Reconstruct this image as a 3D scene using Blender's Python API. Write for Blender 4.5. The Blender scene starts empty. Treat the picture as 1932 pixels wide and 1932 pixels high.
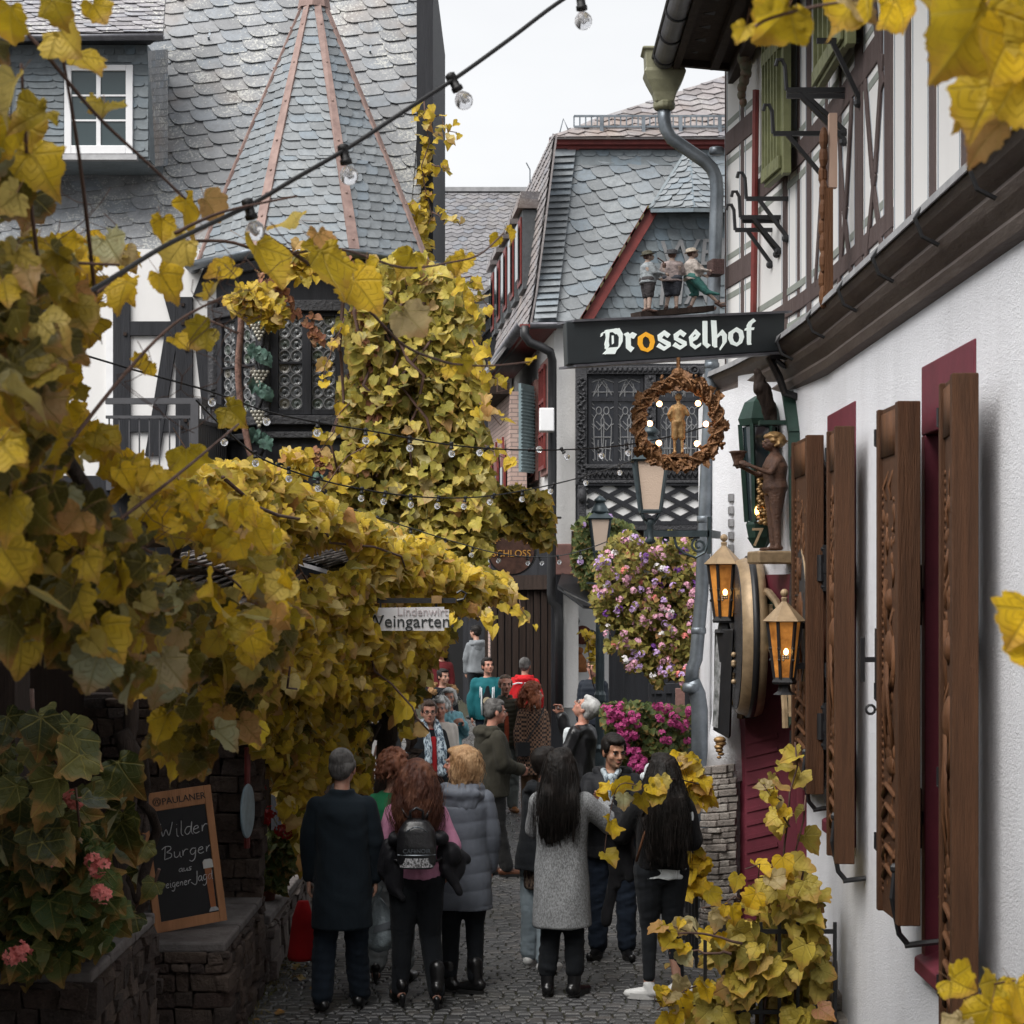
import bpy, bmesh, math, random
import numpy as np
from mathutils import Vector, Matrix, noise
R = math.radians
rnd = random.Random(7)
scene = bpy.context.scene
COL = scene.collection
F, VH, HC = 3600.0, 1116.0, 2.92      # focal length in reference pixels, horizon row, eye height
def P(U, V, Y):                        # a point of the place: picture column, row and its real distance
    return Vector(((U-966)/F*Y, Y, HC-(V-VH)/F*Y))
def V3(*a): return Vector(a)

# ------------------------------------------------------------------ objects
def setp(o, label=None, cat=None, group=None, kind=None):
    if label: o['label'] = label
    if cat: o['category'] = cat
    if group: o['group'] = group
    if kind: o['kind'] = kind
    return o
def thing(name, label, cat, loc=(0,0,0), group=None, rz=0):
    o = bpy.data.objects.new(name, None); COL.objects.link(o)
    o.location = loc; o.rotation_euler = (0,0,rz); o.empty_display_size = .1
    return setp(o, label, cat, group)
def par(o, parent):
    if parent is not None:
        o.parent = parent
        if parent.type == 'EMPTY' and not parent.get('localmesh'):
            o.matrix_parent_inverse = Matrix.Translation(-Vector(parent.location))
def copy_tree(o, parent=None):
    c = o.copy(); COL.objects.link(c)
    if parent is not None: c.parent = parent
    for ch in list(o.children): copy_tree(ch, c)
    return c

class MB:
    def __init__(s): s.v=[]; s.f=[]; s.m=[]; s.cur=0; s.uv=None
    def mat(s,i): s.cur=i; return s
    def face(s, pts):
        n=len(s.v); s.v += [tuple(p) for p in pts]; s.f.append(tuple(range(n,n+len(pts)))); s.m.append(s.cur)
    def mesh(s, vs, fs):
        n=len(s.v); s.v += [tuple(p) for p in vs]
        for f in fs: s.f.append(tuple(i+n for i in f)); s.m.append(s.cur)
    def box(s, x0,x1,y0,y1,z0,z1):
        s.hexa([(x0,y0,z0),(x1,y0,z0),(x1,y1,z0),(x0,y1,z0),(x0,y0,z1),(x1,y0,z1),(x1,y1,z1),(x0,y1,z1)])
    def hexa(s, c):
        s.mesh(c, [(0,3,2,1),(4,5,6,7),(0,1,5,4),(1,2,6,5),(2,3,7,6),(3,0,4,7)])
    def obox(s, c, ax, ay, az):   # centre and three half-vectors
        c=Vector(c); ax=Vector(ax); ay=Vector(ay); az=Vector(az)
        s.hexa([c-ax-ay-az,c+ax-ay-az,c+ax+ay-az,c-ax+ay-az,c-ax-ay+az,c+ax-ay+az,c+ax+ay+az,c-ax+ay+az])
    def bar(s, a, b, w, h, up=(0,0,1)):   # beam a->b, half sizes w (side), h (up)
        a=Vector(a); b=Vector(b); d=(b-a); u=Vector(up); sd=d.cross(u)
        if sd.length<1e-6: sd=d.cross(Vector((0,1,0)))
        sd.normalize(); u=sd.cross(d).normalized()
        s.hexa([a-sd*w-u*h,a+sd*w-u*h,b+sd*w-u*h,b-sd*w-u*h,a-sd*w+u*h,a+sd*w+u*h,b+sd*w+u*h,b-sd*w+u*h])
    def prism(s, pts, ext):        # closed prism of a planar polygon extruded by ext
        e=Vector(ext); pts=[Vector(p) for p in pts]; n=len(pts)
        vs=pts+[p+e for p in pts]
        fs=[tuple(range(n))[::-1], tuple(range(n,2*n))]+[(i,(i+1)%n,n+(i+1)%n,n+i) for i in range(n)]
        s.mesh(vs,fs)
    def tube(s, path, r, n=8, closed=False, cap=True):
        path=[Vector(p) for p in path]; m=len(path)
        rr = r if isinstance(r,(list,tuple)) else [r]*m
        rings=[]; prev=None
        for i,p in enumerate(path):
            if closed: t=path[(i+1)%m]-path[i-1]
            else: t=path[min(i+1,m-1)]-path[max(i-1,0)]
            if t.length<1e-9: t=Vector((0,0,1))
            t.normalize()
            if prev is None:
                a=t.cross(Vector((0,0,1)));
                if a.length<.1: a=t.cross(Vector((0,1,0)))
            else: a=prev-t*prev.dot(t)
            if a.length<1e-6: a=t.orthogonal()
            a.normalize(); b=t.cross(a); prev=a
            rings.append([p+(a*math.cos(2*math.pi*k/n)+b*math.sin(2*math.pi*k/n))*rr[i] for k in range(n)])
        vs=[q for g in rings for q in g]; fs=[]
        for i in range(m if closed else m-1):
            j=(i+1)%m
            for k in range(n): fs.append((i*n+k,i*n+(k+1)%n,j*n+(k+1)%n,j*n+k))
        if cap and not closed: fs += [tuple(range(n))[::-1], tuple(range((m-1)*n,m*n))]
        s.mesh(vs,fs)
    def loft(s, rings, cap=True, closed=False):
        n=len(rings[0]); m=len(rings); vs=[q for g in rings for q in g]; fs=[]
        for i in range(m if closed else m-1):
            j=(i+1)%m
            for k in range(n): fs.append((i*n+k,i*n+(k+1)%n,j*n+(k+1)%n,j*n+k))
        if cap and not closed: fs += [tuple(range(n))[::-1], tuple(range((m-1)*n,m*n))]
        s.mesh(vs,fs)
    def lathe(s, c, prof, n=16, axis=None, sx=1, sy=1, rot=0):   # prof: (radius, height)
        c=Vector(c)
        if axis is None: A=Vector((1,0,0)); B=Vector((0,1,0)); Z=Vector((0,0,1))
        else:
            Z=Vector(axis).normalized(); A=Z.orthogonal().normalized(); B=Z.cross(A)
        s.loft([[c+Z*h+A*(r*sx*math.cos(2*math.pi*k/n+rot))+B*(r*sy*math.sin(2*math.pi*k/n+rot)) for k in range(n)] for r,h in prof])
    def ball(s, c, r, n=10, m=7, sc=(1,1,1)):
        c=Vector(c); rings=[]
        for i in range(1,m):
            a=math.pi*i/m
            rings.append([c+Vector((math.sin(a)*math.cos(2*math.pi*k/n)*r*sc[0], math.sin(a)*math.sin(2*math.pi*k/n)*r*sc[1], -math.cos(a)*r*sc[2])) for k in range(n)])
        vs=[q for g in rings for q in g]; fs=[]
        for i in range(m-2):
            for k in range(n): fs.append((i*n+k,i*n+(k+1)%n,(i+1)*n+(k+1)%n,(i+1)*n+k))
        b=len(vs); vs+= [c-Vector((0,0,r*sc[2])), c+Vector((0,0,r*sc[2]))]
        for k in range(n):
            fs.append((b,(k+1)%n,k)); fs.append((b+1,(m-2)*n+k,(m-2)*n+(k+1)%n))
        s.mesh(vs,fs)
    def xf(s, M, start=0):
        for i in range(start,len(s.v)): s.v[i]=tuple(M @ Vector(s.v[i]))
        return s
    def build(s, name, mat, parent=None, smooth=False, bevel=0, uv=None):
        me=bpy.data.meshes.new(name); me.from_pydata(s.v,[],s.f); 
        for m in (mat if isinstance(mat,(list,tuple)) else [mat]): me.materials.append(m)
        if any(s.m): me.polygons.foreach_set('material_index', s.m)
        if uv is not None:
            l=me.uv_layers.new(name='UVMap'); l.data.foreach_set('uv', np.asarray(uv,dtype=np.float32).ravel())
        me.update()
        if smooth: me.polygons.foreach_set('use_smooth',[True]*len(me.polygons))
        o=bpy.data.objects.new(name,me); COL.objects.link(o); par(o,parent)
        if smooth=='auto' : pass
        if bevel:
            b=o.modifiers.new('b','BEVEL'); b.width=bevel; b.segments=2; b.limit_method='ANGLE'; b.angle_limit=R(40)
        return o

# ------------------------------------------------------------------ materials
class NT:
    def __init__(s,name):
        s.m=bpy.data.materials.new(name); s.m.use_nodes=True; s.t=s.m.node_tree; s.t.nodes.clear()
        s.out=s.n('ShaderNodeOutputMaterial'); s.b=s.n('ShaderNodeBsdfPrincipled'); s.l(s.b.outputs[0],s.out.inputs[0])
    def n(s,k,**kw):
        x=s.t.nodes.new(k)
        for a,b in kw.items(): setattr(x,a,b)
        return x
    def l(s,a,b): s.t.links.new(a,b)
    def coord(s,scale=(1,1,1),kind='Object',rot=(0,0,0)):
        tc=s.n('ShaderNodeTexCoord'); mp=s.n('ShaderNodeMapping'); mp.inputs['Scale'].default_value=scale; mp.inputs['Rotation'].default_value=rot
        s.l(tc.outputs[kind],mp.inputs[0]); return mp.outputs[0]
    def noise(s,vec,scale,detail=3,rough=.55,dist=0):
        x=s.n('ShaderNodeTexNoise'); x.inputs['Scale'].default_value=scale; x.inputs['Detail'].default_value=detail; x.inputs['Roughness'].default_value=rough; x.inputs['Distortion'].default_value=dist
        if vec is not None: s.l(vec,x.inputs['Vector'])
        return x.outputs['Fac']
    def ramp(s,fac,stops,interp='LINEAR'):
        x=s.n('ShaderNodeValToRGB'); cr=x.color_ramp; cr.interpolation=interp
        while len(cr.elements)<len(stops): cr.elements.new(.5)
        for e,(p,c) in zip(cr.elements,stops): e.position=p; e.color=(*c,1) if len(c)==3 else c
        s.l(fac,x.inputs[0]); return x.outputs[0]
    def mix(s,fac,a,b,mode='MIX'):
        x=s.n('ShaderNodeMix'); x.data_type='RGBA'; x.blend_type=mode
        def put(v,sock):
            if isinstance(v,(tuple,list)): sock.default_value=(*v,1) if len(v)==3 else v
            elif isinstance(v,(int,float)): sock.default_value=(v,v,v,1)
            else: s.l(v,sock)
        if isinstance(fac,(int,float)): x.inputs[0].default_value=fac
        else: s.l(fac,x.inputs[0])
        put(a,x.inputs[6]); put(b,x.inputs[7]); return x.outputs[2]
    def math(s,op,a,b=0,c=0):
        x=s.n('ShaderNodeMath',operation=op)
        for i,v in enumerate((a,b,c)):
            if isinstance(v,(int,float)): x.inputs[i].default_value=v
            else: s.l(v,x.inputs[i])
        return x.outputs[0]
    def island(s):
        return s.n('ShaderNodeNewGeometry').outputs['Random Per Island']
    def bump(s,h,dist=.01,strength=1,nrm=None):
        x=s.n('ShaderNodeBump'); x.inputs['Distance'].default_value=dist; x.inputs['Strength'].default_value=strength
        s.l(h,x.inputs['Height'])
        if nrm is not None: s.l(nrm,x.inputs['Normal'])
        s.l(x.outputs[0],s.b.inputs['Normal']); return x.outputs[0]
    def col(s,c):
        if isinstance(c,(tuple,list)): s.b.inputs['Base Color'].default_value=(*c,1)
        else: s.l(c,s.b.inputs['Base Color'])
    def set(s,**kw):
        for k,v in kw.items():
            s.b.inputs[{'rough':'Roughness','metal':'Metallic','spec':'Specular IOR Level','sheen':'Sheen Weight','trans':'Transmission Weight','coat':'Coat Weight','ior':'IOR'}.get(k,k)].default_value=v
def shade(c,k): return tuple(min(1,max(0,x*k)) for x in c)
_M={}
def mk(name, col, rough=.7, var=.25, scale=6, bump=.0, bscale=40, metal=0, stretch=(1,1,1), spec=.4, col2=None, island=0, sheen=0, coat=0):
    """general surface: large tone drift + fine grain + relief"""
    if name in _M: return _M[name]
    t=NT(name); v=t.coord(stretch)
    a=t.noise(v,scale,4,.6); b=t.noise(v,scale*9,3,.6)
    c2=col2 or shade(col,1-var*1.2)
    c=t.mix(t.ramp(a,[(.35,(0,0,0)),(.68,(1,1,1))]), shade(col,1+var*.25), c2)
    c=t.mix(t.math('MULTIPLY',b,.5), c, shade(col,1-var),'MIX')
    if island:
        c=t.mix(1.0,c,t.ramp(t.island(),[(0,(1-island,)*3),(1,(1+island*.0,)*3)]),'MULTIPLY')
    t.col(c); t.set(rough=rough,metal=metal,spec=spec,sheen=sheen,coat=coat)
    if bump: t.bump(t.noise(v,bscale,4,.65),bump)
    _M[name]=t.m; return t.m
def emis(name,col,strength):
    t=NT(name); t.col(shade(col,.6)); t.b.inputs['Emission Color'].default_value=(*col,1); t.b.inputs['Emission Strength'].default_value=strength
    return t.m

def mat_slate(name, base, lich=.3, dark=.6, warm=(.20,.15,.12), wamt=.0, sc=1.0):
    t=NT(name); v=t.coord(); r=t.island()
    c=t.ramp(r,[(0,shade(base,dark)),(.35,base),(.7,shade(base,1.12)),(1,tuple(x*.85+.02*k for k,x in enumerate(base)))])
    n1=t.noise(v,2.2*sc,3,.6); n2=t.noise(v,34*sc,4,.75); n3=t.noise(v,9*sc,3,.6,.6)
    c=t.mix(t.math('MULTIPLY',t.ramp(n3,[(.42,(0,0,0)),(.62,(1,1,1))]),.45),c,shade(base,.62))
    if wamt:
        nw=t.noise(v,.9*sc,3,.6)
        c=t.mix(t.math('MULTIPLY',t.ramp(nw,[(.52,(0,0,0)),(.66,(1,1,1))]),wamt),c,warm)
    sp=t.ramp(t.math('ADD',n2,t.math('MULTIPLY',n1,.5)),[(.80,(0,0,0)),(.88,(1,1,1))])
    c=t.mix(t.math('MULTIPLY',sp,lich),c,(.52,.52,.48))
    t.col(c); t.set(rough=.55,spec=.45); t.bump(t.noise(v,25*sc,4,.7),.004)
    return t.m
def mat_wood(name,col,axis=2,rough=.65,bump=.004,var=.5,col2=None,scale=14,island=0):
    st=[1,1,1]; st[axis]=.06
    t=NT(name); v=t.coord(tuple(st))
    a=t.noise(v,scale,5,.65,.3); b=t.noise(v,scale*6,4,.7)
    c=t.mix(t.ramp(a,[(.3,(0,0,0)),(.7,(1,1,1))]),shade(col,1.2),col2 or shade(col,1-var))
    c=t.mix(t.math('MULTIPLY',b,.6),c,shade(col,1-var))
    if island: c=t.mix(1.0,c,t.ramp(t.island(),[(0,(1-island,)*3),(1,(1,1,1))]),'MULTIPLY')
    t.col(c); t.set(rough=rough,spec=.2); t.bump(t.math('ADD',t.math('MULTIPLY',a,.6),b),bump*1.6)
    return t.m
def mat_plaster(name,col,bump=.006,sc=1.0,dirt=.25,dirtcol=(.30,.29,.28)):
    t=NT(name); v=t.coord(); vs=t.coord((1,1,.25))
    n=t.noise(v,70*sc,4,.7); n2=t.noise(v,14*sc,4,.6); n3=t.noise(vs,1.6,5,.65)
    c=t.mix(t.math('MULTIPLY',t.ramp(n3,[(.45,(0,0,0)),(.8,(1,1,1))]),dirt),col,dirtcol)
    c=t.mix(t.math('MULTIPLY',n,.18),c,shade(col,.6))
    t.col(c); t.set(rough=.9,spec=.2); t.bump(t.math('ADD',n,t.math('MULTIPLY',n2,.6)),bump)
    return t.m
def mat_stone(name,cols,scale=5,bump=.03,rough=.85,joint=(.10,.09,.08),geo=False):
    """rubble masonry: cells with mortar, or (geo) single stones told apart by island"""
    t=NT(name); v=t.coord((1,1,1.9) if not geo else (1,1,1))
    n=t.noise(v,scale*4,5,.7); nf=t.noise(v,scale*14,4,.75)
    if geo:
        c=t.ramp(t.island(),[(0,cols[0]),(.35,cols[1]),(.7,cols[2]),(1,shade(cols[0],.7))])
        hgt=t.math('ADD',n,t.math('MULTIPLY',nf,.5))
    else:
        vn=t.n('ShaderNodeVectorMath',operation='ADD'); nn=t.n('ShaderNodeTexNoise'); nn.inputs['Scale'].default_value=scale*.8
        sc=t.n('ShaderNodeVectorMath',operation='SCALE'); sc.inputs[3].default_value=.22
        t.l(v,nn.inputs['Vector']); t.l(nn.outputs['Color'],sc.inputs[0]); t.l(v,vn.inputs[0]); t.l(sc.outputs[0],vn.inputs[1])
        vo=t.n('ShaderNodeTexVoronoi'); vo.inputs['Scale'].default_value=scale; t.l(vn.outputs[0],vo.inputs['Vector'])
        ve=t.n('ShaderNodeTexVoronoi',feature='DISTANCE_TO_EDGE'); ve.inputs['Scale'].default_value=scale; t.l(vn.outputs[0],ve.inputs['Vector'])
        e=t.ramp(ve.outputs['Distance'],[(.0,(0,0,0)),(.11,(1,1,1))])
        sep=t.n('ShaderNodeSeparateColor'); t.l(vo.outputs['Color'],sep.inputs[0])
        c=t.ramp(sep.outputs[0],[(0,cols[0]),(.4,cols[1]),(.8,cols[2]),(1,shade(cols[0],.7))])
        c=t.mix(e,joint,c)
        hgt=t.math('ADD',t.math('MULTIPLY',e,1.2),t.math('MULTIPLY',n,.5))
    c=t.mix(t.math('MULTIPLY',t.ramp(n,[(.4,(0,0,0)),(.65,(1,1,1))]),.5),c,shade(cols[1],.5))
    c=t.mix(t.math('MULTIPLY',t.ramp(nf,[(.55,(0,0,0)),(.75,(1,1,1))]),.35),c,shade(cols[2],1.5))
    t.col(c); t.set(rough=rough,spec=.3); t.bump(hgt,bump)
    return t.m
def mat_leaf(name, stops, green=.0, spots=.35, transl=.35, big=False):
    t=NT(name); r=t.island(); v=t.coord()
    c=t.ramp(r,stops)
    n=t.noise(v,9 if big else 6,4,.6); n2=t.noise(v,60 if big else 25,3,.7)
    if green: c=t.mix(t.math('MULTIPLY',t.ramp(n,[(.35,(0,0,0)),(.7,(1,1,1))]),green),c,(.20,.17,.025))
    c=t.mix(t.math('MULTIPLY',t.ramp(n2,[(.62,(0,0,0)),(.72,(1,1,1))]),spots),c,(.22,.10,.02))
    # veins from the leaf's own UV (petiole at origin, blade towards +v)
    uv=t.n('ShaderNodeUVMap'); sp=t.n('ShaderNodeSeparateXYZ'); t.l(uv.outputs[0],sp.inputs[0])
    ang=t.math('ARCTAN2',sp.outputs[0],sp.outputs[1])
    rad=t.math('SQRT',t.math('ADD',t.math('MULTIPLY',sp.outputs[0],sp.outputs[0]),t.math('MULTIPLY',sp.outputs[1],sp.outputs[1])))
    k=t.math('ABSOLUTE',t.math('SUBTRACT',t.math('FRACT',t.math('ADD',t.math('DIVIDE',ang,.87),.5)),.5))
    d=t.math('MULTIPLY',t.math('MULTIPLY',k,.87),rad)
    vein=t.ramp(d,[(0.008,(1,1,1)),(.03,(0,0,0))])
    k2=t.math('ABSOLUTE',t.math('SUBTRACT',t.math('FRACT',t.math('ADD',t.math('MULTIPLY',rad,5.5),t.math('MULTIPLY',k,-2.4))),.5))
    vein2=t.ramp(k2,[(.0,(.55,)*3),(.09,(0,0,0))])
    vv=t.math('MAXIMUM',vein,vein2)
    ed=t.math('ADD',rad,t.math('MULTIPLY',t.noise(v,14 if big else 8,3,.6),.9)); c=t.mix(t.math('MULTIPLY',t.ramp(ed,[(1.05,(0,0,0)),(1.0,(0,0,0))] if False else [(.0,(0,0,0)),(.98,(0,0,0)),(1.0,(1,1,1))]),.0),c,c)
    e2=t.math('MULTIPLY',t.ramp(t.math('SUBTRACT',ed,.55),[(.55,(0,0,0)),(.85,(1,1,1))]),.55)
    c=t.mix(e2,c,(.38,.17,.05))
    c=t.mix(t.math('MULTIPLY',vv,.30),c,(.46,.38,.10))
    bs=t.n('ShaderNodeNewGeometry').outputs['Backfacing']
    c=t.mix(t.math('MULTIPLY',bs,.45),c,(.40,.40,.24))
    t.col(c); t.set(rough=.5,spec=.28)
    t.bump(vv,-.004 if big else -.003)
    tr=t.n('ShaderNodeBsdfTranslucent'); t.l(c,tr.inputs[0]); ms=t.n('ShaderNodeMixShader'); ms.inputs[0].default_value=transl
    t.l(t.b.outputs[0],ms.inputs[1]); t.l(tr.outputs[0],ms.inputs[2]); t.l(ms.outputs[0],t.out.inputs[0])
    return t.m
def mat_glass(name,col=(.03,.035,.04),rough=.05,spec=.6):
    t=NT(name); t.col(col); t.set(rough=rough,spec=spec); t.bump(t.noise(t.coord(),3,2),.01); return t.m
def mat_cloth(name,col,weave=260,rough=.9,bump=.002,mot=None,sheen=.04,mscale=160,var=.2):
    if name in _M: return _M[name]
    t=NT(name); v=t.coord(); n=t.noise(v,weave,2,.6); a=t.noise(v,5,4,.6)
    c=t.mix(t.ramp(a,[(.3,(0,0,0)),(.7,(1,1,1))]),shade(col,1.1),shade(col,1-var))
    if mot is not None: c=t.mix(t.ramp(t.noise(t.coord((1,1,.45),rot=(0,.5,0)),mscale,3,.8),[(.44,(0,0,0)),(.56,(1,1,1))]),c,mot)
    t.col(c); t.set(rough=rough,spec=.15,sheen=sheen); t.bump(t.math('ADD',n,t.math('MULTIPLY',a,4)),bump)
    _M[name]=t.m; return t.m

m_white=mat_plaster('white_rough_plaster',(.82,.825,.86),.009,1.0,.30,(.42,.41,.42))
m_white2=mat_plaster('white_limewash',(.72,.71,.70),.008,.5,.35,(.33,.30,.27))
m_infill=mat_plaster('infill_plaster',(.74,.73,.72),.002,1.0,.12)
m_greyline=mk('grey_painted_line',(.27,.29,.26),.8,.15)
m_bluegrey=mk('thin_blue_grey_line',(.33,.36,.40),.8,.1)
m_beam=mat_wood('brown_hewn_timber',(.105,.075,.07),2,.8,.02,.55,(.17,.13,.125),scale=7)
m_black=mat_wood('black_timber',(.030,.031,.036),2,.6,.004,.4)
m_blackcarve=mk('black_carved_timber',(.028,.028,.032),.5,.4,20,.02,30,col2=(.05,.05,.055))
m_oak=mat_wood('oiled_oak',(.16,.070,.030),2,.55,.006,.5,(.075,.034,.018))
m_oakedge=mat_wood('dark_oak_edge',(.115,.053,.027),2,.6,.008,.55,(.07,.035,.02),scale=22)
m_darkwood=mat_wood('dark_brown_wood',(.045,.030,.024),2,.7,.006,.5)
m_maroon=mk('maroon_paint',(.15,.022,.038),.6,.25,5,.001)
m_redtrim=mk('oxide_red_trim',(.20,.035,.030),.55,.3,8,.001)
m_redstone=mk('red_sandstone',(.28,.15,.13),.85,.25,6,.006,30)
m_green=mk('olive_green_paint',(.21,.22,.105),.55,.3,8,.003,20)
m_dgreen=mk('dark_green_paint',(.022,.055,.042),.45,.3,8,.003,20)
m_iron=mk('black_iron',(.018,.018,.020),.45,.3,10,.001,60,spec=.5)
m_zinc=mk('zinc_sheet',(.22,.245,.27),.38,.4,5,.002,20,metal=.6,col2=(.12,.14,.16))
m_gutter=mk('weathered_gutter',(.20,.20,.22),.5,.4,6,.002,20,metal=.45,col2=(.10,.10,.115))
m_lead=mk('grey_lead',(.30,.30,.31),.6,.3,6,.004,15)
m_copper=mk('dull_copper',(.30,.205,.18),.65,.45,8,.004,20,metal=.0,col2=(.20,.13,.115))
m_gold=mk('gilded_metal',(.42,.27,.12),.42,.4,12,.004,30,metal=.45,col2=(.25,.13,.05))
m_goldp=mk('pale_gold_paint',(.42,.30,.18),.45,.3,12,.002,30,metal=.3)
m_bronze=mk('bronze_gilt_carving',(.13,.062,.028),.42,.6,16,.01,40,metal=.4,col2=(.27,.13,.05))
m_carv=mk('carved_figure_wood',(.13,.065,.04),.5,.4,12,.012,40,col2=(.07,.035,.025))
m_antr=mk('anthracite_sign_face',(.036,.043,.047),.6,.1)
m_lampgrey=mk('grey_green_lamp_iron',(.055,.075,.085),.45,.3,8,.002,30,metal=.3)
m_wpaint=mk('white_gloss_paint',(.78,.78,.79),.4,.06)
m_signw=mk('white_sign_face',(.72,.71,.72),.55,.12)
m_ink=mk('black_lettering',(.02,.02,.022),.6,.1)
m_bulbglass=NT('clear_bulb_glass'); 
_t=m_bulbglass; _t.col((.9,.9,.92)); _t.set(rough=.04,spec=.6,trans=.85,ior=1.25); m_bulbglass=_t.m
m_winglass=mat_glass('dark_window_glass',(.035,.05,.055),.06,.7)
m_leadline=mk('lead_cames',(.22,.22,.225),.5,.2)
m_terracotta=mk('terracotta',(.22,.075,.05),.8,.3)
m_bark=mat_wood('vine_bark',(.075,.055,.045),2,.9,.02,.6,scale=18)
m_twig=mk('brown_twig',(.11,.06,.045),.7,.4,12)
m_rubber=mk('black_rubber',(.008,.008,.009),.55,.2)
m_grey=mk('anthracite_railing',(.075,.075,.082),.5,.2)

def text_obj(name,s,size,M,mat,parent,ext=.004,shear=0,align='CENTER',sx=1.0):
    cu=bpy.data.curves.new(name,'FONT'); cu.body=s; cu.size=size; cu.extrude=ext; cu.shear=shear; cu.align_x=align; cu.resolution_u=3
    o=bpy.data.objects.new(name,cu); COL.objects.link(o)
    dg=bpy.context.evaluated_depsgraph_get(); me=bpy.data.meshes.new_from_object(o.evaluated_get(dg)); bpy.data.objects.remove(o)
    me.transform(M @ Matrix.Diagonal((sx,1,1,1))); me.materials.clear(); me.materials.append(mat)
    o=bpy.data.objects.new(name,me); COL.objects.link(o); par(o,parent); return o
def frame_mtx(o,xv,yv):   # matrix whose local x,y run along xv,yv (world), z towards the viewer side
    x=Vector(xv).normalized(); y=Vector(yv); y=(y-x*y.dot(x)).normalized(); z=x.cross(y)
    M=Matrix((( x.x,y.x,z.x,o[0]),(x.y,y.y,z.y,o[1]),(x.z,y.z,z.z,o[2]),(0,0,0,1))); return M

# ------------------------------------------------------------------ slates
def slates(mb, O, xv, yv, poly, w=.22, h=.15, tilt=0.0, thick=.008, style='scale', seed=1, wjit=.15, flip=False, base=True, bthick=.03):
    """real slates laid in rows over the convex polygon poly (in plane coords) of the plane O + x*xv + y*yv (unit vectors)"""
    rg=random.Random(seed); O=Vector(O); xv=Vector(xv).normalized(); yv=Vector(yv); yv=(yv-xv*yv.dot(xv)).normalized()
    nv=xv.cross(yv); ct,st=math.cos(tilt),math.sin(tilt)
    xs=[p[0] for p in poly]; ys=[p[1] for p in poly]; cx=(min(xs)+max(xs))/2; cy=(min(ys)+max(ys))/2
    rad=math.hypot(max(xs)-min(xs),max(ys)-min(ys))/2+w
    bm=bmesh.new()
    rows=int(2*rad/h)+2; y=-rad; 
    sg=-1 if flip else 1
    for r in range(rows):
        x=-rad-rg.random()*w
        while x<rad:
            ww=w*(1+rg.uniform(-wjit,wjit))
            if style=='scale':      # old-German scale: curved flank, rounded lower corner
                pts=[(0,h*1.0),(.02*ww,h*.66),(.08*ww,h*.38),(.19*ww,h*.15),(.36*ww,.02*h),(.5*ww,0),(ww*1.12,0),(ww*1.25,.5*h),(ww*1.32,h*1.3),(ww*.05,h*1.3)]
                pts=[(a-.12*ww,b) for a,b in pts]
                if flip: pts=[(-a,b) for a,b in pts][::-1]
            elif style=='round': pts=[(0,h*1.3),(0,h*.35),(ww*.1,h*.1),(ww*.3,0),(ww*.85,0),(ww,h*.12),(ww,h*1.3)]
            elif style=='diamond': pts=[(0,h*.55),(ww*.5,0),(ww,h*.55),(ww*.95,h*1.5),(ww*.05,h*1.5)]
            else: pts=[(0,0),(ww*.98,0),(ww*.98,h*1.25),(0,h*1.25)]
            j=rg.uniform(-.02,.02)*h; lift=thick*(1.3+.9*rg.random())
            tv=[]; 
            for a,b in pts:
                X=x+a; Yy=y+b+j; px=cx+X*ct-Yy*st; py=cy+X*st+Yy*ct
                f=max(0,1-b/(h*1.3)); ab=(-a if flip and style=='scale' else a)/ww; tv.append((px,py,.002+lift*f+thick*.6*f+(thick*1.3*(1.1-ab) if style=='scale' else 0)))
            n=len(tv)
            if min(p[0] for p in tv)<max(xs) and max(p[0] for p in tv)>min(xs) and min(p[1] for p in tv)<max(ys) and max(p[1] for p in tv)>min(ys):
                a=[bm.verts.new(p) for p in tv]; b=[bm.verts.new((p[0],p[1],p[2]-thick)) for p in tv]
                try:
                    bm.faces.new(a)
                    for i in range(n): bm.faces.new((a[i],b[i],b[(i+1)%n],a[(i+1)%n]))
                except Exception: pass
            x+=ww
        y+=h
    # clip
    area=sum(poly[i][0]*poly[(i+1)%len(poly)][1]-poly[(i+1)%len(poly)][0]*poly[i][1] for i in range(len(poly)))
    pl=poly if area>0 else poly[::-1]
    for i in range(len(pl)):
        a=pl[i]; b=pl[(i+1)%len(pl)]; nx,ny=(b[1]-a[1]),-(b[0]-a[0])
        if abs(nx)+abs(ny)<1e-9: continue
        g=bm.verts[:]+bm.edges[:]+bm.faces[:]
        bmesh.ops.bisect_plane(bm,geom=g,plane_co=(a[0],a[1],0),plane_no=(nx,ny,0),clear_outer=True)
    bm.verts.ensure_lookup_table(); bm.verts.index_update()
    vs=[O+xv*v.co.x+yv*v.co.y+nv*v.co.z for v in bm.verts]; fs=[tuple(v.index for v in f.verts) for f in bm.faces]
    bm.free(); mb.mesh(vs,fs)
    if base:
        mb.prism([O+xv*p[0]+yv*p[1]-nv*.004 for p in pl], -nv*bthick)
def plane_poly(pts, xhint=None):
    """O,xv,yv,2D poly from 3D coplanar points (first edge = x)"""
    pts=[Vector(p) for p in pts]; O=pts[0]; xv=(pts[1]-pts[0]).normalized() if xhint is None else Vector(xhint).normalized()
    n=None
    for i in range(2,len(pts)):
        c=(pts[1]-pts[0]).cross(pts[i]-pts[0])
        if c.length>1e-4: n=c.normalized(); break
    xv=(xv-n*xv.dot(n)).normalized(); yv=n.cross(xv)
    return O,xv,yv,[((p-O).dot(xv),(p-O).dot(yv)) for p in pts]

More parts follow.
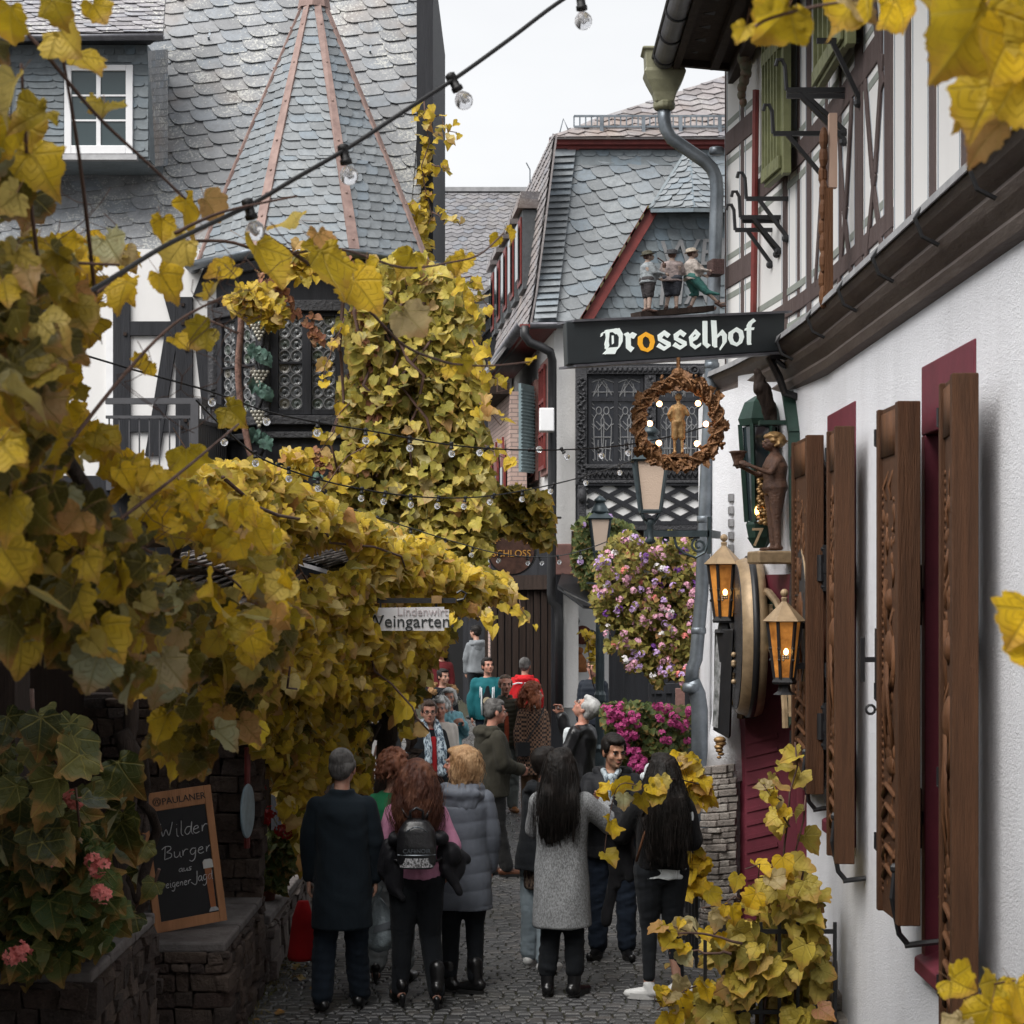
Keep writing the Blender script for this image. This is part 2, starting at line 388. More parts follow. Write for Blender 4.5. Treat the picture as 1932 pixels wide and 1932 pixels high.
# ------------------------------------------------------------------ leaves
def leaf_outline(kind,rg):
    if kind=='grape':   # five lobes with teeth, petiole sinus at the origin
        ctl=[(0,0),(.13,-.15),(.31,-.20),(.46,-.10),(.59,.04),(.57,.18),(.65,.37),(.54,.50),(.46,.57),(.42,.76),(.28,.81),(.15,.95),(0,1.12)]
    elif kind=='heart':
        ctl=[(0,0),(.16,-.14),(.34,-.15),(.48,.0),(.55,.22),(.50,.45),(.34,.70),(.16,.90),(0,1.08)]
    else: # ivy: three lobes
        ctl=[(0,0),(.20,-.10),(.42,-.02),(.62,.28),(.40,.42),(.30,.62),(.14,.85),(0,1.05)]
    return ctl
def add_leaf(V,Fc,UVs,M,size,kind,rg,fine=False):
    ctl=leaf_outline(kind,rg); k=rg.uniform(.82,1.12)
    R1=[(x*k*(1+rg.uniform(-.10,.10)),y*(1+rg.uniform(-.03,.05))) for x,y in ctl]; L1=[(-x*k*(1+rg.uniform(-.12,.10)),y*(1+rg.uniform(-.03,.05))) for x,y in ctl[1:-1]][::-1]
    L1=[(a,b) for a,b in L1]; out=R1+L1
    if fine:      # rounded outline with small teeth
        n=len(out); sm=[]
        for i in range(n):
            p0,p1,p2,p3=out[i-1],out[i],out[(i+1)%n],out[(i+2)%n]
            for q in ((0,.5) if fine is True else (0,.25,.5,.75)):
                x,y=[.5*((2*p1[d])+(-p0[d]+p2[d])*q*.8+(2*p0[d]-5*p1[d]+4*p2[d]-p3[d])*q*q*.8+(1-.8)*0+(-p0[d]+3*p1[d]-3*p2[d]+p3[d])*q**3*.8) if False else (p1[d]*(1-q)+p2[d]*q)+.22*q*(1-q)*((p1[d]-p0[d])-(p3[d]-p2[d])) for d in (0,1)]
                if fine!=True and q in (.25,.75): r=math.hypot(x,y-.4) or 1; d_=rg.uniform(-.028,.006); x+=x/r*d_; y+=(y-.4)/r*d_
                elif q==.5: r=math.hypot(x,y-.4) or 1; d_=rg.uniform(-.01,.035); x+=x/r*d_; y+=(y-.4)/r*d_
                sm.append((x,y))
        out=sm
    n=len(out)
    fold=rg.uniform(.05,.7); curl=rg.uniform(-.5,.9); wav=rg.uniform(.02,.14); ph=rg.uniform(0,6); tw=rg.uniform(-.35,.35); ecurl=rg.uniform(-.25,.45)
    def zz(x,y):
        r2=x*x+(y-.42)**2; an=math.atan2(x,y+.15)
        return abs(x)*fold - curl*(y*y)*.5 + wav*math.sin(ph+7*an)*min(1,r2*2.5) + .035*math.cos(an*7.2)*min(1,r2*4) - .18*fold*x*x + tw*x*(y-.4) - ecurl*r2*r2
    c=(0,.42); rings=(1.0,.66,.33) if fine and fine!=True else ((1.0,.5) if fine else (1.0,))
    b=len(V); P2=[]
    for rr in rings:
        for x,y in out: P2.append((c[0]+(x-c[0])*rr,c[1]+(y-c[1])*rr))
    P2.append(c)
    for x,y in P2: V.append(M@Vector((x*size,y*size,zz(x,y)*size)))
    ci=b+len(P2)-1
    for ri in range(len(rings)):
        o0=ri*n
        for i in range(n):
            j=(i+1)%n
            if ri<len(rings)-1: f=(o0+i,o0+j,o0+n+j,o0+n+i)
            else: f=(o0+i,o0+j,len(P2)-1)
            Fc.append(tuple(b+q for q in f)); UVs += [P2[q] for q in f]
def leaf_cloud(name,parent,mat,spots,kind='grape',size=(.09,.15),seed=3,up=.35,toward=(0,-1,.3),fine=False,smooth=True):
    """spots: list of points; leaves hang with their tip down and their face to the light and the street"""
    rg=random.Random(seed); V=[];Fc=[];UVs=[]; pet=[]
    for s in spots:
        if len(s)==4: p=Vector(s[:3]); sz=s[3]
        else: p=Vector(s); sz=rg.uniform(*size)
        nrm=(Vector(toward).normalized()+Vector((rg.gauss(0,.62),rg.gauss(0,.45),rg.gauss(0,.5)+up))).normalized()
        tip=Vector((rg.gauss(0,.75),rg.gauss(0,.4),-1)); tip=(tip-nrm*tip.dot(nrm)).normalized()
        xx=tip.cross(nrm)
        M=Matrix(((xx.x,tip.x,nrm.x,p.x),(xx.y,tip.y,nrm.y,p.y),(xx.z,tip.z,nrm.z,p.z),(0,0,0,1)))
        kd=kind if isinstance(kind,str) else rg.choice(kind)
        add_leaf(V,Fc,UVs,M,sz,kd,rg,fine)
        if fine=='hero':   # leaf stalk
            o0=p; e=p-tip*sz*.35-nrm*sz*.25+Vector((rg.gauss(0,.02),rg.gauss(0,.03),.02)); w=xx*sz*.012; k=len(pet); pet+= [o0-w,o0+w,e+w*.8,e-w*.8,o0+nrm*sz*.012,e+nrm*sz*.012]
    me=bpy.data.meshes.new(name); me.from_pydata([tuple(v) for v in V],[],Fc); me.materials.append(mat)
    l=me.uv_layers.new(name='UVMap'); l.data.foreach_set('uv',np.array(UVs,dtype=np.float32).ravel())
    me.polygons.foreach_set('use_smooth',[smooth]*len(me.polygons)); me.update()
    o=bpy.data.objects.new(name,me); COL.objects.link(o); par(o,parent)
    if pet:
        mb=MB()
        for k in range(0,len(pet),6): mb.mesh(pet[k:k+6],[(0,1,2,3),(1,4,5,2),(4,0,3,5)])
        mb.build('leaf_stalks',m_petiole,parent,True)
    return o
def inpoly(x,y,poly):
    c=False; n=len(poly); j=n-1
    for i in range(n):
        xi,yi=poly[i]; xj,yj=poly[j]
        if (yi>y)!=(yj>y) and x<(xj-xi)*(y-yi)/(yj-yi)+xi: c=not c
        j=i
    return c
CLEAR=[[(290,1035),(400,1010),(445,1050),(510,1120),(500,1160),(430,1145),(320,1090)],[(558,1035),(610,1005),(692,1050),(640,1072),(580,1062)],[(706,1120),(862,1120),(862,1170),(850,1170),(720,1172)]]   # where the shingle roofs and the garden sign show through
def d_near(depth,u,v): return depth(u,v) if callable(depth) else depth
def spots_in(poly,depth,thick,n,seed,clump=.5):
    """n points through a real volume: outline seen from the street times a range of distances"""
    rg=random.Random(seed); xs=[p[0] for p in poly]; ys=[p[1] for p in poly]; out=[]; t=0
    while len(out)<n and t<n*60:
        t+=1
        u=rg.uniform(min(xs),max(xs)); v=rg.uniform(min(ys),max(ys))
        if not inpoly(u,v,poly): continue
        if d_near(depth,u,v)<16.9 and any(inpoly(u,v,q) for q in CLEAR) and rg.random()<.93: continue
        d=depth(u,v) if callable(depth) else depth
        k=noise.noise(Vector((u/38.0,v/38.0,seed)))
        if rg.random()<clump*(.5-k*1.6): continue
        out.append(P(u,v,d+thick*(rg.random()-.0)+k*thick*.3))
    return out
Y_YEL=[(0,(.20,.17,.02)),(.15,(.44,.33,.035)),(.4,(.70,.49,.04)),(.72,(.82,.59,.07)),(.9,(.74,.60,.26)),(1,(.52,.24,.08))]
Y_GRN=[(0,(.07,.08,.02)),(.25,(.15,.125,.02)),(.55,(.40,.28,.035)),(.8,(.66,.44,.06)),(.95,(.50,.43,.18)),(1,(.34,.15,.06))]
Y_NEAR=[(0,(.26,.20,.02)),(.25,(.56,.40,.025)),(.62,(.84,.54,.02)),(.85,(.86,.60,.06)),(.93,(.50,.50,.30)),(1,(.62,.30,.08))]
Y_DARK=[(0,(.025,.025,.008)),(.38,(.10,.08,.012)),(.6,(.32,.22,.018)),(.82,(.70,.47,.03)),(.92,(.34,.36,.24)),(1,(.46,.22,.07))]  # dark stops put the shade inside the near vine into leaf colour
m_lyel=mat_leaf('yellow_vine_leaf',Y_YEL,.18,.3,.5)
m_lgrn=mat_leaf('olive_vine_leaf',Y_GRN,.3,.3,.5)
m_lnear=mat_leaf('golden_vine_leaf',Y_NEAR,.18,.45,.5,True)
m_ldark=mat_leaf('shade_toned_vine_leaf',Y_DARK,.3,.4,.42,True)
m_gera=mat_leaf('geranium_leaf',[(0,(.03,.06,.02)),(.6,(.06,.11,.035)),(1,(.12,.15,.05))],.3,.1,.2)

m_petiole=mk('reddish_leaf_stalk',(.26,.13,.06),.6,.4,20)
# ------------------------------------------------------------------ figures
class Prims:
    """closed lumps that are fused into ONE continuous skin by a voxel remesh"""
    def __init__(s): s.mb=MB()
    def cap(s,a,b,ra,rb,n=12,fl=None):
        a=Vector(a); b=Vector(b); d=b-a; L=d.length
        if L<1e-6: return s.ell(a,(ra,ra,ra))
        z=d/L; x=z.cross(Vector(fl) if fl is not None else Vector((0,1,0)))
        if x.length<.05: x=z.orthogonal()
        x.normalize(); y=z.cross(x); rings=[]
        for i in range(4):
            t=math.pi/2*(i+.35)/4.0; rings.append((a-z*ra*math.cos(t),ra*math.sin(t)))
        rings.append((a,ra)); rings.append((b,rb))
        for i in range(3,-1,-1):
            t=math.pi/2*(i+.35)/4.0; rings.append((b+z*rb*math.cos(t),rb*math.sin(t)))
        s.mb.loft([[c+(x*math.cos(2*math.pi*k/n)+y*math.sin(2*math.pi*k/n))*r for k in range(n)] for c,r in rings])
    def chain(s,pts,rs):
        for i in range(len(pts)-1): s.cap(pts[i],pts[i+1],rs[i],rs[i+1])
    def ell(s,c,r,M=None,n=16,m=10):
        k=len(s.mb.v); s.mb.ball((0,0,0),1,n,m)
        T=Matrix.Translation(Vector(c)) @ (M.to_4x4() if M else Matrix.Identity(4)) @ Matrix.Diagonal((*r,1))
        s.mb.xf(T,k)
    def rings(s,rs,n=24,p=2.3):   # (cx,cy,z,rx,ry) superellipse rings, bottom to top
        out=[]
        for cx,cy,z,rx,ry in rs:
            g=[]
            for k in range(n):
                a=2*math.pi*k/n; c,si=math.cos(a),math.sin(a)
                g.append(Vector((cx+rx*math.copysign(abs(c)**(2/p),c),cy+ry*math.copysign(abs(si)**(2/p),si),z)))
            out.append(g)
        s.mb.loft(out)
    def xf(s,M,k=0): s.mb.xf(M,k)
def fold_noise(co,amp,seed,scale=14,dirs=7,zs=.5):
    rg=np.random.RandomState(seed); out=np.zeros(len(co))
    w=np.zeros_like(co)
    for i in range(4):
        k=rg.normal(size=3)*scale*.5; w+= np.sin(co@k+rg.rand()*6)[:,None]*rg.normal(size=3)*.02
    c=co+w
    for i in range(dirs):
        k=rg.normal(size=3)*scale*(1+i*.45); k[2]*=zs
        out+=np.sin(c@k+rg.rand()*6)/(1+i*.5)
    return out*amp*.45
def fuse(name,prims,mat,parent,voxel=.012,smooth=3,wr=0,wscale=14,seed=1,quilt=None,wz=.5,local=True):
    me=bpy.data.meshes.new(name); me.from_pydata(prims.mb.v,[],prims.mb.f); me.update()
    o=bpy.data.objects.new(name+'_src',me); COL.objects.link(o)
    r=o.modifiers.new('r','REMESH'); r.mode='VOXEL'; r.voxel_size=voxel; r.use_smooth_shade=True
    if smooth: q=o.modifiers.new('s','SMOOTH'); q.factor=.5; q.iterations=smooth
    dg=bpy.context.evaluated_depsgraph_get(); m2=bpy.data.meshes.new_from_object(o.evaluated_get(dg)); m2.name=name
    bpy.data.objects.remove(o); bpy.data.meshes.remove(me)
    n=len(m2.vertices)
    if n and (wr or quilt):
        co=np.empty(n*3,dtype=np.float32); m2.vertices.foreach_get('co',co); co=co.reshape(-1,3).astype(float)
        no=np.empty(n*3,dtype=np.float32); m2.vertices.foreach_get('normal',no); no=no.reshape(-1,3)
        d=np.zeros(n)
        if wr: d+=fold_noise(co,wr,seed,wscale,7,wz)
        if quilt: 
            per,a=quilt; ph=(co[:,2]+.012*np.sin(co[:,0]*9+seed))/per; d+=a*(np.abs(np.sin(np.pi*ph))**.5-.6)
        co=co+no*d[:,None]; m2.vertices.foreach_set('co',co.astype(np.float32).ravel()); m2.update()
    m2.polygons.foreach_set('use_smooth',[True]*len(m2.polygons)); m2.materials.clear(); m2.materials.append(mat)
    o=bpy.data.objects.new(name,m2); COL.objects.link(o); par(o,parent); return o
def skin(name,col):
    if name in _M: return _M[name]
    t=NT(name); v=t.coord(); n=t.noise(v,18,4,.6); c=t.mix(t.ramp(n,[(.4,(0,0,0)),(.65,(1,1,1))]),col,(col[0]*.92,col[1]*.72,col[2]*.68))
    t.col(c); t.set(rough=.5,spec=.35); t.b.inputs['Subsurface Weight'].default_value=.08; t.b.inputs['Subsurface Radius'].default_value=(.01,.004,.002)
    t.bump(t.noise(v,120,3),.0008); _M[name]=t.m; return t.m
def hair_mat(name,col,col2=None,rough=.55):
    if name in _M: return _M[name]
    t=NT(name); v=t.coord((1,1,.12)); a=t.noise(v,75,4,.7,.4); b=t.noise(t.coord(),10,3)
    c=t.mix(t.ramp(a,[(.35,(0,0,0)),(.62,(1,1,1))]),shade(col,.45),col)
    c=t.mix(t.ramp(b,[(.45,(0,0,0)),(.7,(1,1,1))]),c,col2 or shade(col,1.4))
    t.col(c); t.set(rough=rough,spec=.25); t.bump(a,.006); _M[name]=t.m; return t.m
SK=skin('light_skin',(.46,.27,.20)); SK2=skin('tan_skin',(.40,.235,.155)); SKP=skin('ruddy_skin',(.50,.27,.20))
m_eye=mk('dark_eye',(.02,.015,.012),.25,.1); m_eyew=mk('eye_white',(.5,.47,.44),.3,.05); m_lip=mk('lip',(.30,.11,.10),.5,.1)
def hand(p,w,d,pn,side,s=1.0,curl=.5,thumb=True):
    """w wrist, d hand direction, pn palm normal (out of the palm), side vector towards the thumb"""
    w=Vector(w); d=Vector(d).normalized(); pn=Vector(pn); pn=(pn-d*pn.dot(d)).normalized(); t=Vector(side); t=(t-d*t.dot(d)-pn*t.dot(pn))
    t=t.normalized() if t.length>.01 else d.cross(pn)
    for k in range(4):
        u=(k-1.5)*.021*s
        p.cap(w+t*u*.6+d*.015*s,w+t*u+d*.085*s,.016*s,.0135*s,8)
    for k,L in enumerate((.060,.074,.080,.070)):
        u=(k-1.5)*.0225*s; b=w+t*u+d*.088*s; r=.0085*s
        a1=curl*.8; a2=curl*2.0; d1=d*math.cos(a1)+pn*math.sin(a1); d2=d*math.cos(a2)+pn*math.sin(a2)
        m=b+d1*L*.5*s; e=m+d2*L*.5*s; p.chain([b,m,e],[r*1.08,r,r*.85])
    b=w+t*.022*s+d*.028*s; d1=(t*.75+d*.6+pn*.35).normalized(); m=b+d1*.042*s; e=m+(d*.8+t*.15+pn*.5).normalized()*.032*s
    p.chain([b,m,e],[.0145*s,.0115*s,.0095*s])
def rotm(yaw,pitch,roll=0): return Matrix.Rotation(yaw,3,'Z')@Matrix.Rotation(pitch,3,'X')@Matrix.Rotation(roll,3,'Y')

def person(label,loc,rz,H=1.75,g=1.0,sh=1.0,arms=None,legs=None,head=(0,0,0),skinm=SK,lean=(0,0),
           top=None,coat=None,trousers=None,shoes=None,hair=None,face=True,glasses=False,hands=('curl','curl'),voxel=.010,name='person',cat='person',group=None,seed=1,body_mat=None,scale=1.0,fat=0.0):
    root=thing(name,label,cat,loc,group,rz); root['localmesh']=1; root.scale=(scale,)*3
    rg=random.Random(seed); s=H/1.75
    legs=legs or {}; 
    lean=Vector((lean[0],lean[1],0))
    def J(x,y,z):   # body point; the part above the hips follows the lean
        v=Vector((x,y,z))*s; k=max(0,(z-.95)/.5)
        return v+lean*k
    hipL,hipR=J(-.085,0,.92),J(.085,0,.92)
    stance=legs.get('w',.09)
    def leg(sd,key):
        kx,ky,ax,ay,az=legs.get(key,(sd*stance*.95,.01,sd*stance,-.01,.075))
        return J(kx,ky,.49), J(ax,ay,az)
    kL,aL=leg(-1,'L'); kR,aR=leg(1,'R')
    tL=Vector(legs.get('tL',(-.25,1,0))).normalized(); tR=Vector(legs.get('tR',(.25,1,0))).normalized()
    shx=.150*sh
    sL,sR=J(-shx,0,1.41),J(shx,0,1.41)
    A={'L':((-.12,.0,-1),(-.02,.25,-1)),'R':((.12,0,-1),(.02,.25,-1))}
    if arms: A.update(arms)
    def arm(S,k):
        e,w=A[k]; e=Vector(e); e.x*=.8; e=e.normalized()*.285*s; w=Vector(w).normalized()*.25*s
        return S+e, S+e+w, w.normalized()
    eL,wL,dL=arm(sL,'L'); eR,wR,dR=arm(sR,'R')
    hy,hp,hr=head; HM=rotm(hy,hp,hr); neck=J(0,.0,1.47); 
    hc=neck+Vector((0,.02*s,.07*s))+HM@Vector((0,.015*s,.10*s)); hs=1.10*s
    # ---- continuous body
    B=Prims()
    B.rings([(0,0,.86*s,.12*s*g,.085*s*g),(0,0,.95*s,.16*s*g,.11*s*g),(0,.0,1.08*s,.135*s*g,.095*s*g),(lean[0]*.6,lean[1]*.6,1.28*s,.155*s*g,.11*s*g),(lean[0]*.9,lean[1]*.9,1.41*s,.13*s*sh,.078*s*g),(lean[0],lean[1],1.48*s,.06*s,.06*s)])
    for h,k,a,t,sd in ((hipL,kL,aL,tL,-1),(hipR,kR,aR,tR,1)):
        B.chain([h,k,a],[.085*s*g,.055*s,.038*s]); B.cap(a+Vector((0,0,-.03*s))-t*.03*s,a+Vector((0,0,-.045*s))+t*.14*s,.035*s,.026*s)
    for S,e,w in ((sL,eL,wL),(sR,eR,wR)): B.chain([S-Vector((S.x*.12,0,.035*s)),e,w],[.040*s*g,.038*s,.027*s])
    for k,(w,d,sx) in {'L':(wL,dL,1),'R':(wR,dR,-1)}.items():
        c=hands[0 if k=='L' else 1]
        if isinstance(c,tuple): cu,pn,sd=c
        else: cu,pn,sd={'curl':.55,'flat':.15,'fist':1.1}.get(c,.5),(sx,0.1,0) ,(0,1,.2)
        hand(B,w,d,pn,sd,s,cu)
    B.cap(neck-Vector((0,.01,.04*s)),hc+HM@Vector((0,-.015,-.05*s)),.057*s*(1+fat*.3),.052*s)
    k0=len(B.mb.v)
    B.ell((0,-.012,.03),(.074,.094,.084)); B.ell((0,.028,-.03),(.060+fat*.012,.062,.084)); B.ell((0,.044,-.074),(.043+fat*.02,.042,.033+fat*.008)); B.ell((0,.078,-.090),(.019,.015,.014))
    B.cap((0,.086,.010),(0,.113,-.026),.0085,.0135); B.ell((-.010,.098,-.032),(.010,.010,.008)); B.ell((.010,.098,-.032),(.010,.010,.008))
    B.ell((0,.080,.022),(.048,.014,.011)); B.ell((0,.087,-.054),(.023,.012,.007)); B.ell((0,.085,-.064),(.020,.012,.007))
    for sx in (-1,1): B.ell((sx*.036,.058,-.030),(.026,.022,.024)); B.ell((sx*.075,-.005,-.012),(.010,.019,.032)); B.ell((sx*.074,-.002,-.035),(.009,.011,.012))
    HT=Matrix.Translation(hc)@HM.to_4x4()@Matrix.Diagonal((hs,hs,hs,1))
    B.xf(HT,k0)
    fuse('body',B,body_mat or skinm,root,voxel*.8,2)
    if face:
        for sx in (-1,1):
            e=MB(); e.ball((sx*.030,.0815,.001),.0115,10,7,(1.15,.7,.62)); e.xf(HT); eo=e.build('eye',m_eyew if not body_mat else body_mat,root,True)
            e=MB(); e.ball((sx*.030,.0885,.001),.0062,8,6,(1,.5,1)); e.xf(HT); e.build('pupil',m_eye,eo,True)
            e=MB(); e.tube([(sx*.014,.096,.017),(sx*.030,.095,.023),(sx*.047,.082,.017)],[.0035,.0045,.002],6); e.ball((sx*.030,.0845,.0085),.0125,8,5,(1.25,.6,.22)); e.xf(HT); e.build('eyebrow',(hair or {}).get('mat',m_eye),root,True)
        e=MB(); e.ball((0,.0975,-.059),.019,10,6,(1,.26,.26)); e.xf(HT); e.build('mouth',m_lip,root,True)
    if glasses:
        e=MB()
        for sx in (-1,1):
            e.tube([(sx*.032+.022*math.cos(a),.104,.0+.016*math.sin(a)) for a in [2*math.pi*i/14 for i in range(14)]],.0022,5,closed=True)
            e.tube([(sx*.054,.102,.004),(sx*.078,.0,.003)],.0022,5)
        e.tube([(-.01,.105,.004),(.01,.105,.004)],.002,5); e.xf(HT); e.build('glasses',m_iron,root,True)
    # ---- trousers
    if trousers:
        T=Prims(); fl=trousers.get('w',1.0); hem=trousers.get('hem',.07); r=trousers.get('r',(.105,.075,.062))
        T.rings([(0,0,.84*s,.135*s*g,.10*s*g),(0,-.01,.93*s,.164*s*g,.120*s*g),(0,-.005,1.03*s,.155*s*g,.112*s*g)])
        for h,k,a in ((hipL,kL,aL),(hipR,kR,aR)):
            a2=Vector(a); a2.z=max(hem*s+r[2]*fl*s*.5,a.z)
            T.chain([h,k],[r[0]*s*g*.90,r[1]*s*fl*.88]); T.chain([k,a2],[r[1]*s*fl*.88,r[2]*s*fl*.86])
        fuse('trousers',T,trousers['mat'],root,voxel,3,trousers.get('wr',.006),16,seed+5,wz=1.6)
    # ---- shoes
    if shoes:
        for a,t in ((aL,tL),(aR,tR)):
            S=Prims(); b=Vector((a.x,a.y,0)); hl=shoes.get('heel',0); up=shoes.get('up',.0)
            z0=.040*s+hl; lift=max(0,a.z-.075*s) 
            S.cap(b+Vector((0,0,z0+.012+lift))-t*.045*s,b+Vector((0,0,.040*s+lift*.3))+t*.075*s,.042*s,.042*s); S.cap(b+Vector((0,0,.038*s+lift*.3))+t*.075*s,b+Vector((0,0,.034*s+lift*.3))+t*.155*s,.042*s,.032*s)
            S.cap(b+Vector((0,0,.05+hl+lift))-t*.015,a+Vector((0,0,.03+up)),.046*s,.043*s+.012*(up>0))
            if hl: S.cap(b+Vector((0,0,.075))-t*.06*s,b+Vector((0,0,.012))-t*.065*s,.026*s,.014*s)
            sh_=fuse('shoe',S,shoes['mat'],root,.009,2)
            if shoes.get('sole') is not None:
                q=MB(); out=[]
                sd=Vector((t.y,-t.x,0))
                for k in range(18):
                    an=2*math.pi*k/18; out.append(b+t*(.048*s+.120*s*math.cos(an))+sd*(.043*s*math.sin(an)*(1+.15*math.cos(an)))+Vector((0,0,.002)))
                q.prism(out,(0,0,.026+shoes.get('thick',0))); q.build('sole',shoes['sole'],sh_,False)
    # ---- jacket / coat / pullover
    def garment(c,nm):
        G=Prims(); f=c.get('f',.022); hem=c.get('hem',.86)*s; fl=c.get('flare',1.0); R_=(.134*g+f*.75)*s; ry=(.100*g+f*.85)*s
        rs=[]; belly=c.get('belly',0)
        zs=[hem]+[z*s for z in (.60,.78,.93) if z*s>hem+.05]+[1.08*s,1.22*s,1.34*s,1.42*s,1.465*s]
        for z in zs:
            zz=z/s; k=max(0,(zz-.95)/.5)
            w=R_*(1.0 if zz>1.2 else 1.0+ (1.08-zz if zz<1.08 else 0)*.28*fl+.02); d=ry*(1.0 if zz>1.2 else 1.0+(1.08-zz if zz<1.08 else 0)*.30*fl)
            if 1.0<zz<1.15: w*=c.get('waist',.96)
            if zz>1.4: w=(.142*sh+f*.4)*s; d=(.085+f*.6)*s
            if zz>1.45: w=.105*s; d=.078*s
            rs.append((lean[0]*k,lean[1]*k+belly*.5*(1 if .98<zz<1.3 else 0),z,w,d+belly*.5*(1 if .98<zz<1.3 else 0)))
        G.rings(rs)
        rr=c.get('slv',.02)
        if not c.get('sleeveless'):
            for S_,e,w,d in ((sL,eL,wL,dL),(sR,eR,wR,dR)):
                G.chain([S_+Vector((0,0,-.030*s)),e,w-d*.015*s],[(.050*g+rr*.50)*s,(.043*g+rr*.72)*s,(.034+rr*.65)*s])
        if c.get('collar'):
            n=16; 
            for k in range(n):
                a=2*math.pi*k/n; a2=2*math.pi*(k+1)/n
                if c.get('open') and abs(math.sin(a)-1)<.12: continue
                G.cap(neck+Vector((math.cos(a)*.072*s,math.sin(a)*.066*s-.006,.012*s)),neck+Vector((math.cos(a2)*.072*s,math.sin(a2)*.066*s-.006,.012*s)),c['collar']*s,c['collar']*s,8)
                G.cap(neck+Vector((math.cos(a)*.075*s,math.sin(a)*.068*s-.006,-.02*s)),neck+Vector((math.cos(a2)*.072*s,math.sin(a2)*.066*s-.006,.012*s)),c['collar']*s,c['collar']*s,8)
        if c.get('pocket'):
            for sx in (-1,1): G.ell((sx*R_*.6,ry*1.02,.98*s),(.06,.012,.07))
        o=fuse(nm,G,c['mat'],root,voxel,3,c.get('wr',.008),c.get('ws',13),seed+11,c.get('quilt'))
        return o
    gar=None
    if top: gar=garment(top,top.get('name','pullover'))
    if coat: gar=garment(coat,coat.get('name','coat'))
    main=coat or top
    if main and main.get('hood'):
        h=Prims(); hw=main['hood']; n=14
        for k in range(n):   # thick roll of cloth lying behind the neck and on the shoulders
            a=math.pi*(1.0+k/(n-1.0)) ; a2=math.pi*(1.0+(k+1)/(n-1.0)) if k<n-1 else a
            def q(a,r,z): return neck+Vector((math.cos(a)*r*s*1.25,math.sin(a)*r*s-.02,z*s))
            h.cap(q(a,.10,.0),q(a2,.10,.0),.034*hw*s,.034*hw*s); h.cap(q(a,.115,-.05),q(a2,.115,-.05),.036*hw*s,.036*hw*s)
        h.ell(neck+Vector((0,-.115*s,-.09*s)),(.11*hw*s,.05*s,.12*hw*s)); h.ell(neck+Vector((0,-.13*s,-.03*s)),(.13*hw*s,.05*s,.05*s))
        for sx in (-1,1): h.cap(neck+Vector((sx*.12*s,-.0,-.0)),neck+Vector((sx*.05*s,.09*s,-.09*s)),.034*hw*s,.02*s)
        fuse('hood',h,main.get('hoodmat',main['mat']),gar,voxel,3,.008,22,seed+3)
    # ---- hair
    if hair:
        fly=MB(); Hh=Prims(); kd=hair.get('kind','short'); v=hair.get('vol',1.0)
        def hl(p): return HT@Vector(p)
        k0=len(Hh.mb.v)
        if kd!='fringe': 
            Hh.ell((0,-.026,.040),(.080*v,.088*v,.084*v)); Hh.ell((0,.002,.078),(.066*v,.080*v,.040*v)); Hh.ell((0,-.050,-.005),(.074*v,.056*v,.070))
            for sx in (-1,1): Hh.ell((sx*.066*v,.005,.030),(.016,.042,.045)); 
            if hair.get('front',1): Hh.ell((0,.055,.082),(.055*v,.035,.024*v))
        else:
            Hh.ell((0,-.052,.0),(.078,.058,.072)); 
            for sx in (-1,1): Hh.ell((sx*.066,-.01,.015),(.018,.05,.04))
        if kd=='bun': Hh.ell((0,-.115,.06),(.035,.035,.035))
        if kd=='cap': pass
        Hh.xf(HT,k0)
        if kd in('long','wavy','bob','curly'):
            L=hair.get('len',.5); n=hair.get('n',70); wv=hair.get('wave',.01)
            a0,a1=hair.get('arc',(math.pi*.93,math.pi*2.07))
            for i in range(n):
                a=rg.uniform(a0,a1); zz=rg.uniform(-.02,.09); 
                p=hl((math.cos(a)*.078*v*math.sqrt(max(.1,1-(zz/.14)**2)),math.sin(a)*.096*v*math.sqrt(max(.1,1-(zz/.14)**2))-.02,zz)); 
                pts=[p]; rs_=[.019*s]; LL=L*rg.uniform(.8,1.08); m=7; ph=rg.uniform(0,6)
                c=HT@Vector((0,-.02,0)); out=(p-c); out.z=0; out=out.normalized() if out.length>0 else Vector((0,-1,0))
                for j in range(1,m):
                    t=j/(m-1); 
                    q=p+Vector((0,0,-LL*t*s))+out*(hair.get('spread',.05)*math.sin(min(1,t*1.3)*math.pi*.5)*s)+Vector((math.sin(ph+t*11)*wv-(p.x-c.x)*.35*t*t,math.cos(ph+t*9)*wv,rg.uniform(-.0,.02)))
                    if q.z<neck.z+.0: # fall in front of/over the back of the coat
                        ymax=lean[1]-(.10*g+hair.get('back',.045))*s
                        if q.y<.0+lean[1]: q.y=min(q.y,ymax) if abs(q.x)<.14 else q.y
                    pts.append(q); rs_.append((.0145*(1-t)+.005)*s*hair.get('lock',1))
                Hh.chain(pts,rs_)
                for q_ in range(5):
                    o_=Vector((rg.gauss(0,.013),rg.gauss(-.006,.010),rg.gauss(0,.01))); fly.tube([x_+o_*(1+j_*.25)+Vector((math.sin(j_*1.3+ph+q_)*.003,0,0)) for j_,x_ in enumerate(pts)],[.0014]*(len(pts)-1)+[.0006],4)
            if kd=='curly':
                for i in range(hair.get('nc',160)):
                    u=Vector((rg.gauss(0,1),rg.gauss(0,1),rg.gauss(0,1))).normalized()
                    if u.y>.35 and u.z<.55: continue
                    if u.z<-.75: continue
                    Hh.ell(hl((u.x*.098*v,u.y*.105*v-.02,u.z*.105*v+.03)),(.022*s,)*3)
        ho=fuse('hair',Hh,hair['mat'],root,hair.get('voxel',.0085),hair.get('sm',1),hair.get('wr',.003),60,seed+21,wz=.25 if kd!='curly' else 1)
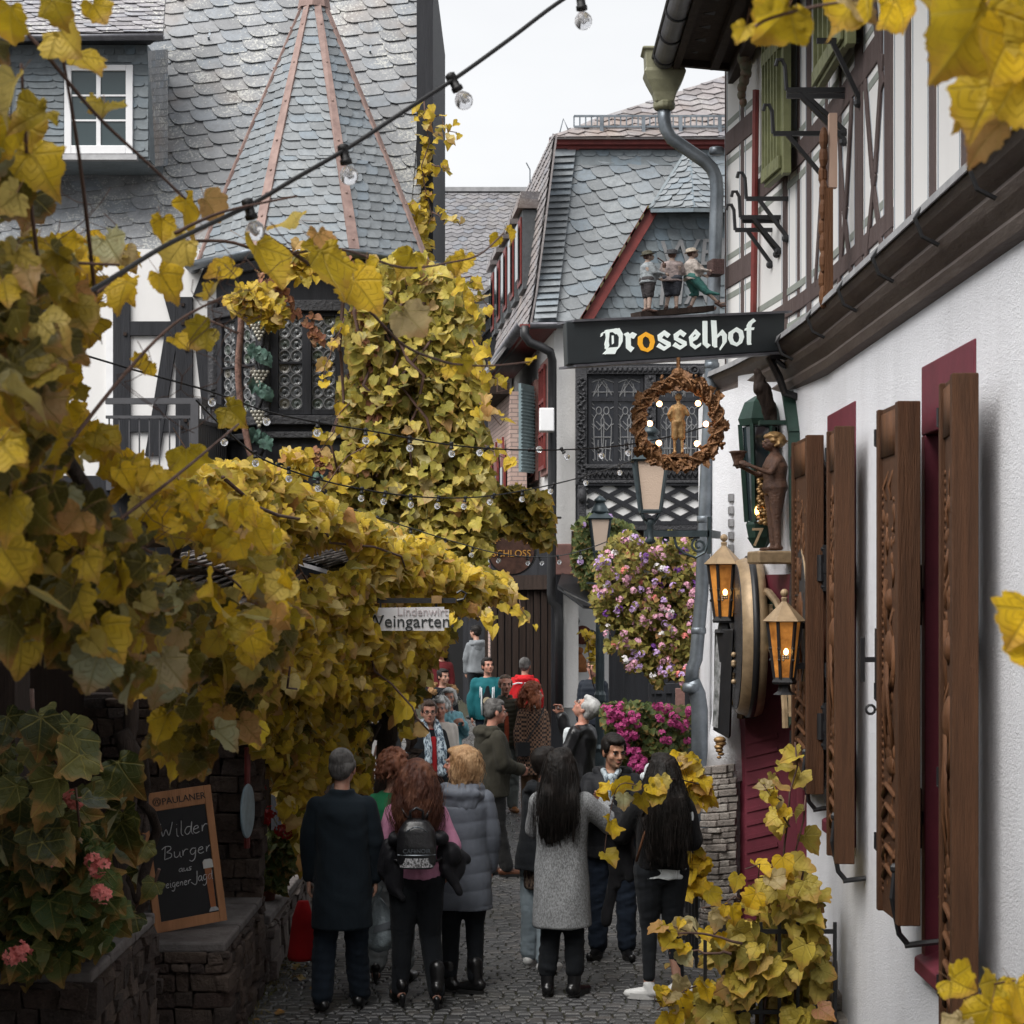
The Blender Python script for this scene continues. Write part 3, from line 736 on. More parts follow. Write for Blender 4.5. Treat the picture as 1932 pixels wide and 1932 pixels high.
    if hair and fly.v: fly.build('loose_strands',hair['mat'],ho,True)
    info=dict(root=root,neck=neck,hc=hc,HT=HT,wL=wL,wR=wR,dL=dL,dR=dR,sL=sL,sR=sR,eL=eL,eR=eR,s=s,J=J,gar=gar)
    return info
EXPO=1.75
# ------------------------------------------------------------------ street
def street():
    t=NT('dark_basalt_setts'); v=t.coord()
    c=t.ramp(t.island(),[(0,(.028,.028,.030)),(.5,(.050,.050,.053)),(.85,(.075,.073,.073)),(1,(.095,.085,.078))])
    n=t.noise(v,.9,4,.6); c=t.mix(t.math('MULTIPLY',t.ramp(n,[(.45,(0,0,0)),(.7,(1,1,1))]),.45),c,(.045,.042,.026))
    f=t.noise(v,60,4,.7); c=t.mix(t.math('MULTIPLY',f,.35),c,(.10,.10,.10))
    t.col(c); t.set(rough=.42,spec=.5); t.bump(f,.004); m_sett=t.m
    m_dirt=mk('dirt_and_moss_joint',(.028,.024,.016),.95,.5,8,.01,40,col2=(.035,.04,.014))
    rg=random.Random(5); V=[];Fc=[]
    y=10.6
    while y<40:
        h=.092 if y<24 else .12; x=-2.9; off=0
        while x<3.2:
            w=rg.uniform(.085,.14)
            z=max(0,(y-33))*.035+rg.uniform(-.004,.004)
            cx=x+w/2; yo=y+.055*math.sin(cx*2.2+y*.3)+.03*math.sin(cx*5+y*1.7)+rg.uniform(-.008,.008); hh=h*rg.uniform(.86,.96)
            if not (-2.4+max(0,-(y-20))*0<cx): x+=w; continue
            g=.006; a=[(x+g,yo),(x+w-g,yo+rg.uniform(-.008,.008)),(x+w-g,yo+hh),(x+g,yo+hh+rg.uniform(-.008,.008))]
            b=len(V); mx=sum(p[0] for p in a)/4; my=sum(p[1] for p in a)/4
            tx,ty=rg.uniform(-.03,.03),rg.uniform(-.05,.05)
            for k,zz in ((1.0,-.04),(1.0,-.012),(.80,0)):
                for p in a: 
                    px=mx+(p[0]-mx)*k; py=my+(p[1]-my)*k; V.append((px,py,z+zz+(px-mx)*tx+(py-my)*ty))
            for L_ in (0,4):
                for k in range(4): Fc.append((b+L_+k,b+L_+(k+1)%4,b+L_+4+(k+1)%4,b+L_+4+k))
            Fc.append((b+8,b+9,b+10,b+11)); x+=w
        y+=h
    me=bpy.data.meshes.new('street'); me.from_pydata(V,[],Fc); me.materials.append(m_sett); o=bpy.data.objects.new('street',me); COL.objects.link(o); setp(o,kind='structure',label='dark grey basalt setts of the narrow lane')
    mb=MB(); 
    xs=[-60,-6,-3,3,6,60]; ys=[-8,10,33,40,60,120]
    def gz(y): return -.018+max(0,min(y,70)-33)*.035
    for i in range(5):
        for j in range(5):
            mb.face([(xs[i],ys[j],gz(ys[j])),(xs[i+1],ys[j],gz(ys[j])),(xs[i+1],ys[j+1],gz(ys[j+1])),(xs[i],ys[j+1],gz(ys[j+1]))])
    setp(mb.build('ground',m_dirt),kind='structure',label='bare earth and joints under the lane')
    # dry grass and moss along the foot of the walls, fallen leaves
    V=[];Fc=[]
    for i in range(1400):
        s=rg.choice((-1,-1,1)); y=rg.uniform(12.4,22); x=(-1.84+abs(rg.gauss(0,.10))) if s<0 else (1.62-abs(rg.gauss(0,.08)) if y>15 else 2.1-abs(rg.gauss(0,.1)))
        b=len(V); h=rg.uniform(.01,.045); a=rg.uniform(0,6); dx,dy=math.cos(a)*.008,math.sin(a)*.008
        V+= [(x-dx,y-dy,0),(x+dx,y+dy,0),(x+rg.gauss(0,.02),y+rg.gauss(0,.02),h)]; Fc.append((b,b+1,b+2))
    me=bpy.data.meshes.new('grass'); me.from_pydata(V,[],Fc); me.materials.append(mk('dry_grass_and_moss',(.10,.10,.035),.9,.5,3,col2=(.16,.12,.06))); o=bpy.data.objects.new('grass',me); COL.objects.link(o); setp(o,'short dry grass and moss along the foot of the walls','grass',kind='stuff')
    sp=[]
    for i in range(150):
        y=rg.uniform(12.6,24); x=rg.choice((-1.7,-1.6,1.6,2))+rg.gauss(0,.25)
        sp.append((x,y,rg.uniform(.012,.03),rg.uniform(.03,.07)))
    o=leaf_cloud('fallen_leaves',None,mat_leaf('fallen_leaf',[(0,(.10,.05,.02)),(.5,(.28,.20,.05)),(1,(.22,.09,.04))],.2,.4,.1),sp,'grape',seed=9,toward=(0,0,1),up=2)
    setp(o,'yellow and brown leaves fallen on the setts by the walls','fallen leaves',kind='stuff')
street()
# unseen houses added beside and behind the camera to shade the foreground
def shading_houses():
    m=mat_plaster('grey_render',(.34,.32,.30),.006,1,.3)
    def hs(nm,lab,x0,x1,y0,y1,z1,roof=True):
        t=thing(nm,lab,'building',((x0+x1)/2,(y0+y1)/2,0))
        mb=MB(); mb.box(x0,x1,y0,y1,-.02,z1); mb.build('wall',m,t)
        mb=MB(); mb.prism([(x0-.3,y0-.3,z1+.002),(x1+.3,y0-.3,z1+.002),(x1+.3,y0-.3,z1+.1),((x0+x1)/2,y0-.3,z1+2.5),(x0-.3,y0-.3,z1+.1)],(0,y1-y0+.6,0)); mb.build('roof',m_slate_far,t)
        for k in range(3):
            w=MB(); yy=y0+(k+.5)*(y1-y0)/3; xx=x1 if x1<0 else x0; w.box(xx-.03,xx+.03,yy-.45,yy+.45,z1-2.2,z1-.8); w.build('window',m_winglass,t)
        return t
    hs('shading_house_left','dark tavern house on the left before the garden',-9,-2.75,-3,8.6,6.4)
    t=[o for o in bpy.data.objects if o.name=='shading_house_left'][0]
    hs('shading_house_rear','house closing the lane behind the viewer',-3.5,5.5,-14,-8.5,5.5)
m_slate_far=mat_slate('old_far_slate',(.17,.165,.175),.25,.7,(.2,.17,.13),.3)
shading_houses()
# ------------------------------------------------------------------ left: slate house with the turret and oriel
m_slate_old=mat_slate('lichened_slate',(.24,.248,.26),.75,.72,(.30,.22,.16),.35)
m_slate_new=mat_slate('blue_grey_slate',(.20,.218,.232),.12,.75)
m_slate_dorm=mat_slate('cheek_slate',(.15,.175,.19),.05,.8)
m_slate_warm=mat_slate('brownish_slate',(.24,.215,.215),.35,.7,(.28,.2,.15),.4)
LH=thing('slate_house','tall house hung with lichened grey slate, with a slate turret, oriel and white half-timbering','building',(-3,24,0))
D0=22.6
def roof_plane_left():
    # steep slate mansard: foot at V=480, leaning back with height
    def Q(U,V): 
        return P(U,V,D0-1.0+(480-V)*.0032)
    pts=[Q(-60,482),Q(789,482),Q(812,-60),Q(-60,-60)]
    O,xv,yv,poly=plane_poly(pts)
    # body of the roof, split round the dormer
    def uv2(U,V): 
        p=Q(U,V); return ((p-O).dot(xv),(p-O).dot(yv))
    mb=MB()
    poly=[uv2(-60,482),uv2(768,482),uv2(784,300),uv2(808,-60),uv2(-60,-60)]
    slates(mb,O,xv,yv,poly,w=.285,h=.185,tilt=R(11),thick=.011,seed=3)
    mb.build('slate_roof',m_slate_old,LH)
    mb=MB()      # verge slates on the right edge
    for i in range(34):
        V=480-i*16.2; a=Q(757+ (480-V)*.055,V); w=.19; hh=.125
        up=yv; mb.prism([a+xv*0-yv*.0+Vector((0,-.03,0)),a+xv*w*.9-yv*.0+Vector((0,-.03,0)),a+xv*w+yv*.03+Vector((0,-.03,0)),a+xv*w+yv*hh+Vector((0,-.012,0)),a-xv*.03+yv*hh+Vector((0,-.012,0)),a-xv*.03+yv*.05+Vector((0,-.03,0))],(0,.012,0))
    mb.build('verge_slates',m_slate_old,LH)
    # dark gable end behind the verge
    mb=MB(); yb=D0-.6
    mb.prism([P(786,-80,yb),P(817,-80,yb),P(817,960,yb),P(786,960,yb)],(0,4,0)); mb.build('gable_wall',m_black,LH)
    return Q,O,xv,yv
Q,O_,xv_,yv_=roof_plane_left()
# roof hooks
for U,V in ((397,60),(700,86)):
    mb=MB(); a=Q(U,V)-Vector((0,.05,0)); mb.bar(a,a+V3(0,-.03,-.14),.012,.006); mb.bar(a+V3(0,-.03,-.14),a+V3(0,-.10,-.10),.012,.006); mb.build('roof_hook',m_zinc,LH)
# dormer -----------------------------------------------------------
DM=D0-1.35
mb=MB()
mb.prism([P(-60,302,DM),P(283,302,DM),P(278,84,DM),P(-60,84,DM)],(0,1.6,0)); DW=mb.build('dormer_wall',m_slate_dorm,LH)
mb=MB()
a,b,c,d=P(-60,302,DM-.012),P(283,302,DM-.012),P(283,86,DM-.012),P(-60,86,DM-.012)
O,xv,yv,_=plane_poly([a,b,c,d])
def dsl(U0,U1,V0,V1,w,h,st='round',tilt=0):
    p=[P(U0,V1,DM-.012),P(U1,V1,DM-.012),P(U1,V0,DM-.012),P(U0,V0,DM-.012)]; slates(mb,O,xv,yv,[((q-O).dot(xv),(q-O).dot(yv)) for q in p],w=w,h=h,tilt=tilt,style=st,seed=8,base=False)
dsl(-60,278,84,118,.115,.22,'round')
dsl(-60,20,118,296,.30,.075); dsl(30,121,118,296,.30,.075,'round'); dsl(249,280,118,296,.17,.12,'round')
mb.build('dormer_slates',m_slate_dorm,LH)
mb=MB()   # curved valley where the dormer cheek sweeps into the roof
for i in range(16):
    V0=96+i*13.4; V1=V0+17
    for k in range(5):
        t0=k/5; t1=(k+1)/5+.04
        f=lambda t:(279+ 36*t**1.1, DM+.02-.10*(1-t)**2*0+ .62*(t**.8))
        (u0,y0),(u1,y1)=f(t0),f(t1)
        mb.prism([P(u0,V1+2-3*t0,y0-.02),P(u1,V1-3*t1,y1-.02),P(u1,V0-3*t1,y1),P(u0,V0-3*t0,y0)],(0.0,.012,0))
mb.build('valley_slates',m_slate_old,LH)
mb=MB(); 
pts=[P(-70,66,DM-.28),P(308,62,DM-.28),P(316,-70,DM+.9),P(-70,-70,DM+.9)]
O2,x2,y2,pl2=plane_poly(pts); slates(mb,O2,x2,y2,pl2,w=.25,h=.10,tilt=R(5),seed=12); mb.build('dormer_roof',mat_slate('white_lichen_slate',(.27,.26,.275),1.0,.7),LH)
mb=MB(); ga=P(-70,69,DM-.36); gb=P(309,66,DM-.36)
mb.loft([[p+V3(0,.055*math.cos(t),-.055*math.sin(t)) for t in [math.pi*k/8 for k in range(9)]]+[p+V3(0,.047*math.cos(t),-.047*math.sin(t)) for t in [math.pi*(8-k)/8 for k in range(9)]] for p in (ga,gb)]); mb.build('dormer_gutter',m_gutter,LH,True)
mb=MB(); mb.prism([P(-70,85,DM-.02),P(283,85,DM-.02),P(300,72,DM-.33),P(-70,72,DM-.33)],(0,0,.02)); mb.build('dormer_soffit',m_black,LH)
# white dormer windows
def dwin(U0,U1,V0,V1):
    y=DM-.03
    fr=MB(); 
    def r(u0,u1,v0,v1,yy,th): fr.prism([P(u0,v1,yy),P(u1,v1,yy),P(u1,v0,yy),P(u0,v0,yy)],(0,th,0))
    r(U0,U0+13,V0,V1,y-.03,.08); r(U1-13,U1,V0,V1,y-.03,.08); r(U0+13,U1-13,V0,V0+11,y-.03,.08); r(U0+13,U1-13,V1-16,V1,y-.03,.08)
    f=fr.build('window',m_wpaint,LH,bevel=.006)
    fr=MB(); um=(U0+U1)/2
    r(um-4,um+4,V0+11,V1-16,y-.012,.03)
    for v in (V0+58,V0+99+6): r(U0+13,um-4,v-1.7,v+1.7,y-.008,.02); r(um+4,U1-13,v-1.7,v+1.7,y-.008,.02)
    fr.build('glazing_bars',m_wpaint,f)
    g=MB(); g.prism([P(U0+11,V1-12,y+.006),P(U1-11,V1-12,y+.006),P(U1-11,V0+9,y+.006),P(U0+11,V0+9,y+.006)],(0,.008,0)); g.build('pane',mat_glass('dormer_glass',(.045,.065,.07),.22,.5),f)
    s=MB(); s.prism([P(U0-3,V1+11,y-.10),P(U1+8,V1+11,y-.10),P(U1+8,V1+1,y-.06),P(U0-3,V1+1,y-.06)],(0,.1,0)); s.build('sill',m_lead,f)
dwin(121,250,122,290)
dwin(-130,12,122,290)
# turret spire -------------------------------------------------------
apx=P(590,-6,21.6)
cx,cy=-2.22,21.75; 
base=[]   # octagon eaves ring and mid ring (bell-cast)
def oct_(r,z,ph=R(22.5)): return [V3(cx+r*math.cos(ph+k*math.pi/4),cy+r*math.sin(ph+k*math.pi/4),z) for k in range(8)]
zE=P(0,470,20.5).z; z1=P(0,300,21).z; zT=P(0,2,21.6).z
rE,r1,rT=1.36,.93,.12
ringE,ringM,ringT=oct_(rE,zE),oct_(r1,z1),oct_(rT,zT)
cT=V3(cx,cy,0)-V3(apx.x,apx.y,0)
ringT=[p-V3(cT.x,0,0) for p in ringT]; ringM=[p-V3(cT.x*.55,0,0) for p in ringM]
mb=MB()
for k in range(4,8):   # faces turned to the street
    j=(k+1)%8
    for (A,B),sd in (((ringE,ringM),1),((ringM,ringT),2)):
        O,xv,yv,pl=plane_poly([A[k],A[j],B[j],B[k]]); slates(mb,O,xv,yv,pl,w=.19,h=.115,tilt=R(4),seed=20+k*2+sd,thick=.008,flip=(k>=6))
for k in range(0,4):
    j=(k+1)%8; mb.face([ringE[k],ringE[j],ringM[j],ringM[k]]); mb.face([ringM[k],ringM[j],ringT[j],ringT[k]])
SP=mb.build('turret_roof',m_slate_new,LH)
mb=MB()
for k in (4,5,6,7,0):
    a,b,c=ringE[k],ringM[k],ringT[k]; o=lambda p:(p-V3(cx,cy,p.z)).normalized()*.02
    wd=lambda p,w: (o(p).cross(V3(0,0,1))).normalized()*w
    for (p,q,wp,wq) in ((a,b,.058,.05),(b,c,.05,.038)):
        mb.prism([p+o(p)*1.5-wd(p,wp),p+o(p)*1.5+wd(p,wp),q+o(q)*1.5+wd(q,wq),q+o(q)*1.5-wd(q,wq)],-o(p)*1.4)
        for t in (.1,.35,.6,.85):
            r_=p.lerp(q,t)+o(p)*1.6; mb.ball(r_,.016,6,4)
mb.lathe(V3(apx.x,cy,zT-.05),[(.19,0),(.17,.12),(.14,.18),(.02,.5)],8)
mb.build('copper_hips',m_copper,SP)
# eaves gutter of the turret
mb=MB()
g=oct_(rE+.10,zE-.03)
path=[g[k] for k in (3,4,5,6,7,0)]
def halfpipe(mb,path,r,ns=8,up=True):
    rings=[]
    for i,p in enumerate(path):
        t=(path[min(i+1,len(path)-1)]-path[max(i-1,0)]).normalized(); sd=t.cross(V3(0,0,1)).normalized()
        rings.append([p+sd*(r*math.cos(a))+V3(0,0,-r*math.sin(a)) for a in [math.pi*k/ns for k in range(ns+1)]]+[p+sd*(r*.86*math.cos(a))+V3(0,0,-r*.86*math.sin(a)) for a in [math.pi*(ns-k)/ns for k in range(ns+1)]])
    mb.loft(rings)
halfpipe(mb,path,.085); mb.build('turret_gutter',m_zinc,SP,True)
# oriel below: dark timber box on an octagonal plan ----------------------
rB=1.17
def ob(k,z,r=rB): return oct_(r,z)[k]
zt=zE-.04; zw1=P(0,585,20.6).z; zw0=P(0,782,20.6).z; zb=P(0,960,20.6).z
OR=MB()
plan=[3,4,5,6,7,0]
for a,b in zip(plan[:-1],plan[1:]):
    for z0,z1_ in ((zb,zw0),(zw1,zt)):
        A,B=ob(a,z0),ob(b,z0); C,D=ob(b,z1_),ob(a,z1_); n=((A+B)/2-V3(cx,cy,z0)).normalized()
        OR.prism([A,B,C,D],-n*.12)
OR.prism([ob(k,zb-.001) for k in (3,4,5,6,7,0)],(0,0,.08)); ORO=OR.build('oriel',m_black,LH)
mb=MB()     # corner posts, sills, mouldings
for k in plan:
    p=V3(cx,cy,0); 
    q=lambda z,k=k: ob(k,z,rB+.03)
    mb.lathe(q(zw0-.1),[(.075,0),(.075,zw1-zw0+.3)],8)
for a,b in zip(plan[:-1],plan[1:]):
    for z,h,o in ((zw0-.06,.05,.09),(zw0-.22,.035,.06),(zw1+.05,.06,.06),(zb+.05,.06,.06),(zt-.10,.05,.06)):
        mb.bar(ob(a,z,rB+o*.6),ob(b,z,rB+o*.6),.05,h)
mb.build('oriel_mouldings',m_blackcarve,ORO,bevel=.01)
m_bott=NT('bottle_glass'); _n=m_bott
_v=_n.coord(); _c=_n.ramp(_n.island(),[(0,(.035,.04,.042)),(.6,(.08,.085,.09)),(.85,(.05,.07,.05)),(1,(.16,.13,.11))]); _n.col(_c); _n.set(rough=.12,spec=.8); _n.bump(_n.noise(_v,30,3),.01); m_bott=_n.m
def bottle_window(A,B,z0,z1_,cols,n):     # lattice of round bull's-eye panes between two leaves
    A=Vector(A);B=Vector(B); x=(B-A); W=x.length; x.normalize()
    fr=MB()
    def bar(u0,u1,v0,v1,o=.0,d=.06): 
        a=A+x*u0; fr.prism([a+n*o+V3(0,0,v0-A.z),A+x*u1+n*o+V3(0,0,v0-A.z),A+x*u1+n*o+V3(0,0,v1-A.z),a+n*o+V3(0,0,v1-A.z)],-n*d)
    bar(.06,.14,z0,z1_,.035); bar(W-.14,W-.06,z0,z1_,.035); bar(W/2-.05,W/2+.05,z0,z1_,.04); bar(.14,W/2-.05,z0,z0+.06,.03); bar(W/2+.05,W-.14,z0,z0+.06,.03); bar(.14,W/2-.05,z1_-.06,z1_,.03); bar(W/2+.05,W-.14,z1_-.06,z1_,.03)
    zm=(z0+z1_)/2; bar(.14,W/2-.05,zm-.012,zm+.012,.02); bar(W/2+.05,W-.14,zm-.012,zm+.012,.02)
    f=fr.build('window',m_black,ORO,bevel=.004)
    gl=MB(); ld=MB()
    for (u0,u1) in ((.14,W/2-.05),(W/2+.05,W-.14)):
        gl.prism([A+x*u0+n*-.02+V3(0,0,z0-A.z),A+x*u1-n*.02+V3(0,0,z0-A.z),A+x*u1-n*.02+V3(0,0,z1_-A.z),A+x*u0-n*.02+V3(0,0,z1_-A.z)],-n*.01)
        r=(u1-u0)/(2*cols)
        zz=z0+.06+r; 
        while zz<z1_-.06-r*.6:
            for i in range(cols):
                c=A+x*(u0+r*(2*i+1))+V3(0,0,zz-A.z)
                gl.loft([[c+n*o+x*(q*r*math.cos(t))+V3(0,0,q*r*math.sin(t)) for t in [2*math.pi*k/12 for k in range(12)]] for q,o in ((.93,-.014),(.80,-.004),(.5,-.013),(.28,-.010),(.12,.006))])
                ld.tube([c+n*-.006+x*(r*.97*math.cos(t))+V3(0,0,r*.97*math.sin(t)) for t in [2*math.pi*k/12 for k in range(12)]],.0065,4,closed=True)
            zz+=2*r
    gl.build('bull_eye_panes',m_bott,f,False); ld.build('lead',m_leadline,f)
for a,b,c in ((4,5,2),(5,6,2),(6,7,2)):
    A,B=ob(a,zw0),ob(b,zw0); n=((A+B)/2-V3(cx,cy,zw0)).normalized()
    mb=MB(); mb.prism([A-n*.05,B-n*.05,B-n*.05+V3(0,0,zw1-zw0),A-n*.05+V3(0,0,zw1-zw0)],-n*.1); mb.build('inner_wall',m_black,ORO)
    bottle_window(A,B,zw0,zw1,2,n)
A,B=ob(3,zw0),ob(4,zw0); n=((A+B)/2-V3(cx,cy,zw0)).normalized(); bottle_window(A,B,zw0,zw1,1,n)
# carved vine on the corner posts: gilt leaves, grapes, twisted stem
m_cg=mk('painted_carved_leaf',(.10,.19,.15),.5,.5,14,.01,30,col2=(.04,.07,.06)); m_cgrape=mk('silvered_grape',(.42,.40,.34),.4,.3,10,metal=.3)
for k in (5,7):
    c0=ob(k,zw0,rB+.12); H=zw1-zw0
    mb=MB(); mb.tube([c0+V3(.05*math.sin(i*1.1),-.01+.03*math.cos(i*1.1),-.45+i*(H+.5)/16) for i in range(17)],.02,7)
    cv=mb.build('carved_vine',m_blackcarve,ORO,True)
    for j,z in enumerate((-.28,.25,.62,1.0)):
        mb=MB(); VV=[];FF=[];UU=[]
        for q in range(3):
            M=Matrix.Translation(c0+V3(-.04+.05*q,-.05-.02*q,z+.10-.05*q))@Matrix.Rotation(R(90),4,'X')@Matrix.Rotation(R(160+25*q),4,'Z')
            add_leaf(VV,FF,UU,M,.13,'grape',rnd,True)
        mb.mesh(VV,FF); mb.build('carved_leaf',m_cg,cv,True)
    for z in (.02,.45,.95,1.12):
        mb=MB()
        for r_ in range(5):
            for q in range(5-r_): mb.ball(c0+V3((q-(4-r_)/2)*.042,-.065+.012*abs(q-(4-r_)/2),z-.038*r_),.022,7,5)
        mb.build('carved_grapes',m_cgrape,cv,True)
# relief panel and lettering under the oriel windows
A,B=ob(5,zb),ob(6,zb); n=((A+B)/2-V3(cx,cy,zb)).normalized(); x=(B-A).normalized()
for off in (.25,.62):
    mb=MB(); c=A+x*off*(B-A).length+V3(0,0,.33)+n*.03
    mb.tube([c+x*.17*math.cos(t)+V3(0,0,.19*math.sin(t)) for t in [2*math.pi*k/20 for k in range(20)]],.012,5,closed=True)
    mb.ball(c+V3(0,0,.10)+n*.02,.03,8,6); mb.ball(c+V3(0,0,.0)+n*.02,.055,8,6,(.8,.5,1.3)); mb.tube([c+V3(-.02,0,-.05)+n*.02,c+V3(-.03,0,-.16)+n*.02],.018,6); mb.tube([c+V3(.02,0,-.05)+n*.02,c+V3(.04,0,-.16)+n*.02],.018,6); mb.tube([c+n*.03+x*.05+V3(0,0,.04),c+n*.05+x*.10-V3(0,0,.03)],.012,6)
    mb.build('relief_medallion',m_cg,ORO,True)
A,B=ob(6,zb),ob(7,zb); n=((A+B)/2-V3(cx,cy,zb)).normalized(); x=(B-A).normalized()
mb=MB(); 
for j in range(6):
    c=A+x*(.12+.09*j)*1.0+V3(0,0,.26)+n*.03; mb.ball(c+V3(0,0,.12),.026,7,5); mb.ball(c+V3(0,0,.04),.04,7,5,(.8,.5,1.4)); mb.tube([c,c+V3(.01,0,-.13)],.014,5); mb.tube([c+V3(.02,0,0),c+V3(.035,0,-.13)],.014,5)
mb.build('relief_dancers',m_cg,ORO,True)
# hanging beam with words below
mb=MB(); a=P(585,985,20.3); b=P(740,985,20.3); mb.prism([P(585,1010,20.3),P(745,1010,20.3),P(745,905,20.3),P(585,905,20.3)],(0,.5,0)); mb.build('lettered_beam',m_black,LH)
text_obj('lettering','lebt      auf Erden ~',.26,frame_mtx(P(672,962,20.28),(1,0,0),(0,0,1)),m_cg,LH,.005)
# supporting storey below the oriel (behind the vines)
mb=MB(); mb.box(-6.5,-1.45,21.3,25,-.02,zb+.4); mb.build('lower_wall',m_black,LH)
# half-timbered wall left of the oriel -----------------------------------
yT=21.4
mb=MB(); mb.prism([P(-330,900,yT),P(462,900,yT),P(462,470,yT),P(-330,470,yT)],(0,.3,0)); mb.build('infill_wall',m_infill,LH)
mb=MB()
def tb(pts,off=.05): mb.prism([P(u,v,yT-off) for u,v in pts],(0,off-.002,0))
tb([(213,900),(245,900),(245,520),(213,520)]); tb([(331,900),(363,900),(363,560),(331,560)],.055)
tb([(245,633),(331,633),(331,606),(245,606)],.045); tb([(363,633),(447,633),(447,608),(363,608)],.045)
tb([(273,860),(300,860),(334,640),(312,620)],.050); tb([(392,860),(420,860),(386,640),(364,620)],.050)
tb([(312,500),(331,560),(331,640),(309,560)],.048); tb([(363,560),(385,560),(420,480),(398,470)],.048)
tb([(245,815),(331,815),(331,790),(245,790)],.043); tb([(363,815),(447,815),(447,790),(363,790)],.043)
tb([(447,900),(462,900),(462,500),(447,500)],.06)
mb.build('timber_frame',m_black,LH,bevel=.004)
mb=MB()
for u,v in ((345,575),(352,600),(340,640),(352,660),(318,640),(373,645),(236,630),(345,610),(350,793),(342,806),(357,800),(335,560)): mb.obox(P(u,v,yT-.062),(.018,0,0),(0,.01,0),(0,0,.018))
mb.build('timber_pegs',m_darkwood,LH)
mb=MB(); mb.tube([P(452+3*math.sin(i*.9),560+i*26,20.2+.02*i) for i in range(9)]+[P(470,850,20.3),P(480,880,20.3)],[.035]*11,8)
vr=mb.build('climbing_vine_stem',mk('reddish_bark',(.25,.14,.11),.9,.4,20,.02,40),None,True); setp(vr,'thick reddish bare vine stem climbing beside the oriel','vine stem')
# white narrow casement strip
mb=MB(); mb.prism([P(200,830,yT-.03),P(214,830,yT-.03),P(214,610,yT-.03),P(200,610,yT-.03)],(0,.03,0)); mb.build('window_edge',m_wpaint,LH)
# balcony -----------------------------------------------------------------
BL=thing('balcony','anthracite metal balcony with bar railing and panelled side, left of the oriel','balcony',P(340,880,19.6))
y0,y1b=19.4,21.2
mb=MB(); mb.bar(P(200,757,y0),P(374,757,y0),.035,.03); mb.bar(P(374,757,y0),P(430,775,y1b),.035,.03)
mb.bar(P(200,787,y0),P(374,787,y0),.02,.015); mb.build('handrail',m_grey,BL)
mb=MB()
for u in range(206,372,19): mb.bar(P(u,787,y0),P(u,900,y0),.007,.007)
mb.build('balusters',m_grey,BL)
mb=MB(); mb.bar(P(368,757,y0),P(368,920,y0),.04,.04,up=(0,1,0)); mb.build('post',m_grey,BL)
mb=MB()
for i in range(14):
    t=i/14; t2=(i+.86)/14; a=P(372,800,y0).lerp(P(430,812,y1b),t); b=P(372,800,y0).lerp(P(430,812,y1b),t2); h=V3(0,0,-.75)
    mb.prism([a,b,b+h,a+h],(-.02,0,0))
    if i%2==0: mb.bar(a+V3(0,0,.22),a,.008,.008)
mb.bar(P(372,795,y0),P(430,808,y1b),.02,.02); mb.build('side_panel',m_grey,BL)
mb=MB(); mb.prism([P(200,925,y0),P(374,925,y0),P(440,925,y1b+.1),P(200,925,y1b+.1)],(0,0,.1)); mb.build('floor_slab',m_grey,BL)
# ------------------------------------------------------------------ far end of the lane
FR=thing('far_slate_house','distant house with a plain dark slate roof closing the view','building',P(900,800,56))
mb=MB(); pts=[P(805,590,50),P(1020,590,50),P(1045,358,54.5),P(800,358,54.5)]
O,xv,yv,pl=plane_poly(pts); slates(mb,O,xv,yv,pl,w=.30,h=.20,tilt=R(0),style='diamond',seed=31,thick=.012); mb.build('roof',m_slate_far,FR)
mb=MB(); mb.prism([P(805,1300,50.4),P(1010,1300,50.4),P(1010,600,50.4),P(805,600,50.4)],(0,5,0)); mb.build('wall',mat_plaster('grey_far_plaster',(.40,.38,.37)),FR)
mb=MB(); mb.bar(P(800,358,54.4),P(1010,358,54.4),.1,.06); mb.build('ridge',m_lead,FR)
# timber house in the gap, seen at a slant
TH=thing('black_timbered_house','narrow white house with close black timbers behind the vines','building',P(910,1100,40))
mb=MB(); a,b=P(880,0,44),P(938,0,38.5)
def slab(mb,a,b,z0,z1,th=.3):
    a=Vector(a);b=Vector(b);n=(b-a).cross(V3(0,0,1)); n.z=0; n.normalize()
    mb.prism([V3(a.x,a.y,z0),V3(b.x,b.y,z0),V3(b.x,b.y,z1),V3(a.x,a.y,z1)],-n*th); return n
n=slab(mb,a,b,.2,8.6); mb.build('wall',m_infill,TH)
mb=MB(); d=b-a; d.z=0
for i in range(15):
    p=a+d*(i/14.0)+n*.03; mb.bar(V3(p.x,p.y,.3),V3(p.x,p.y,8.6),.05,.04)
for z in (2.9,4.4,5.9,7.2,8.4): mb.bar(V3(a.x,a.y,z)+n*.05,V3(b.x,b.y,z)+n*.05,.05,.11)
mb.build('timber_frame',m_black,TH)
mb=MB(); mb.prism([V3(a.x,a.y,8.6)-n*.2,V3(b.x,b.y,8.6)-n*.2,V3(b.x,b.y,8.6)+n*.5,V3(a.x,a.y,8.6)+n*.5],(0,0,.12)); mb.prism([V3(a.x,a.y,8.72)+n*.5,V3(b.x,b.y,8.72)+n*.5,V3(b.x,b.y,10.2)-n*1.2,V3(a.x,a.y,10.2)-n*1.2],(0,0,.08)); mb.build('roof',m_slate_far,TH)
mb=MB(); mb.bar(V3(a.x,a.y,8.75)+n*.55,V3(b.x,b.y,8.75)+n*.55,.03,.12); mb.build('white_fascia',m_wpaint,TH)
for i in range(3):
    p=a+d*(.2+.28*i)+n*.06; mb=MB(); u=d.normalized(); mb.prism([V3(p.x,p.y,4.7)-u*.3,V3(p.x,p.y,4.7)+u*.3,V3(p.x,p.y,5.7)+u*.3,V3(p.x,p.y,5.7)-u*.3],n*.03); mb.build('window',m_winglass,TH)
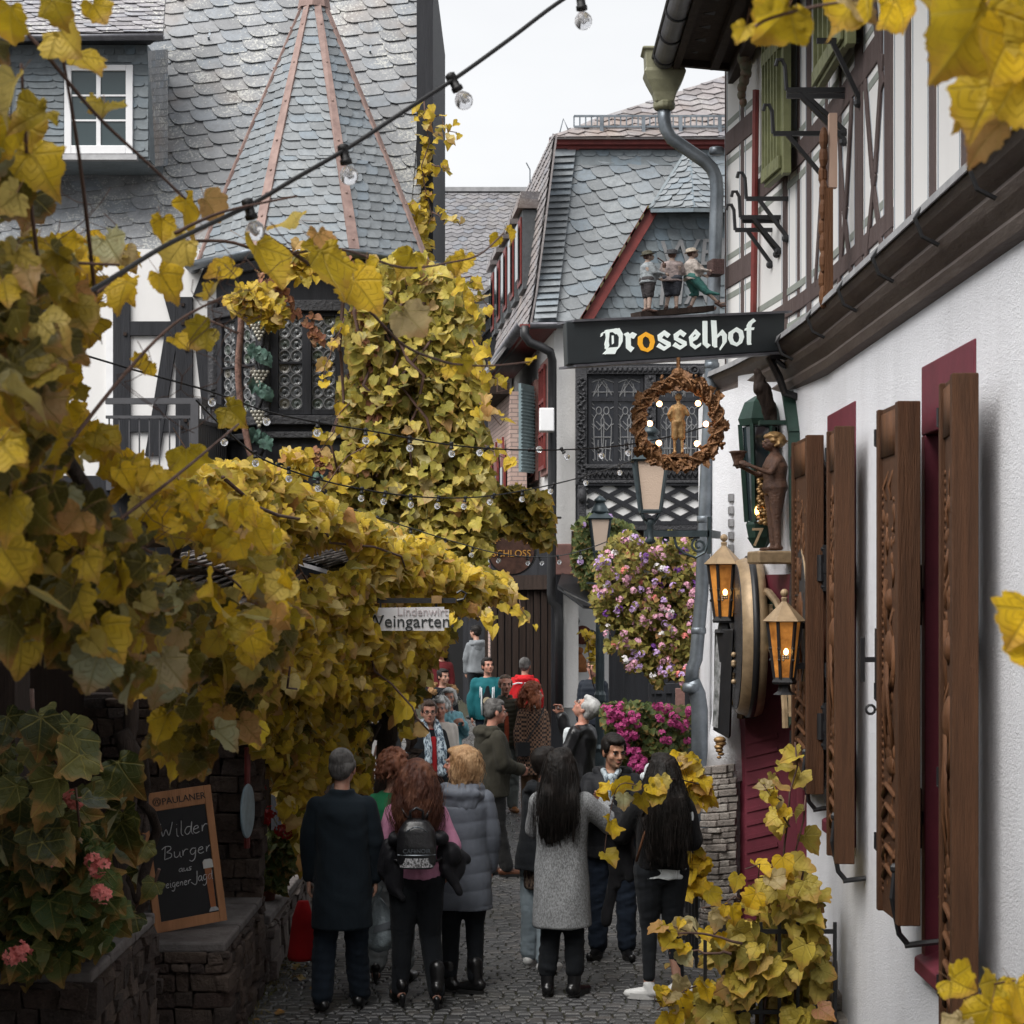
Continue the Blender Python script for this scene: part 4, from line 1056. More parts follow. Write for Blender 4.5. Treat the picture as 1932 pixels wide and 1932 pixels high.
# brick house between
BH=thing('pale_brick_house','pale brick house with pointed oxide red window frames, beside the mansard house','building',P(940,1100,35))
t=NT('pale_brick'); br=t.n('ShaderNodeTexBrick'); br.inputs['Scale'].default_value=1; br.inputs['Brick Width'].default_value=.24; br.inputs['Row Height'].default_value=.075; br.inputs['Mortar Size'].default_value=.008
br.inputs['Color1'].default_value=(.50,.36,.31,1); br.inputs['Color2'].default_value=(.42,.29,.25,1); br.inputs['Mortar'].default_value=(.20,.16,.15,1)
tc=t.n('ShaderNodeTexCoord'); sx=t.n('ShaderNodeSeparateXYZ'); cb=t.n('ShaderNodeCombineXYZ'); t.l(tc.outputs['Object'],sx.inputs[0]); t.l(t.math('ADD',sx.outputs[0],sx.outputs[1]),cb.inputs[0]); t.l(sx.outputs[2],cb.inputs[1]); t.l(cb.outputs[0],br.inputs['Vector']); t.col(br.outputs[0]); t.set(rough=.85); m_brick=t.m
a,b=P(921,0,37.5),P(962,0,33.6); mb=MB(); n=slab(mb,a,b,0,6.45); mb.build('wall',m_brick,BH); d=b-a; d.z=0; u=d.normalized(); L=d.length
mb=MB(); mb.bar(V3(a.x,a.y,6.5)+n*.25,V3(b.x,b.y,6.5)+n*.25,.25,.1); mb.build('eave',m_darkwood,BH); 
mb=MB(); mb.prism([V3(a.x,a.y,6.6)+n*.5,V3(b.x,b.y,6.6)+n*.5,V3(b.x,b.y,9.5)-n*1.6,V3(a.x,a.y,9.5)-n*1.6],(0,0,.08)); mb.build('roof',m_slate_far,BH)
for i in range(3):
    c=a+u*L*(.22+.3*i)+n*.03; c.z=4.2
    mb=MB(); mb.prism([c-u*.30+V3(0,0,-.9),c+u*.30+V3(0,0,-.9),c+u*.30+V3(0,0,1.0),c+V3(0,0,1.5),c-u*.30+V3(0,0,1.0)],n*.04); w=mb.build('window',m_redtrim,BH)
    mb=MB(); mb.prism([c+n*.042-u*.18+V3(0,0,-.8),c+n*.042+u*.18+V3(0,0,-.8),c+n*.042+u*.18+V3(0,0,.95),c+n*.042-u*.18+V3(0,0,.95)],n*.01); mb.build('pane',m_winglass,w)
# ------------------------------------------------------------------ mansard house with the carved window
MH=thing('mansard_house','white house with blue slate mansard, oxide red cornice and black carved windows','building',(2,33,0))
YM=31.5
zEv=P(0,612,YM).z; zBr=P(0,285,YM+1.0).z
mb=MB()
def W(U,V,d=0): return P(U,V,YM+d)
mb.prism([W(1045,1040),W(1400,1040),W(1400,600),W(1045,600)],(0,.5,0))
mb.build('front_wall',m_white2,MH)
sa=W(1046,0); sb=P(957,0,YM+8.5)
mb=MB(); n=slab(mb,sb,sa,1.0,zEv,.4); SN=n; mb.build('side_wall',m_white2,MH); 
mb=MB(); mb.prism([W(1046,1085,-.03),W(1086,1085,-.03),W(1086,1026,-.03),W(1046,1026,-.03)],(0,.3,0)); mb.build('stone_corbel',m_redstone,MH,bevel=.02)
# front mansard slope
mb=MB(); pts=[P(999,609,YM-.25),P(1400,606,YM-.25),P(1400,285,YM+1.0),P(1044,285,YM+1.0)]
O,xv,yv,pl=plane_poly(pts); slates(mb,O,xv,yv,pl,w=.30,h=.235,tilt=R(14),seed=41,thick=.014,base=True); mb.build('mansard_slates',m_slate_new,MH)
mb=MB()     # hip course
for i in range(26):
    V=603-i*12.2; t=(603-V)/318; U=1010+t*38-8*math.sin(t*3.1)*0; a=P(U,V,YM-.30+t*1.25)
    mb.hexa([a+V3(-.02,-.13,0),a+V3(.34,-.12,.02),a+V3(.34,-.10,.02),a+V3(-.02,-.11,0),a+V3(.0,-.0,.15),a+V3(.36,-.0,.15),a+V3(.36,.012,.15),a+V3(.0,.012,.15)])
mb.build('hip_slates',m_slate_new,MH)
def fslat(): pass
mb=MB(); O,xv,yv,pl=plane_poly([P(1046,313,YM+.90),P(1385,313,YM+.90),P(1385,284,YM+.99),P(1046,284,YM+.99)]); 
slates(mb,O,xv,yv,pl,w=.24,h=.30,style='round',seed=4,base=False); 
for v in range(len(mb.v)): mb.v[v]=(mb.v[v][0],mb.v[v][1]-.03,mb.v[v][2])
mb.build('top_slates',m_slate_dorm,MH)
# side mansard (receding), eaves flaring out
mb=MB()
def S(t,z,o): 
    p=sa.lerp(sb,t); return V3(p.x,p.y,z)+SN*o
prof=[(zEv-.1,.45),(zEv+.5,.34),(zEv+1.6,.20),(zBr,.01)]
for i in range(3):
    (z0,o0),(z1_,o1)=prof[i],prof[i+1]
    O,xv,yv,pl=plane_poly([S(1.05,z0,o0),S(-.03,z0,o0),S(-.03,z1_,o1),S(1.05,z1_,o1)]); slates(mb,O,xv,yv,pl,w=.26,h=.16,seed=50+i,thick=.014)
mb.build('side_slates',m_slate_warm,MH)
# red cornice at the break, front and side, and the upper roof
mb=MB()
for (v0,v1,o) in ((262,272,-.22),(272,280,-.12),(280,286,-.04)):
    mb.prism([P(1038 if o<-.2 else 1044,v1,YM+1.0+o),P(1400,v1,YM+1.0+o),P(1400,v0,YM+1.0+o),P(1036 if o<-.2 else 1044,v0,YM+1.0+o)],(0,.3,0))
zc=P(0,270,YM+.8).z
mb.bar(S(.10,zc-.02,-.42),S(1.05,zc-.02,-.42),.10,.07); mb.bar(S(.12,zc-.16,-.50),S(1.05,zc-.16,-.50),.08,.07)
mb.build('red_cornice',m_redtrim,MH)
mb=MB(); pts=[P(1036,260,YM+.65),P(1420,260,YM+.65),P(1420,118,YM+3.5),P(1270,165,YM+2.5),P(1112,222,YM+1.4)]
O,xv,yv,_=plane_poly([pts[0],pts[1],pts[2]]); 
def on(U,V):   # point of the upper roof plane seen at U,V
    n_=xv.cross(yv); o=V3(0,0,HC); d=P(U,V,1)-o; k=(O-o).dot(n_)/d.dot(n_); q=o+d*k; return ((q-O).dot(xv),(q-O).dot(yv))
slates(mb,O,xv,yv,[on(1036,259),on(1410,259),on(1410,128),on(1376,139),on(1265,178),on(1120,224)],w=.34,h=.24,style='diamond',seed=60,thick=.014,tilt=R(8)); mb.build('upper_roof',m_slate_warm,MH)
# snow guard
mb=MB()
y=YM+.9
for v in (219,239): mb.bar(P(1083,v,y),P(1376,v,y),.016,.016)
for i in range(27): mb.bar(P(1083+i*11,219,y),P(1083+i*11,239,y),.012,.008)
for u in (1135,1214,1284,1358): mb.bar(P(u,218,y-.05),P(u,250,y-.05),.03,.03)
mb.build('snow_guard',m_zinc,MH)
mb=MB(); mb.tube([P(1056,250,y),P(1063,224,y),P(1072,245,y)],.012,5); mb.tube([P(1000,345,y+2),P(1000,320,y+2),P(993,307,y+2)],.012,5); mb.build('roof_spikes',m_zinc,MH)
# dormers on the side slope
m_slate_chk=mat_slate('dark_cheek_slate',(.06,.065,.07),.05,.8)
for i in range(5):
    t=.17+.165*i; z0=P(0,612,YM).z+.75
    c=S(t,0,0); hw=.42; u=(sb-sa); u.z=0; u.normalize()
    zt_=zBr-1.0
    m=MB(); o_=.42
    A=c+SN*o_; m.prism([V3(A.x,A.y,z0)-u*hw,V3(A.x,A.y,z0)+u*hw,V3(A.x,A.y,zt_)+u*hw,V3(A.x,A.y,zt_)-u*hw],-SN*1.1); dd=m.build('dormer',m_slate_chk,MH)
    m=MB(); A=c+SN*(o_+.01); m.prism([V3(A.x,A.y,z0+.1)-u*.3,V3(A.x,A.y,z0+.1)+u*.3,V3(A.x,A.y,zt_-.1)+u*.3,V3(A.x,A.y,zt_-.1)-u*.3],SN*.02); w=m.build('window',m_redtrim,dd)
    m=MB(); A=c+SN*(o_+.062); m.prism([V3(A.x,A.y,z0+.2)-u*.22,V3(A.x,A.y,z0+.2)+u*.22,V3(A.x,A.y,zt_-.2)+u*.22,V3(A.x,A.y,zt_-.2)-u*.22],SN*.01); m.build('pane',m_winglass,w)
    m=MB(); A=c+SN*(o_+.10)
    for k in range(4):
        zz=zt_+.02+.065*k; m.prism([V3(A.x,A.y,zz)-u*(hw+.06)-SN*.02*k,V3(A.x,A.y,zz)+u*(hw+.06)-SN*.02*k,V3(A.x,A.y,zz+.08)+u*(hw+.09)-SN*.02*(k),V3(A.x,A.y,zz+.08)-u*(hw+.09)-SN*.02*(k)],-SN*1.2)
    m.build('dormer_roof',m_slate_warm,dd)
    m=MB(); A=c+SN*.9; m.bar(V3(A.x,A.y,zt_+.42)-SN*1.5-u*.7,V3(A.x,A.y,zt_+.42)-SN*1.5+u*.7,.2,.02)
# eaves gutter and downpipe
mb=MB(); gp=[S(1.06,zEv-.02,.56),S(.5,zEv-.02,.56),S(-.04,zEv-.02,.56)]; halfpipe(mb,gp,.10); mb.build('gutter',m_gutter,MH,True)
mb=MB(); gp=[P(1000,610,YM-.38),P(1100,609,YM-.38)]; halfpipe(mb,gp,.09); mb.build('front_gutter',m_gutter,MH,True)
mb=MB(); mb.prism([S(1.06,zEv-.1,.6),S(-.04,zEv-.1,.6),S(-.04,zEv-.1,-.02),S(1.06,zEv-.1,-.02)],(0,0,.05)); mb.build('soffit',m_redtrim,MH)
mb=MB(); y=YM-.35; mb.tube([P(990,615,y),P(990,632,y),P(1000,646,y),P(1022,655,y),P(1038,664,y),P(1042,680,y+.1),P(1042,900,y+.1),P(1040,1120,y+.1),P(1042,1135,y+.1),P(1053,1145,y+.1),P(1055,1170,y+.1),P(1055,1350,y+.1)],.075,10); mb.build('downpipe',m_iron,MH,True)
mb=MB(); mb.box(P(1017,0,y).x,P(1045,0,y).x,y-.35,y-.05,P(0,815,y-.2).z,P(0,771,y-.2).z); mb.build('junction_box',m_wpaint,MH,bevel=.02)
# side windows: red stone frame and blue grey shutters
c=S(.14,0,.0)
def swin(t,z0,z1_,hw,shut):
    u=(sb-sa); u.z=0; u.normalize(); c=S(t,0,.02)
    m=MB(); m.prism([V3(c.x,c.y,z0-.12)-u*(hw+.16),V3(c.x,c.y,z0-.12)+u*(hw+.16),V3(c.x,c.y,z1_+.12)+u*(hw+.16),V3(c.x,c.y,z1_+.12)-u*(hw+.16)],SN*.06); w=m.build('window',m_redstone,MH)
    m=MB(); cc=c+SN*.063; m.prism([V3(cc.x,cc.y,z0)-u*hw,V3(cc.x,cc.y,z0)+u*hw,V3(cc.x,cc.y,z1_)+u*hw,V3(cc.x,cc.y,z1_)-u*hw],SN*.01); m.build('pane',m_winglass,w)
    m=MB()
    for k in (-1,0,1): m.bar(V3(cc.x,cc.y,z0)+SN*.03+u*k*hw*.9,V3(cc.x,cc.y,z1_)+SN*.03+u*k*hw*.9,.035,.02,up=(1,0,0))
    for k in range(4): m.bar(V3(cc.x,cc.y,z0+k*(z1_-z0)/3)+SN*.03-u*hw,V3(cc.x,cc.y,z0+k*(z1_-z0)/3)+SN*.03+u*hw,.02,.03)
    m.build('casement',m_redtrim,w)
    if shut:
        for k,ang in ((-1,.55),(1,.75)):
            h=c+u*k*(hw+.16)+SN*.08; dr=(u*k*math.cos(ang)+SN*math.sin(ang)); m=MB()
            q=h+dr*hw*1.25; nn=dr.cross(V3(0,0,1)).normalized()
            m.prism([V3(h.x,h.y,z0),V3(q.x,q.y,z0),V3(q.x,q.y,z1_),V3(h.x,h.y,z1_)],nn*.05)
            for j in range(24): zz=z0+.05+j*(z1_-z0-.1)/24; m.bar(V3(h.x,h.y,zz)-nn*.01,V3(q.x,q.y,zz)-nn*.01,.012,.014)
            m.build('shutter',mk('blue_grey_shutter',(.20,.27,.29),.7,.3,6,.003,20),w)
zs0,zs1=P(0,888,YM+1.5).z,P(0,720,YM+1.5).z
swin(.10,zs0,zs1+.15,.42,False); swin(.33,zs0,zs1,.42,True); swin(.62,zs0,zs1,.42,True)
# hipped gable -------------------------------------------------------------
yg=YM-.30
mb=MB(); pts=[P(1092,603,yg),P(1400,603,yg),P(1400,394,yg),P(1230,394,yg)]
O,xv,yv,pl=plane_poly(pts); slates(mb,O,xv,yv,pl,w=.22,h=.185,tilt=0,seed=71,thick=.012,bthick=.25); GB=mb.build('gable',m_slate_dorm,MH)
mb=MB(); a=P(1104,607,yg-.12); b=P(1231,395,yg-.12); mb.bar(a,b,.10,.05,up=(0,1,0)); mb.build('barge_board',m_redtrim,GB)
mb=MB()
dn=(b-a).normalized(); up_=V3(-dn.z,0,dn.x)
if up_.z<0: up_=-up_
for i in range(40):
    t=i/40; p=a.lerp(b,t)+up_*.075; mb.obox(p,dn*.055,(0,.12,0),up_*.014+dn*.012)
mb.build('verge',mk('mossy_slate_edge',(.10,.09,.07),.9,.5,9,.01,30,col2=(.16,.13,.03)),GB)
ap=P(1301,280,yg+.55); e0=P(1228,394,yg-.35); e1=P(1402,394,yg-.35); em=P(1309,393,yg-.50)
mb=MB()
for A,B,sd in ((e0,em,1),(em,e1,2)):
    O,xv,yv,pl=plane_poly([A,B,ap]); slates(mb,O,xv,yv,pl,w=.21,h=.15,tilt=R(3),seed=80+sd,thick=.012,flip=(sd==1)); 
mb.build('gable_roof',m_slate_new,GB)
mb=MB(); mb.bar(e0,ap,.03,.03); mb.bar(e1,ap,.03,.03); mb.bar(em,ap,.02,.025); mb.bar(e0+V3(0,0,-.03),em+V3(0,0,-.03),.02,.03); mb.bar(em+V3(0,0,-.03),e1+V3(0,0,-.03),.02,.03); mb.build('gable_edges',m_slate_dorm,GB)
mb=MB(); mb.prism([e0+V3(0,.05,-.05),em+V3(0,.05,-.05),e1+V3(0,.05,-.05),P(1402,394,yg)+V3(0,.2,-.05),P(1230,394,yg)+V3(0,.2,-.05)],(0,0,.02)); mb.build('gable_soffit',m_black,GB)
text_obj('gable_lettering','WEIN',.62,frame_mtx(P(1334,500,yg-.05),(1,0,.05),(0,0,1)),m_leadline,GB,.03,shear=.15)
text_obj('gable_lettering','HAUS',.62,frame_mtx(P(1330,572,yg-.05),(1,0,.05),(0,0,1)),m_leadline,GB,.03,shear=.15)
# black carved window wall ---------------------------------------------------
yw=YM-.12
def bx(mb,u0,u1,v0,v1,o,th=None): mb.prism([P(u0,v1,yw-o),P(u1,v1,yw-o),P(u1,v0,yw-o),P(u0,v0,yw-o)],(0,(th or o+.1),0))
mb=MB(); bx(mb,1086,1345,686,1000,0,.1); CW=mb.build('carved_window_bay',m_black,MH)
mb=MB()
bx(mb,1086,1108,690,915,.10); bx(mb,1108,1330,690,706,.12); bx(mb,1216,1238,706,880,.10); bx(mb,1320,1335,690,915,.10); bx(mb,1104,1335,876,884,.14); bx(mb,1108,1335,884,906,.10); bx(mb,1104,1335,906,912,.14); bx(mb,1086,1345,985,1001,.12); bx(mb,1090,1106,915,985,.12)
mb.build('carved_posts',m_blackcarve,CW,bevel=.015)
mb=MB(); rg=random.Random(4)     # carved tendrils
for i in range(28):
    v=712+i*7.1; mb.tube([P(1097+7*math.sin(i*1.3+k*.5),v+k*1.6,yw-.12) for k in range(5)],.018,5); mb.ball(P(1097-6*math.sin(i*1.3),v+3,yw-.12),.03,6,4)
for i in range(22): mb.ball(P(1114+i*9.4,698,yw-.13),.035,6,4,(1,.6,1)); mb.tube([P(1110+i*9.4,702,yw-.13),P(1118+i*9.4,693,yw-.13)],.012,4)
for i in range(22): mb.tube([P(1112+i*10,901,yw-.12),P(1116+i*10,888,yw-.12),P(1121+i*10,900,yw-.12)],.015,4)
for i in range(20): mb.ball(P(1227+5*math.sin(i*1.4),712+i*8.3,yw-.12),.035,6,4,(1,.6,1))
mb.tube([P(1310+8*math.cos(a),698+7*math.sin(a),yw-.14) for a in [2*math.pi*k/12 for k in range(12)]],.02,5,closed=True)
mb.ball(P(1098,935,yw-.16),.10,10,8,(.8,.7,1.25)); mb.build('carvings',m_blackcarve,CW,True)
def stained(u0,u1):
    fr=MB(); um=(u0+u1)/2
    for a,b in ((u0,u0+6),(um-4,um+4),(u1-6,u1)): bx(fr,a,b,708,876,.05)
    for a,b in ((708,713),(750,757),(870,876)): 
        bx(fr,u0+6,um-4,a,b,.05); bx(fr,um+4,u1-6,a,b,.05)
    f=fr.build('window',m_black,CW)
    g=MB(); bx(g,u0+5,u1-5,710,874,.01,.02); g.build('stained_glass',mat_glass('stained_glass_dark',(.02,.022,.028),.15,.5),f)
    l=MB()
    def ln(*pp,r=.009): l.tube([P(u,v,yw-.02) for u,v in pp],r,4)
    for ua,ub in ((u0+6,um-4),(um+4,u1-6)):
        w=ub-ua; c=(ua+ub)/2
        for k in (0,1): ln((ua+3,748),(ua+w*(.35+.2*k),716+2*k),(ub-3,746))
        ln((ua,740),(ub,740)); ln((c-8,748),(c-8,725),(c+8,725),(c+8,748)); ln((ua,722),(c,714),(ub,722))
        # two standing figures in lead lines
        for k,cx_ in enumerate((c-w*.17,c+w*.17)):
            ln(*[(cx_+5*math.cos(a),775+7*math.sin(a)) for a in [2*math.pi*i/10 for i in range(11)]])
            ln((cx_-4,781),(cx_-10,792),(cx_-9,830),(cx_-7,868)); ln((cx_+4,781),(cx_+10,792),(cx_+9,830),(cx_+6,868))
            ln((cx_-10,800),(cx_,812),(cx_+10,800)); ln((cx_-8,825),(cx_+8,825)); ln((cx_-1,830),(cx_-2,868)); ln((cx_-9,845),(cx_+9,848)); ln((cx_-5,795),(cx_+6,806))
        for v in (768,800,835): ln((ua,v),(ua+w*.15,v+5)); ln((ub-w*.15,v+3),(ub,v))
        for k in range(5): ln((ua+2+k*w/5,866),(ua+6+k*w/5,872)); ln((ua,760+k*22),(ua+5,765+k*22),r=.006)
    l.build('lead',m_leadline,f)
stained(1110,1214); stained(1240,1322)
# lozenge panel
mb=MB(); bx(mb,1106,1345,914,986,.03,.05); mb.build('lozenge_infill',m_infill,CW)
mb=MB()
for k in range(-3,6):
    u=1106+k*54
    for s in (1,-1):
        a=(u,914 if s>0 else 986); b=(u+139,986 if s>0 else 914)
        def cl(p,q,U):
            t=(U-p[0])/(q[0]-p[0]); return (U,p[1]+(q[1]-p[1])*t)
        pa,pb=a,b
        if pb[0]<1110 or pa[0]>1340: continue
        if pa[0]<1108: pa=cl(a,b,1108)
        if pb[0]>1343: pb=cl(a,b,1343)
        o=.05 if s>0 else .046
        mb.bar(P(pa[0],pa[1],yw-o),P(pb[0],pb[1],yw-o),.018,.036,up=(0,0,1))
bx(mb,1104,1345,911,916,.12); bx(mb,1104,1345,983,990,.125)
mb.build('lozenge_timbers',m_black,CW)
# ground floor: porch, shop front
GF=MB(); GF.prism([P(1046,1400,YM+.6),P(1420,1400,YM+.6),P(1420,1000,YM+.6),P(1046,1000,YM+.6)],(0,.5,0)); GF.build('shop_wall',mat_plaster('greyish_white_plaster',(.62,.62,.62)),MH)  # shop wall plaster, a slightly greyer white
mb=MB(); mb.box(P(1078,0,YM).x,P(1440,0,YM).x,YM-.1,YM+.6,P(0,1075,YM).z,P(0,1000,YM).z-.02); mb.build('lintel',m_darkwood,MH)
mb=MB(); mb.prism([P(1052,1107,YM-1.1),P(1136,1150,YM-1.7),P(1136,1100,YM-.1),P(1060,1085,YM-.1)],(0,0,.03)); mb.prism([P(1052,1112,YM-1.15),P(1100,1148,YM-1.8),P(1140,1152,YM-1.75),P(1140,1148,YM-1.75),P(1100,1142,YM-1.8),P(1052,1107,YM-1.15)],(0,.03,0)); mb.build('canopy',m_iron,MH)
mb=MB(); mb.box(P(1046,0,YM).x-.05,P(1062,0,YM).x,YM-.05,YM+.5,-.0,P(0,1085,YM).z); mb.build('corner_post',m_black,MH)
# black panelled front standing in for the deep shade of the passage
DP=thing('passage_shade_front','black panelled wooden front under the round sign, at the bend of the lane','building',P(985,1300,34))
mb=MB(); mb.prism([P(925,1420,YM+1.2),P(1048,1420,YM+.3),P(1048,1010,YM+.3),P(925,1010,YM+1.2)],(0,.4,0)); mb.build('wall',m_black,DP)
mb=MB()
for i in range(9):
    u=932+i*13.5; y=YM+1.15-.9*(u-925)/123; mb.bar(P(u,1410,y),P(u,1090,y),.05,.035,up=(0,1,0))
mb.bar(P(925,1100,YM+1.0),P(1048,1098,YM+.2),.06,.12); mb.build('door_posts',m_darkwood,DP)
mb=MB(); mb.prism([P(760,1420,YM+13),P(935,1420,YM+13),P(935,1100,YM+13),P(760,1100,YM+13)],(0,.4,0)); mb.build('passage_shade_sheet',m_rubber,DP)  # black sheet standing in for the shade at the passage end
mb=MB(); mb.prism([P(915,1265,YM+7),P(927,1265,YM+7),P(927,1130,YM+7),P(915,1130,YM+7)],(0,.2,0)); mb.build('post',m_darkwood,DP)
# round sign
RS=thing('round_hanging_sign','round brown hanging sign with yellow lettering, half hidden by vines at the bend','sign',P(968,1040,28))
c=P(966,1040,28); ax=V3(-.12,-1,0).normalized(); m_signbr=mk('brown_sign_face',(.10,.045,.030),.6,.5,9)
mb=MB(); mb.lathe(c,[(.34,-.06),(.36,-.06),(.36,.06),(.34,.06)],32,axis=ax); mb.build('rim',m_iron,RS,False)
mb=MB(); mb.lathe(c,[(.335,-.04),(.335,.072)],32,axis=ax); mb.build('panel',m_signbr,RS)
xr=V3(1,-.12,0).normalized(); m_ylet=mk('yellow_lettering',(.60,.30,.06),.6,.1)
s_='RÜDESHEIMER'
for i,ch in enumerate(s_):
    a=R(150-i*12.0); q=c+xr*.25*math.cos(a)+V3(0,0,.25*math.sin(a))+ax*.078; xx=xr*math.sin(a)-V3(0,0,math.cos(a)); text_obj('letter',ch,.095,frame_mtx(q,xx,xr*math.cos(a)+V3(0,0,math.sin(a))),m_ylet,RS,.004)
text_obj('word','SCHLOSS',.14,frame_mtx(c+ax*.078+V3(0,0,-.08),xr,(0,0,1)),m_ylet,RS,.004)
mb=MB(); mb.tube([c+V3(0,0,.35),c+V3(0,0,.5)],.012,5); mb.tube([c+V3(-.2,0,.5),c+V3(.75,1.5,.55)],.02,6); mb.build('bracket',m_iron,RS)
# shop things
HB=m_cloth=None
for i,(u,v,r,cl) in enumerate(((1077,1197,.17,(.03,.03,.035)),(1099,1198,.16,(.10,.03,.02)),(1113,1203,.14,(.05,.05,.05)),(1078,1172,.14,(.02,.02,.022)))):
    mb=MB(); mb.lathe(P(u,v,YM+.45),[(r,0),(r*.96,.03),(r*.6,.05),(r*.5,.10),(.02,.14)],16,axis=(0,-1,.1))
    setp(mb.build('hat',mk('felt_hat_%d'%i,cl,.9,.2),None,True),['round black felt hat hanging in the middle row of the shop wall','dark red felt hat hanging on the shop wall','grey felt hat hanging nearest the lamp post','black hat hanging topmost on the shop wall'][i],'hat','hats hanging on the shop wall')
for i,(u,cl,lb) in enumerate(((1072,(.02,.02,.03),'black knitted bobble hat hanging on the shop wall'),(1083,(.35,.20,.20),'pink knitted bobble hat hanging on the shop wall'),(1094,(.28,.11,.04),'rust orange knitted bobble hat hanging on the shop wall'))):
    mb=MB(); c=P(u,1250,YM+.4); mb.lathe(c+V3(0,0,-.16),[(.12,0),(.125,.10),(.11,.2),(.03,.32)],14,sy=.5); mb.ball(c+V3(0,0,.2),.06,8,6); setp(mb.build('bobble_hat',mk('knit_%d'%i,cl,.95,.3,20,.01,60),None,True),lb,'hat','bobble hats on the shop wall')
mb=MB(); mb.box(P(1066,0,YM).x,P(1100,0,YM).x,YM-.1,YM+.3,P(0,1345,YM).z,P(0,1335,YM).z); mb.build
# ------------------------------------------------------------------ right: the half-timbered inn
IN=thing('half_timbered_inn','white plastered inn with brown half-timbering above, maroon windows and an arched door','building',(3,10,0))
LOW=[(2.2,-4),(2.2,13.3),(2.13,14.3),(1.86,15.7),(1.72,16.3),(1.72,17.6)]
UPP=[(2.2,-4),(2.2,13.0),(2.15,14.3),(2.01,15.6),(1.86,16.55)]
def onl(pl,y):
    for (x0,y0),(x1,y1) in zip(pl[:-1],pl[1:]):
        if y<=y1: return x0+(x1-x0)*(y-y0)/(y1-y0)
    return pl[-1][0]
def Yat(U,pl=UPP,off=0):     # where the sight line of column U meets the wall
    lo,hi=2.0,16.6
    for _ in range(40):
        m=(lo+hi)/2
        if 966+F*(onl(pl,m)-off)/m>U: lo=m
        else: hi=m
    return lo
CZ0,CZ1=4.43,4.81
# lower wall with real openings
WIN=[(9.04,10.20,.97,4.12),(12.2,13.25,1.34,4.14)]
DOOR=(14.15,15.45,0,2.75)
ys=sorted(set([-4,3,7]+[a for w in WIN for a in w[:2]]+[DOOR[0],DOOR[1],13.3,14.3,15.7,16.3,17.6,14.8]))
mb=MB()
for y0,y1 in zip(ys[:-1],ys[1:]):
    ym=(y0+y1)/2; zz=[(-.02,CZ1)]
    for w in WIN+[DOOR]:
        if w[0]<ym<w[1]: zz=[(-.02,w[2]),(w[3],CZ1)] if w[2]>0 else [(w[3],CZ1)]
    xa,xb=onl(LOW,y0),onl(LOW,y1)
    if ym>15.7: zz=[(z0,min(z1,4.6)) for z0,z1 in zz]
    for z0,z1 in zz: mb.hexa([(xa,y0,z0),(xa+.4,y0,z0),(xb+.4,y1,z0),(xb,y1,z0),(xa,y0,z1),(xa+.4,y0,z1),(xb+.4,y1,z1),(xb,y1,z1)])
mb.build('plaster_wall',m_white,IN)
# rubble plinth showing where the plaster ends low down
mb=MB(); rg=random.Random(3)
t=mat_stone('pale_rubble',[(.34,.30,.27),(.24,.21,.19),(.46,.42,.38)],5.5,.02,geo=True)
y=8.0
while y<13.9:
    ytop=max(0,min(.45,(y-12.35)*.62)); z=0
    L=rg.uniform(.10,.26)
    while z<ytop:
        h=rg.uniform(.07,.13); j=rg.uniform(-.02,.02); mb.obox((onl(LOW,y)-.02+j,y+L/2,z+h/2),(.05,0,0),(0,L*.48,.005),(0,rg.uniform(-.01,.01),h*.46)); z+=h
    y+=L
mb.build('stone_plinth',t,IN,bevel=.012)
# rounded buttress of thin slate-like stones at the corner, plaster skirt above it
mb=MB()
z=0
while z<1.42:
    h=rg.uniform(.035,.075); n=11; ph=rg.uniform(0,1)
    for k in range(n):
        a=R(95)+R(175)*(k+ph*.6)/n; r=.20+rg.uniform(-.018,.015)-.02*max(0,z-1.2); c=V3(1.80+r*math.cos(a),15.75+r*1.35*math.sin(a)*1.0,z+h/2+.02*k*.5); tg=V3(-math.sin(a),1.35*math.cos(a),.12).normalized()
        mb.obox(c,tg*rg.uniform(.05,.075),V3(math.cos(a),math.sin(a),0)*.045,(0,0,h*.44))
    z+=h
mb.build('stone_buttress',t,IN,bevel=.008)
mb=MB(); mb.lathe((1.80,15.75,0),[(.16,-.02),(.16,1.40),(.205,1.38),(.17,1.75),(.08,2.4)],20,sy=1.35); mb.build('plaster_skirt',m_white,IN,True)
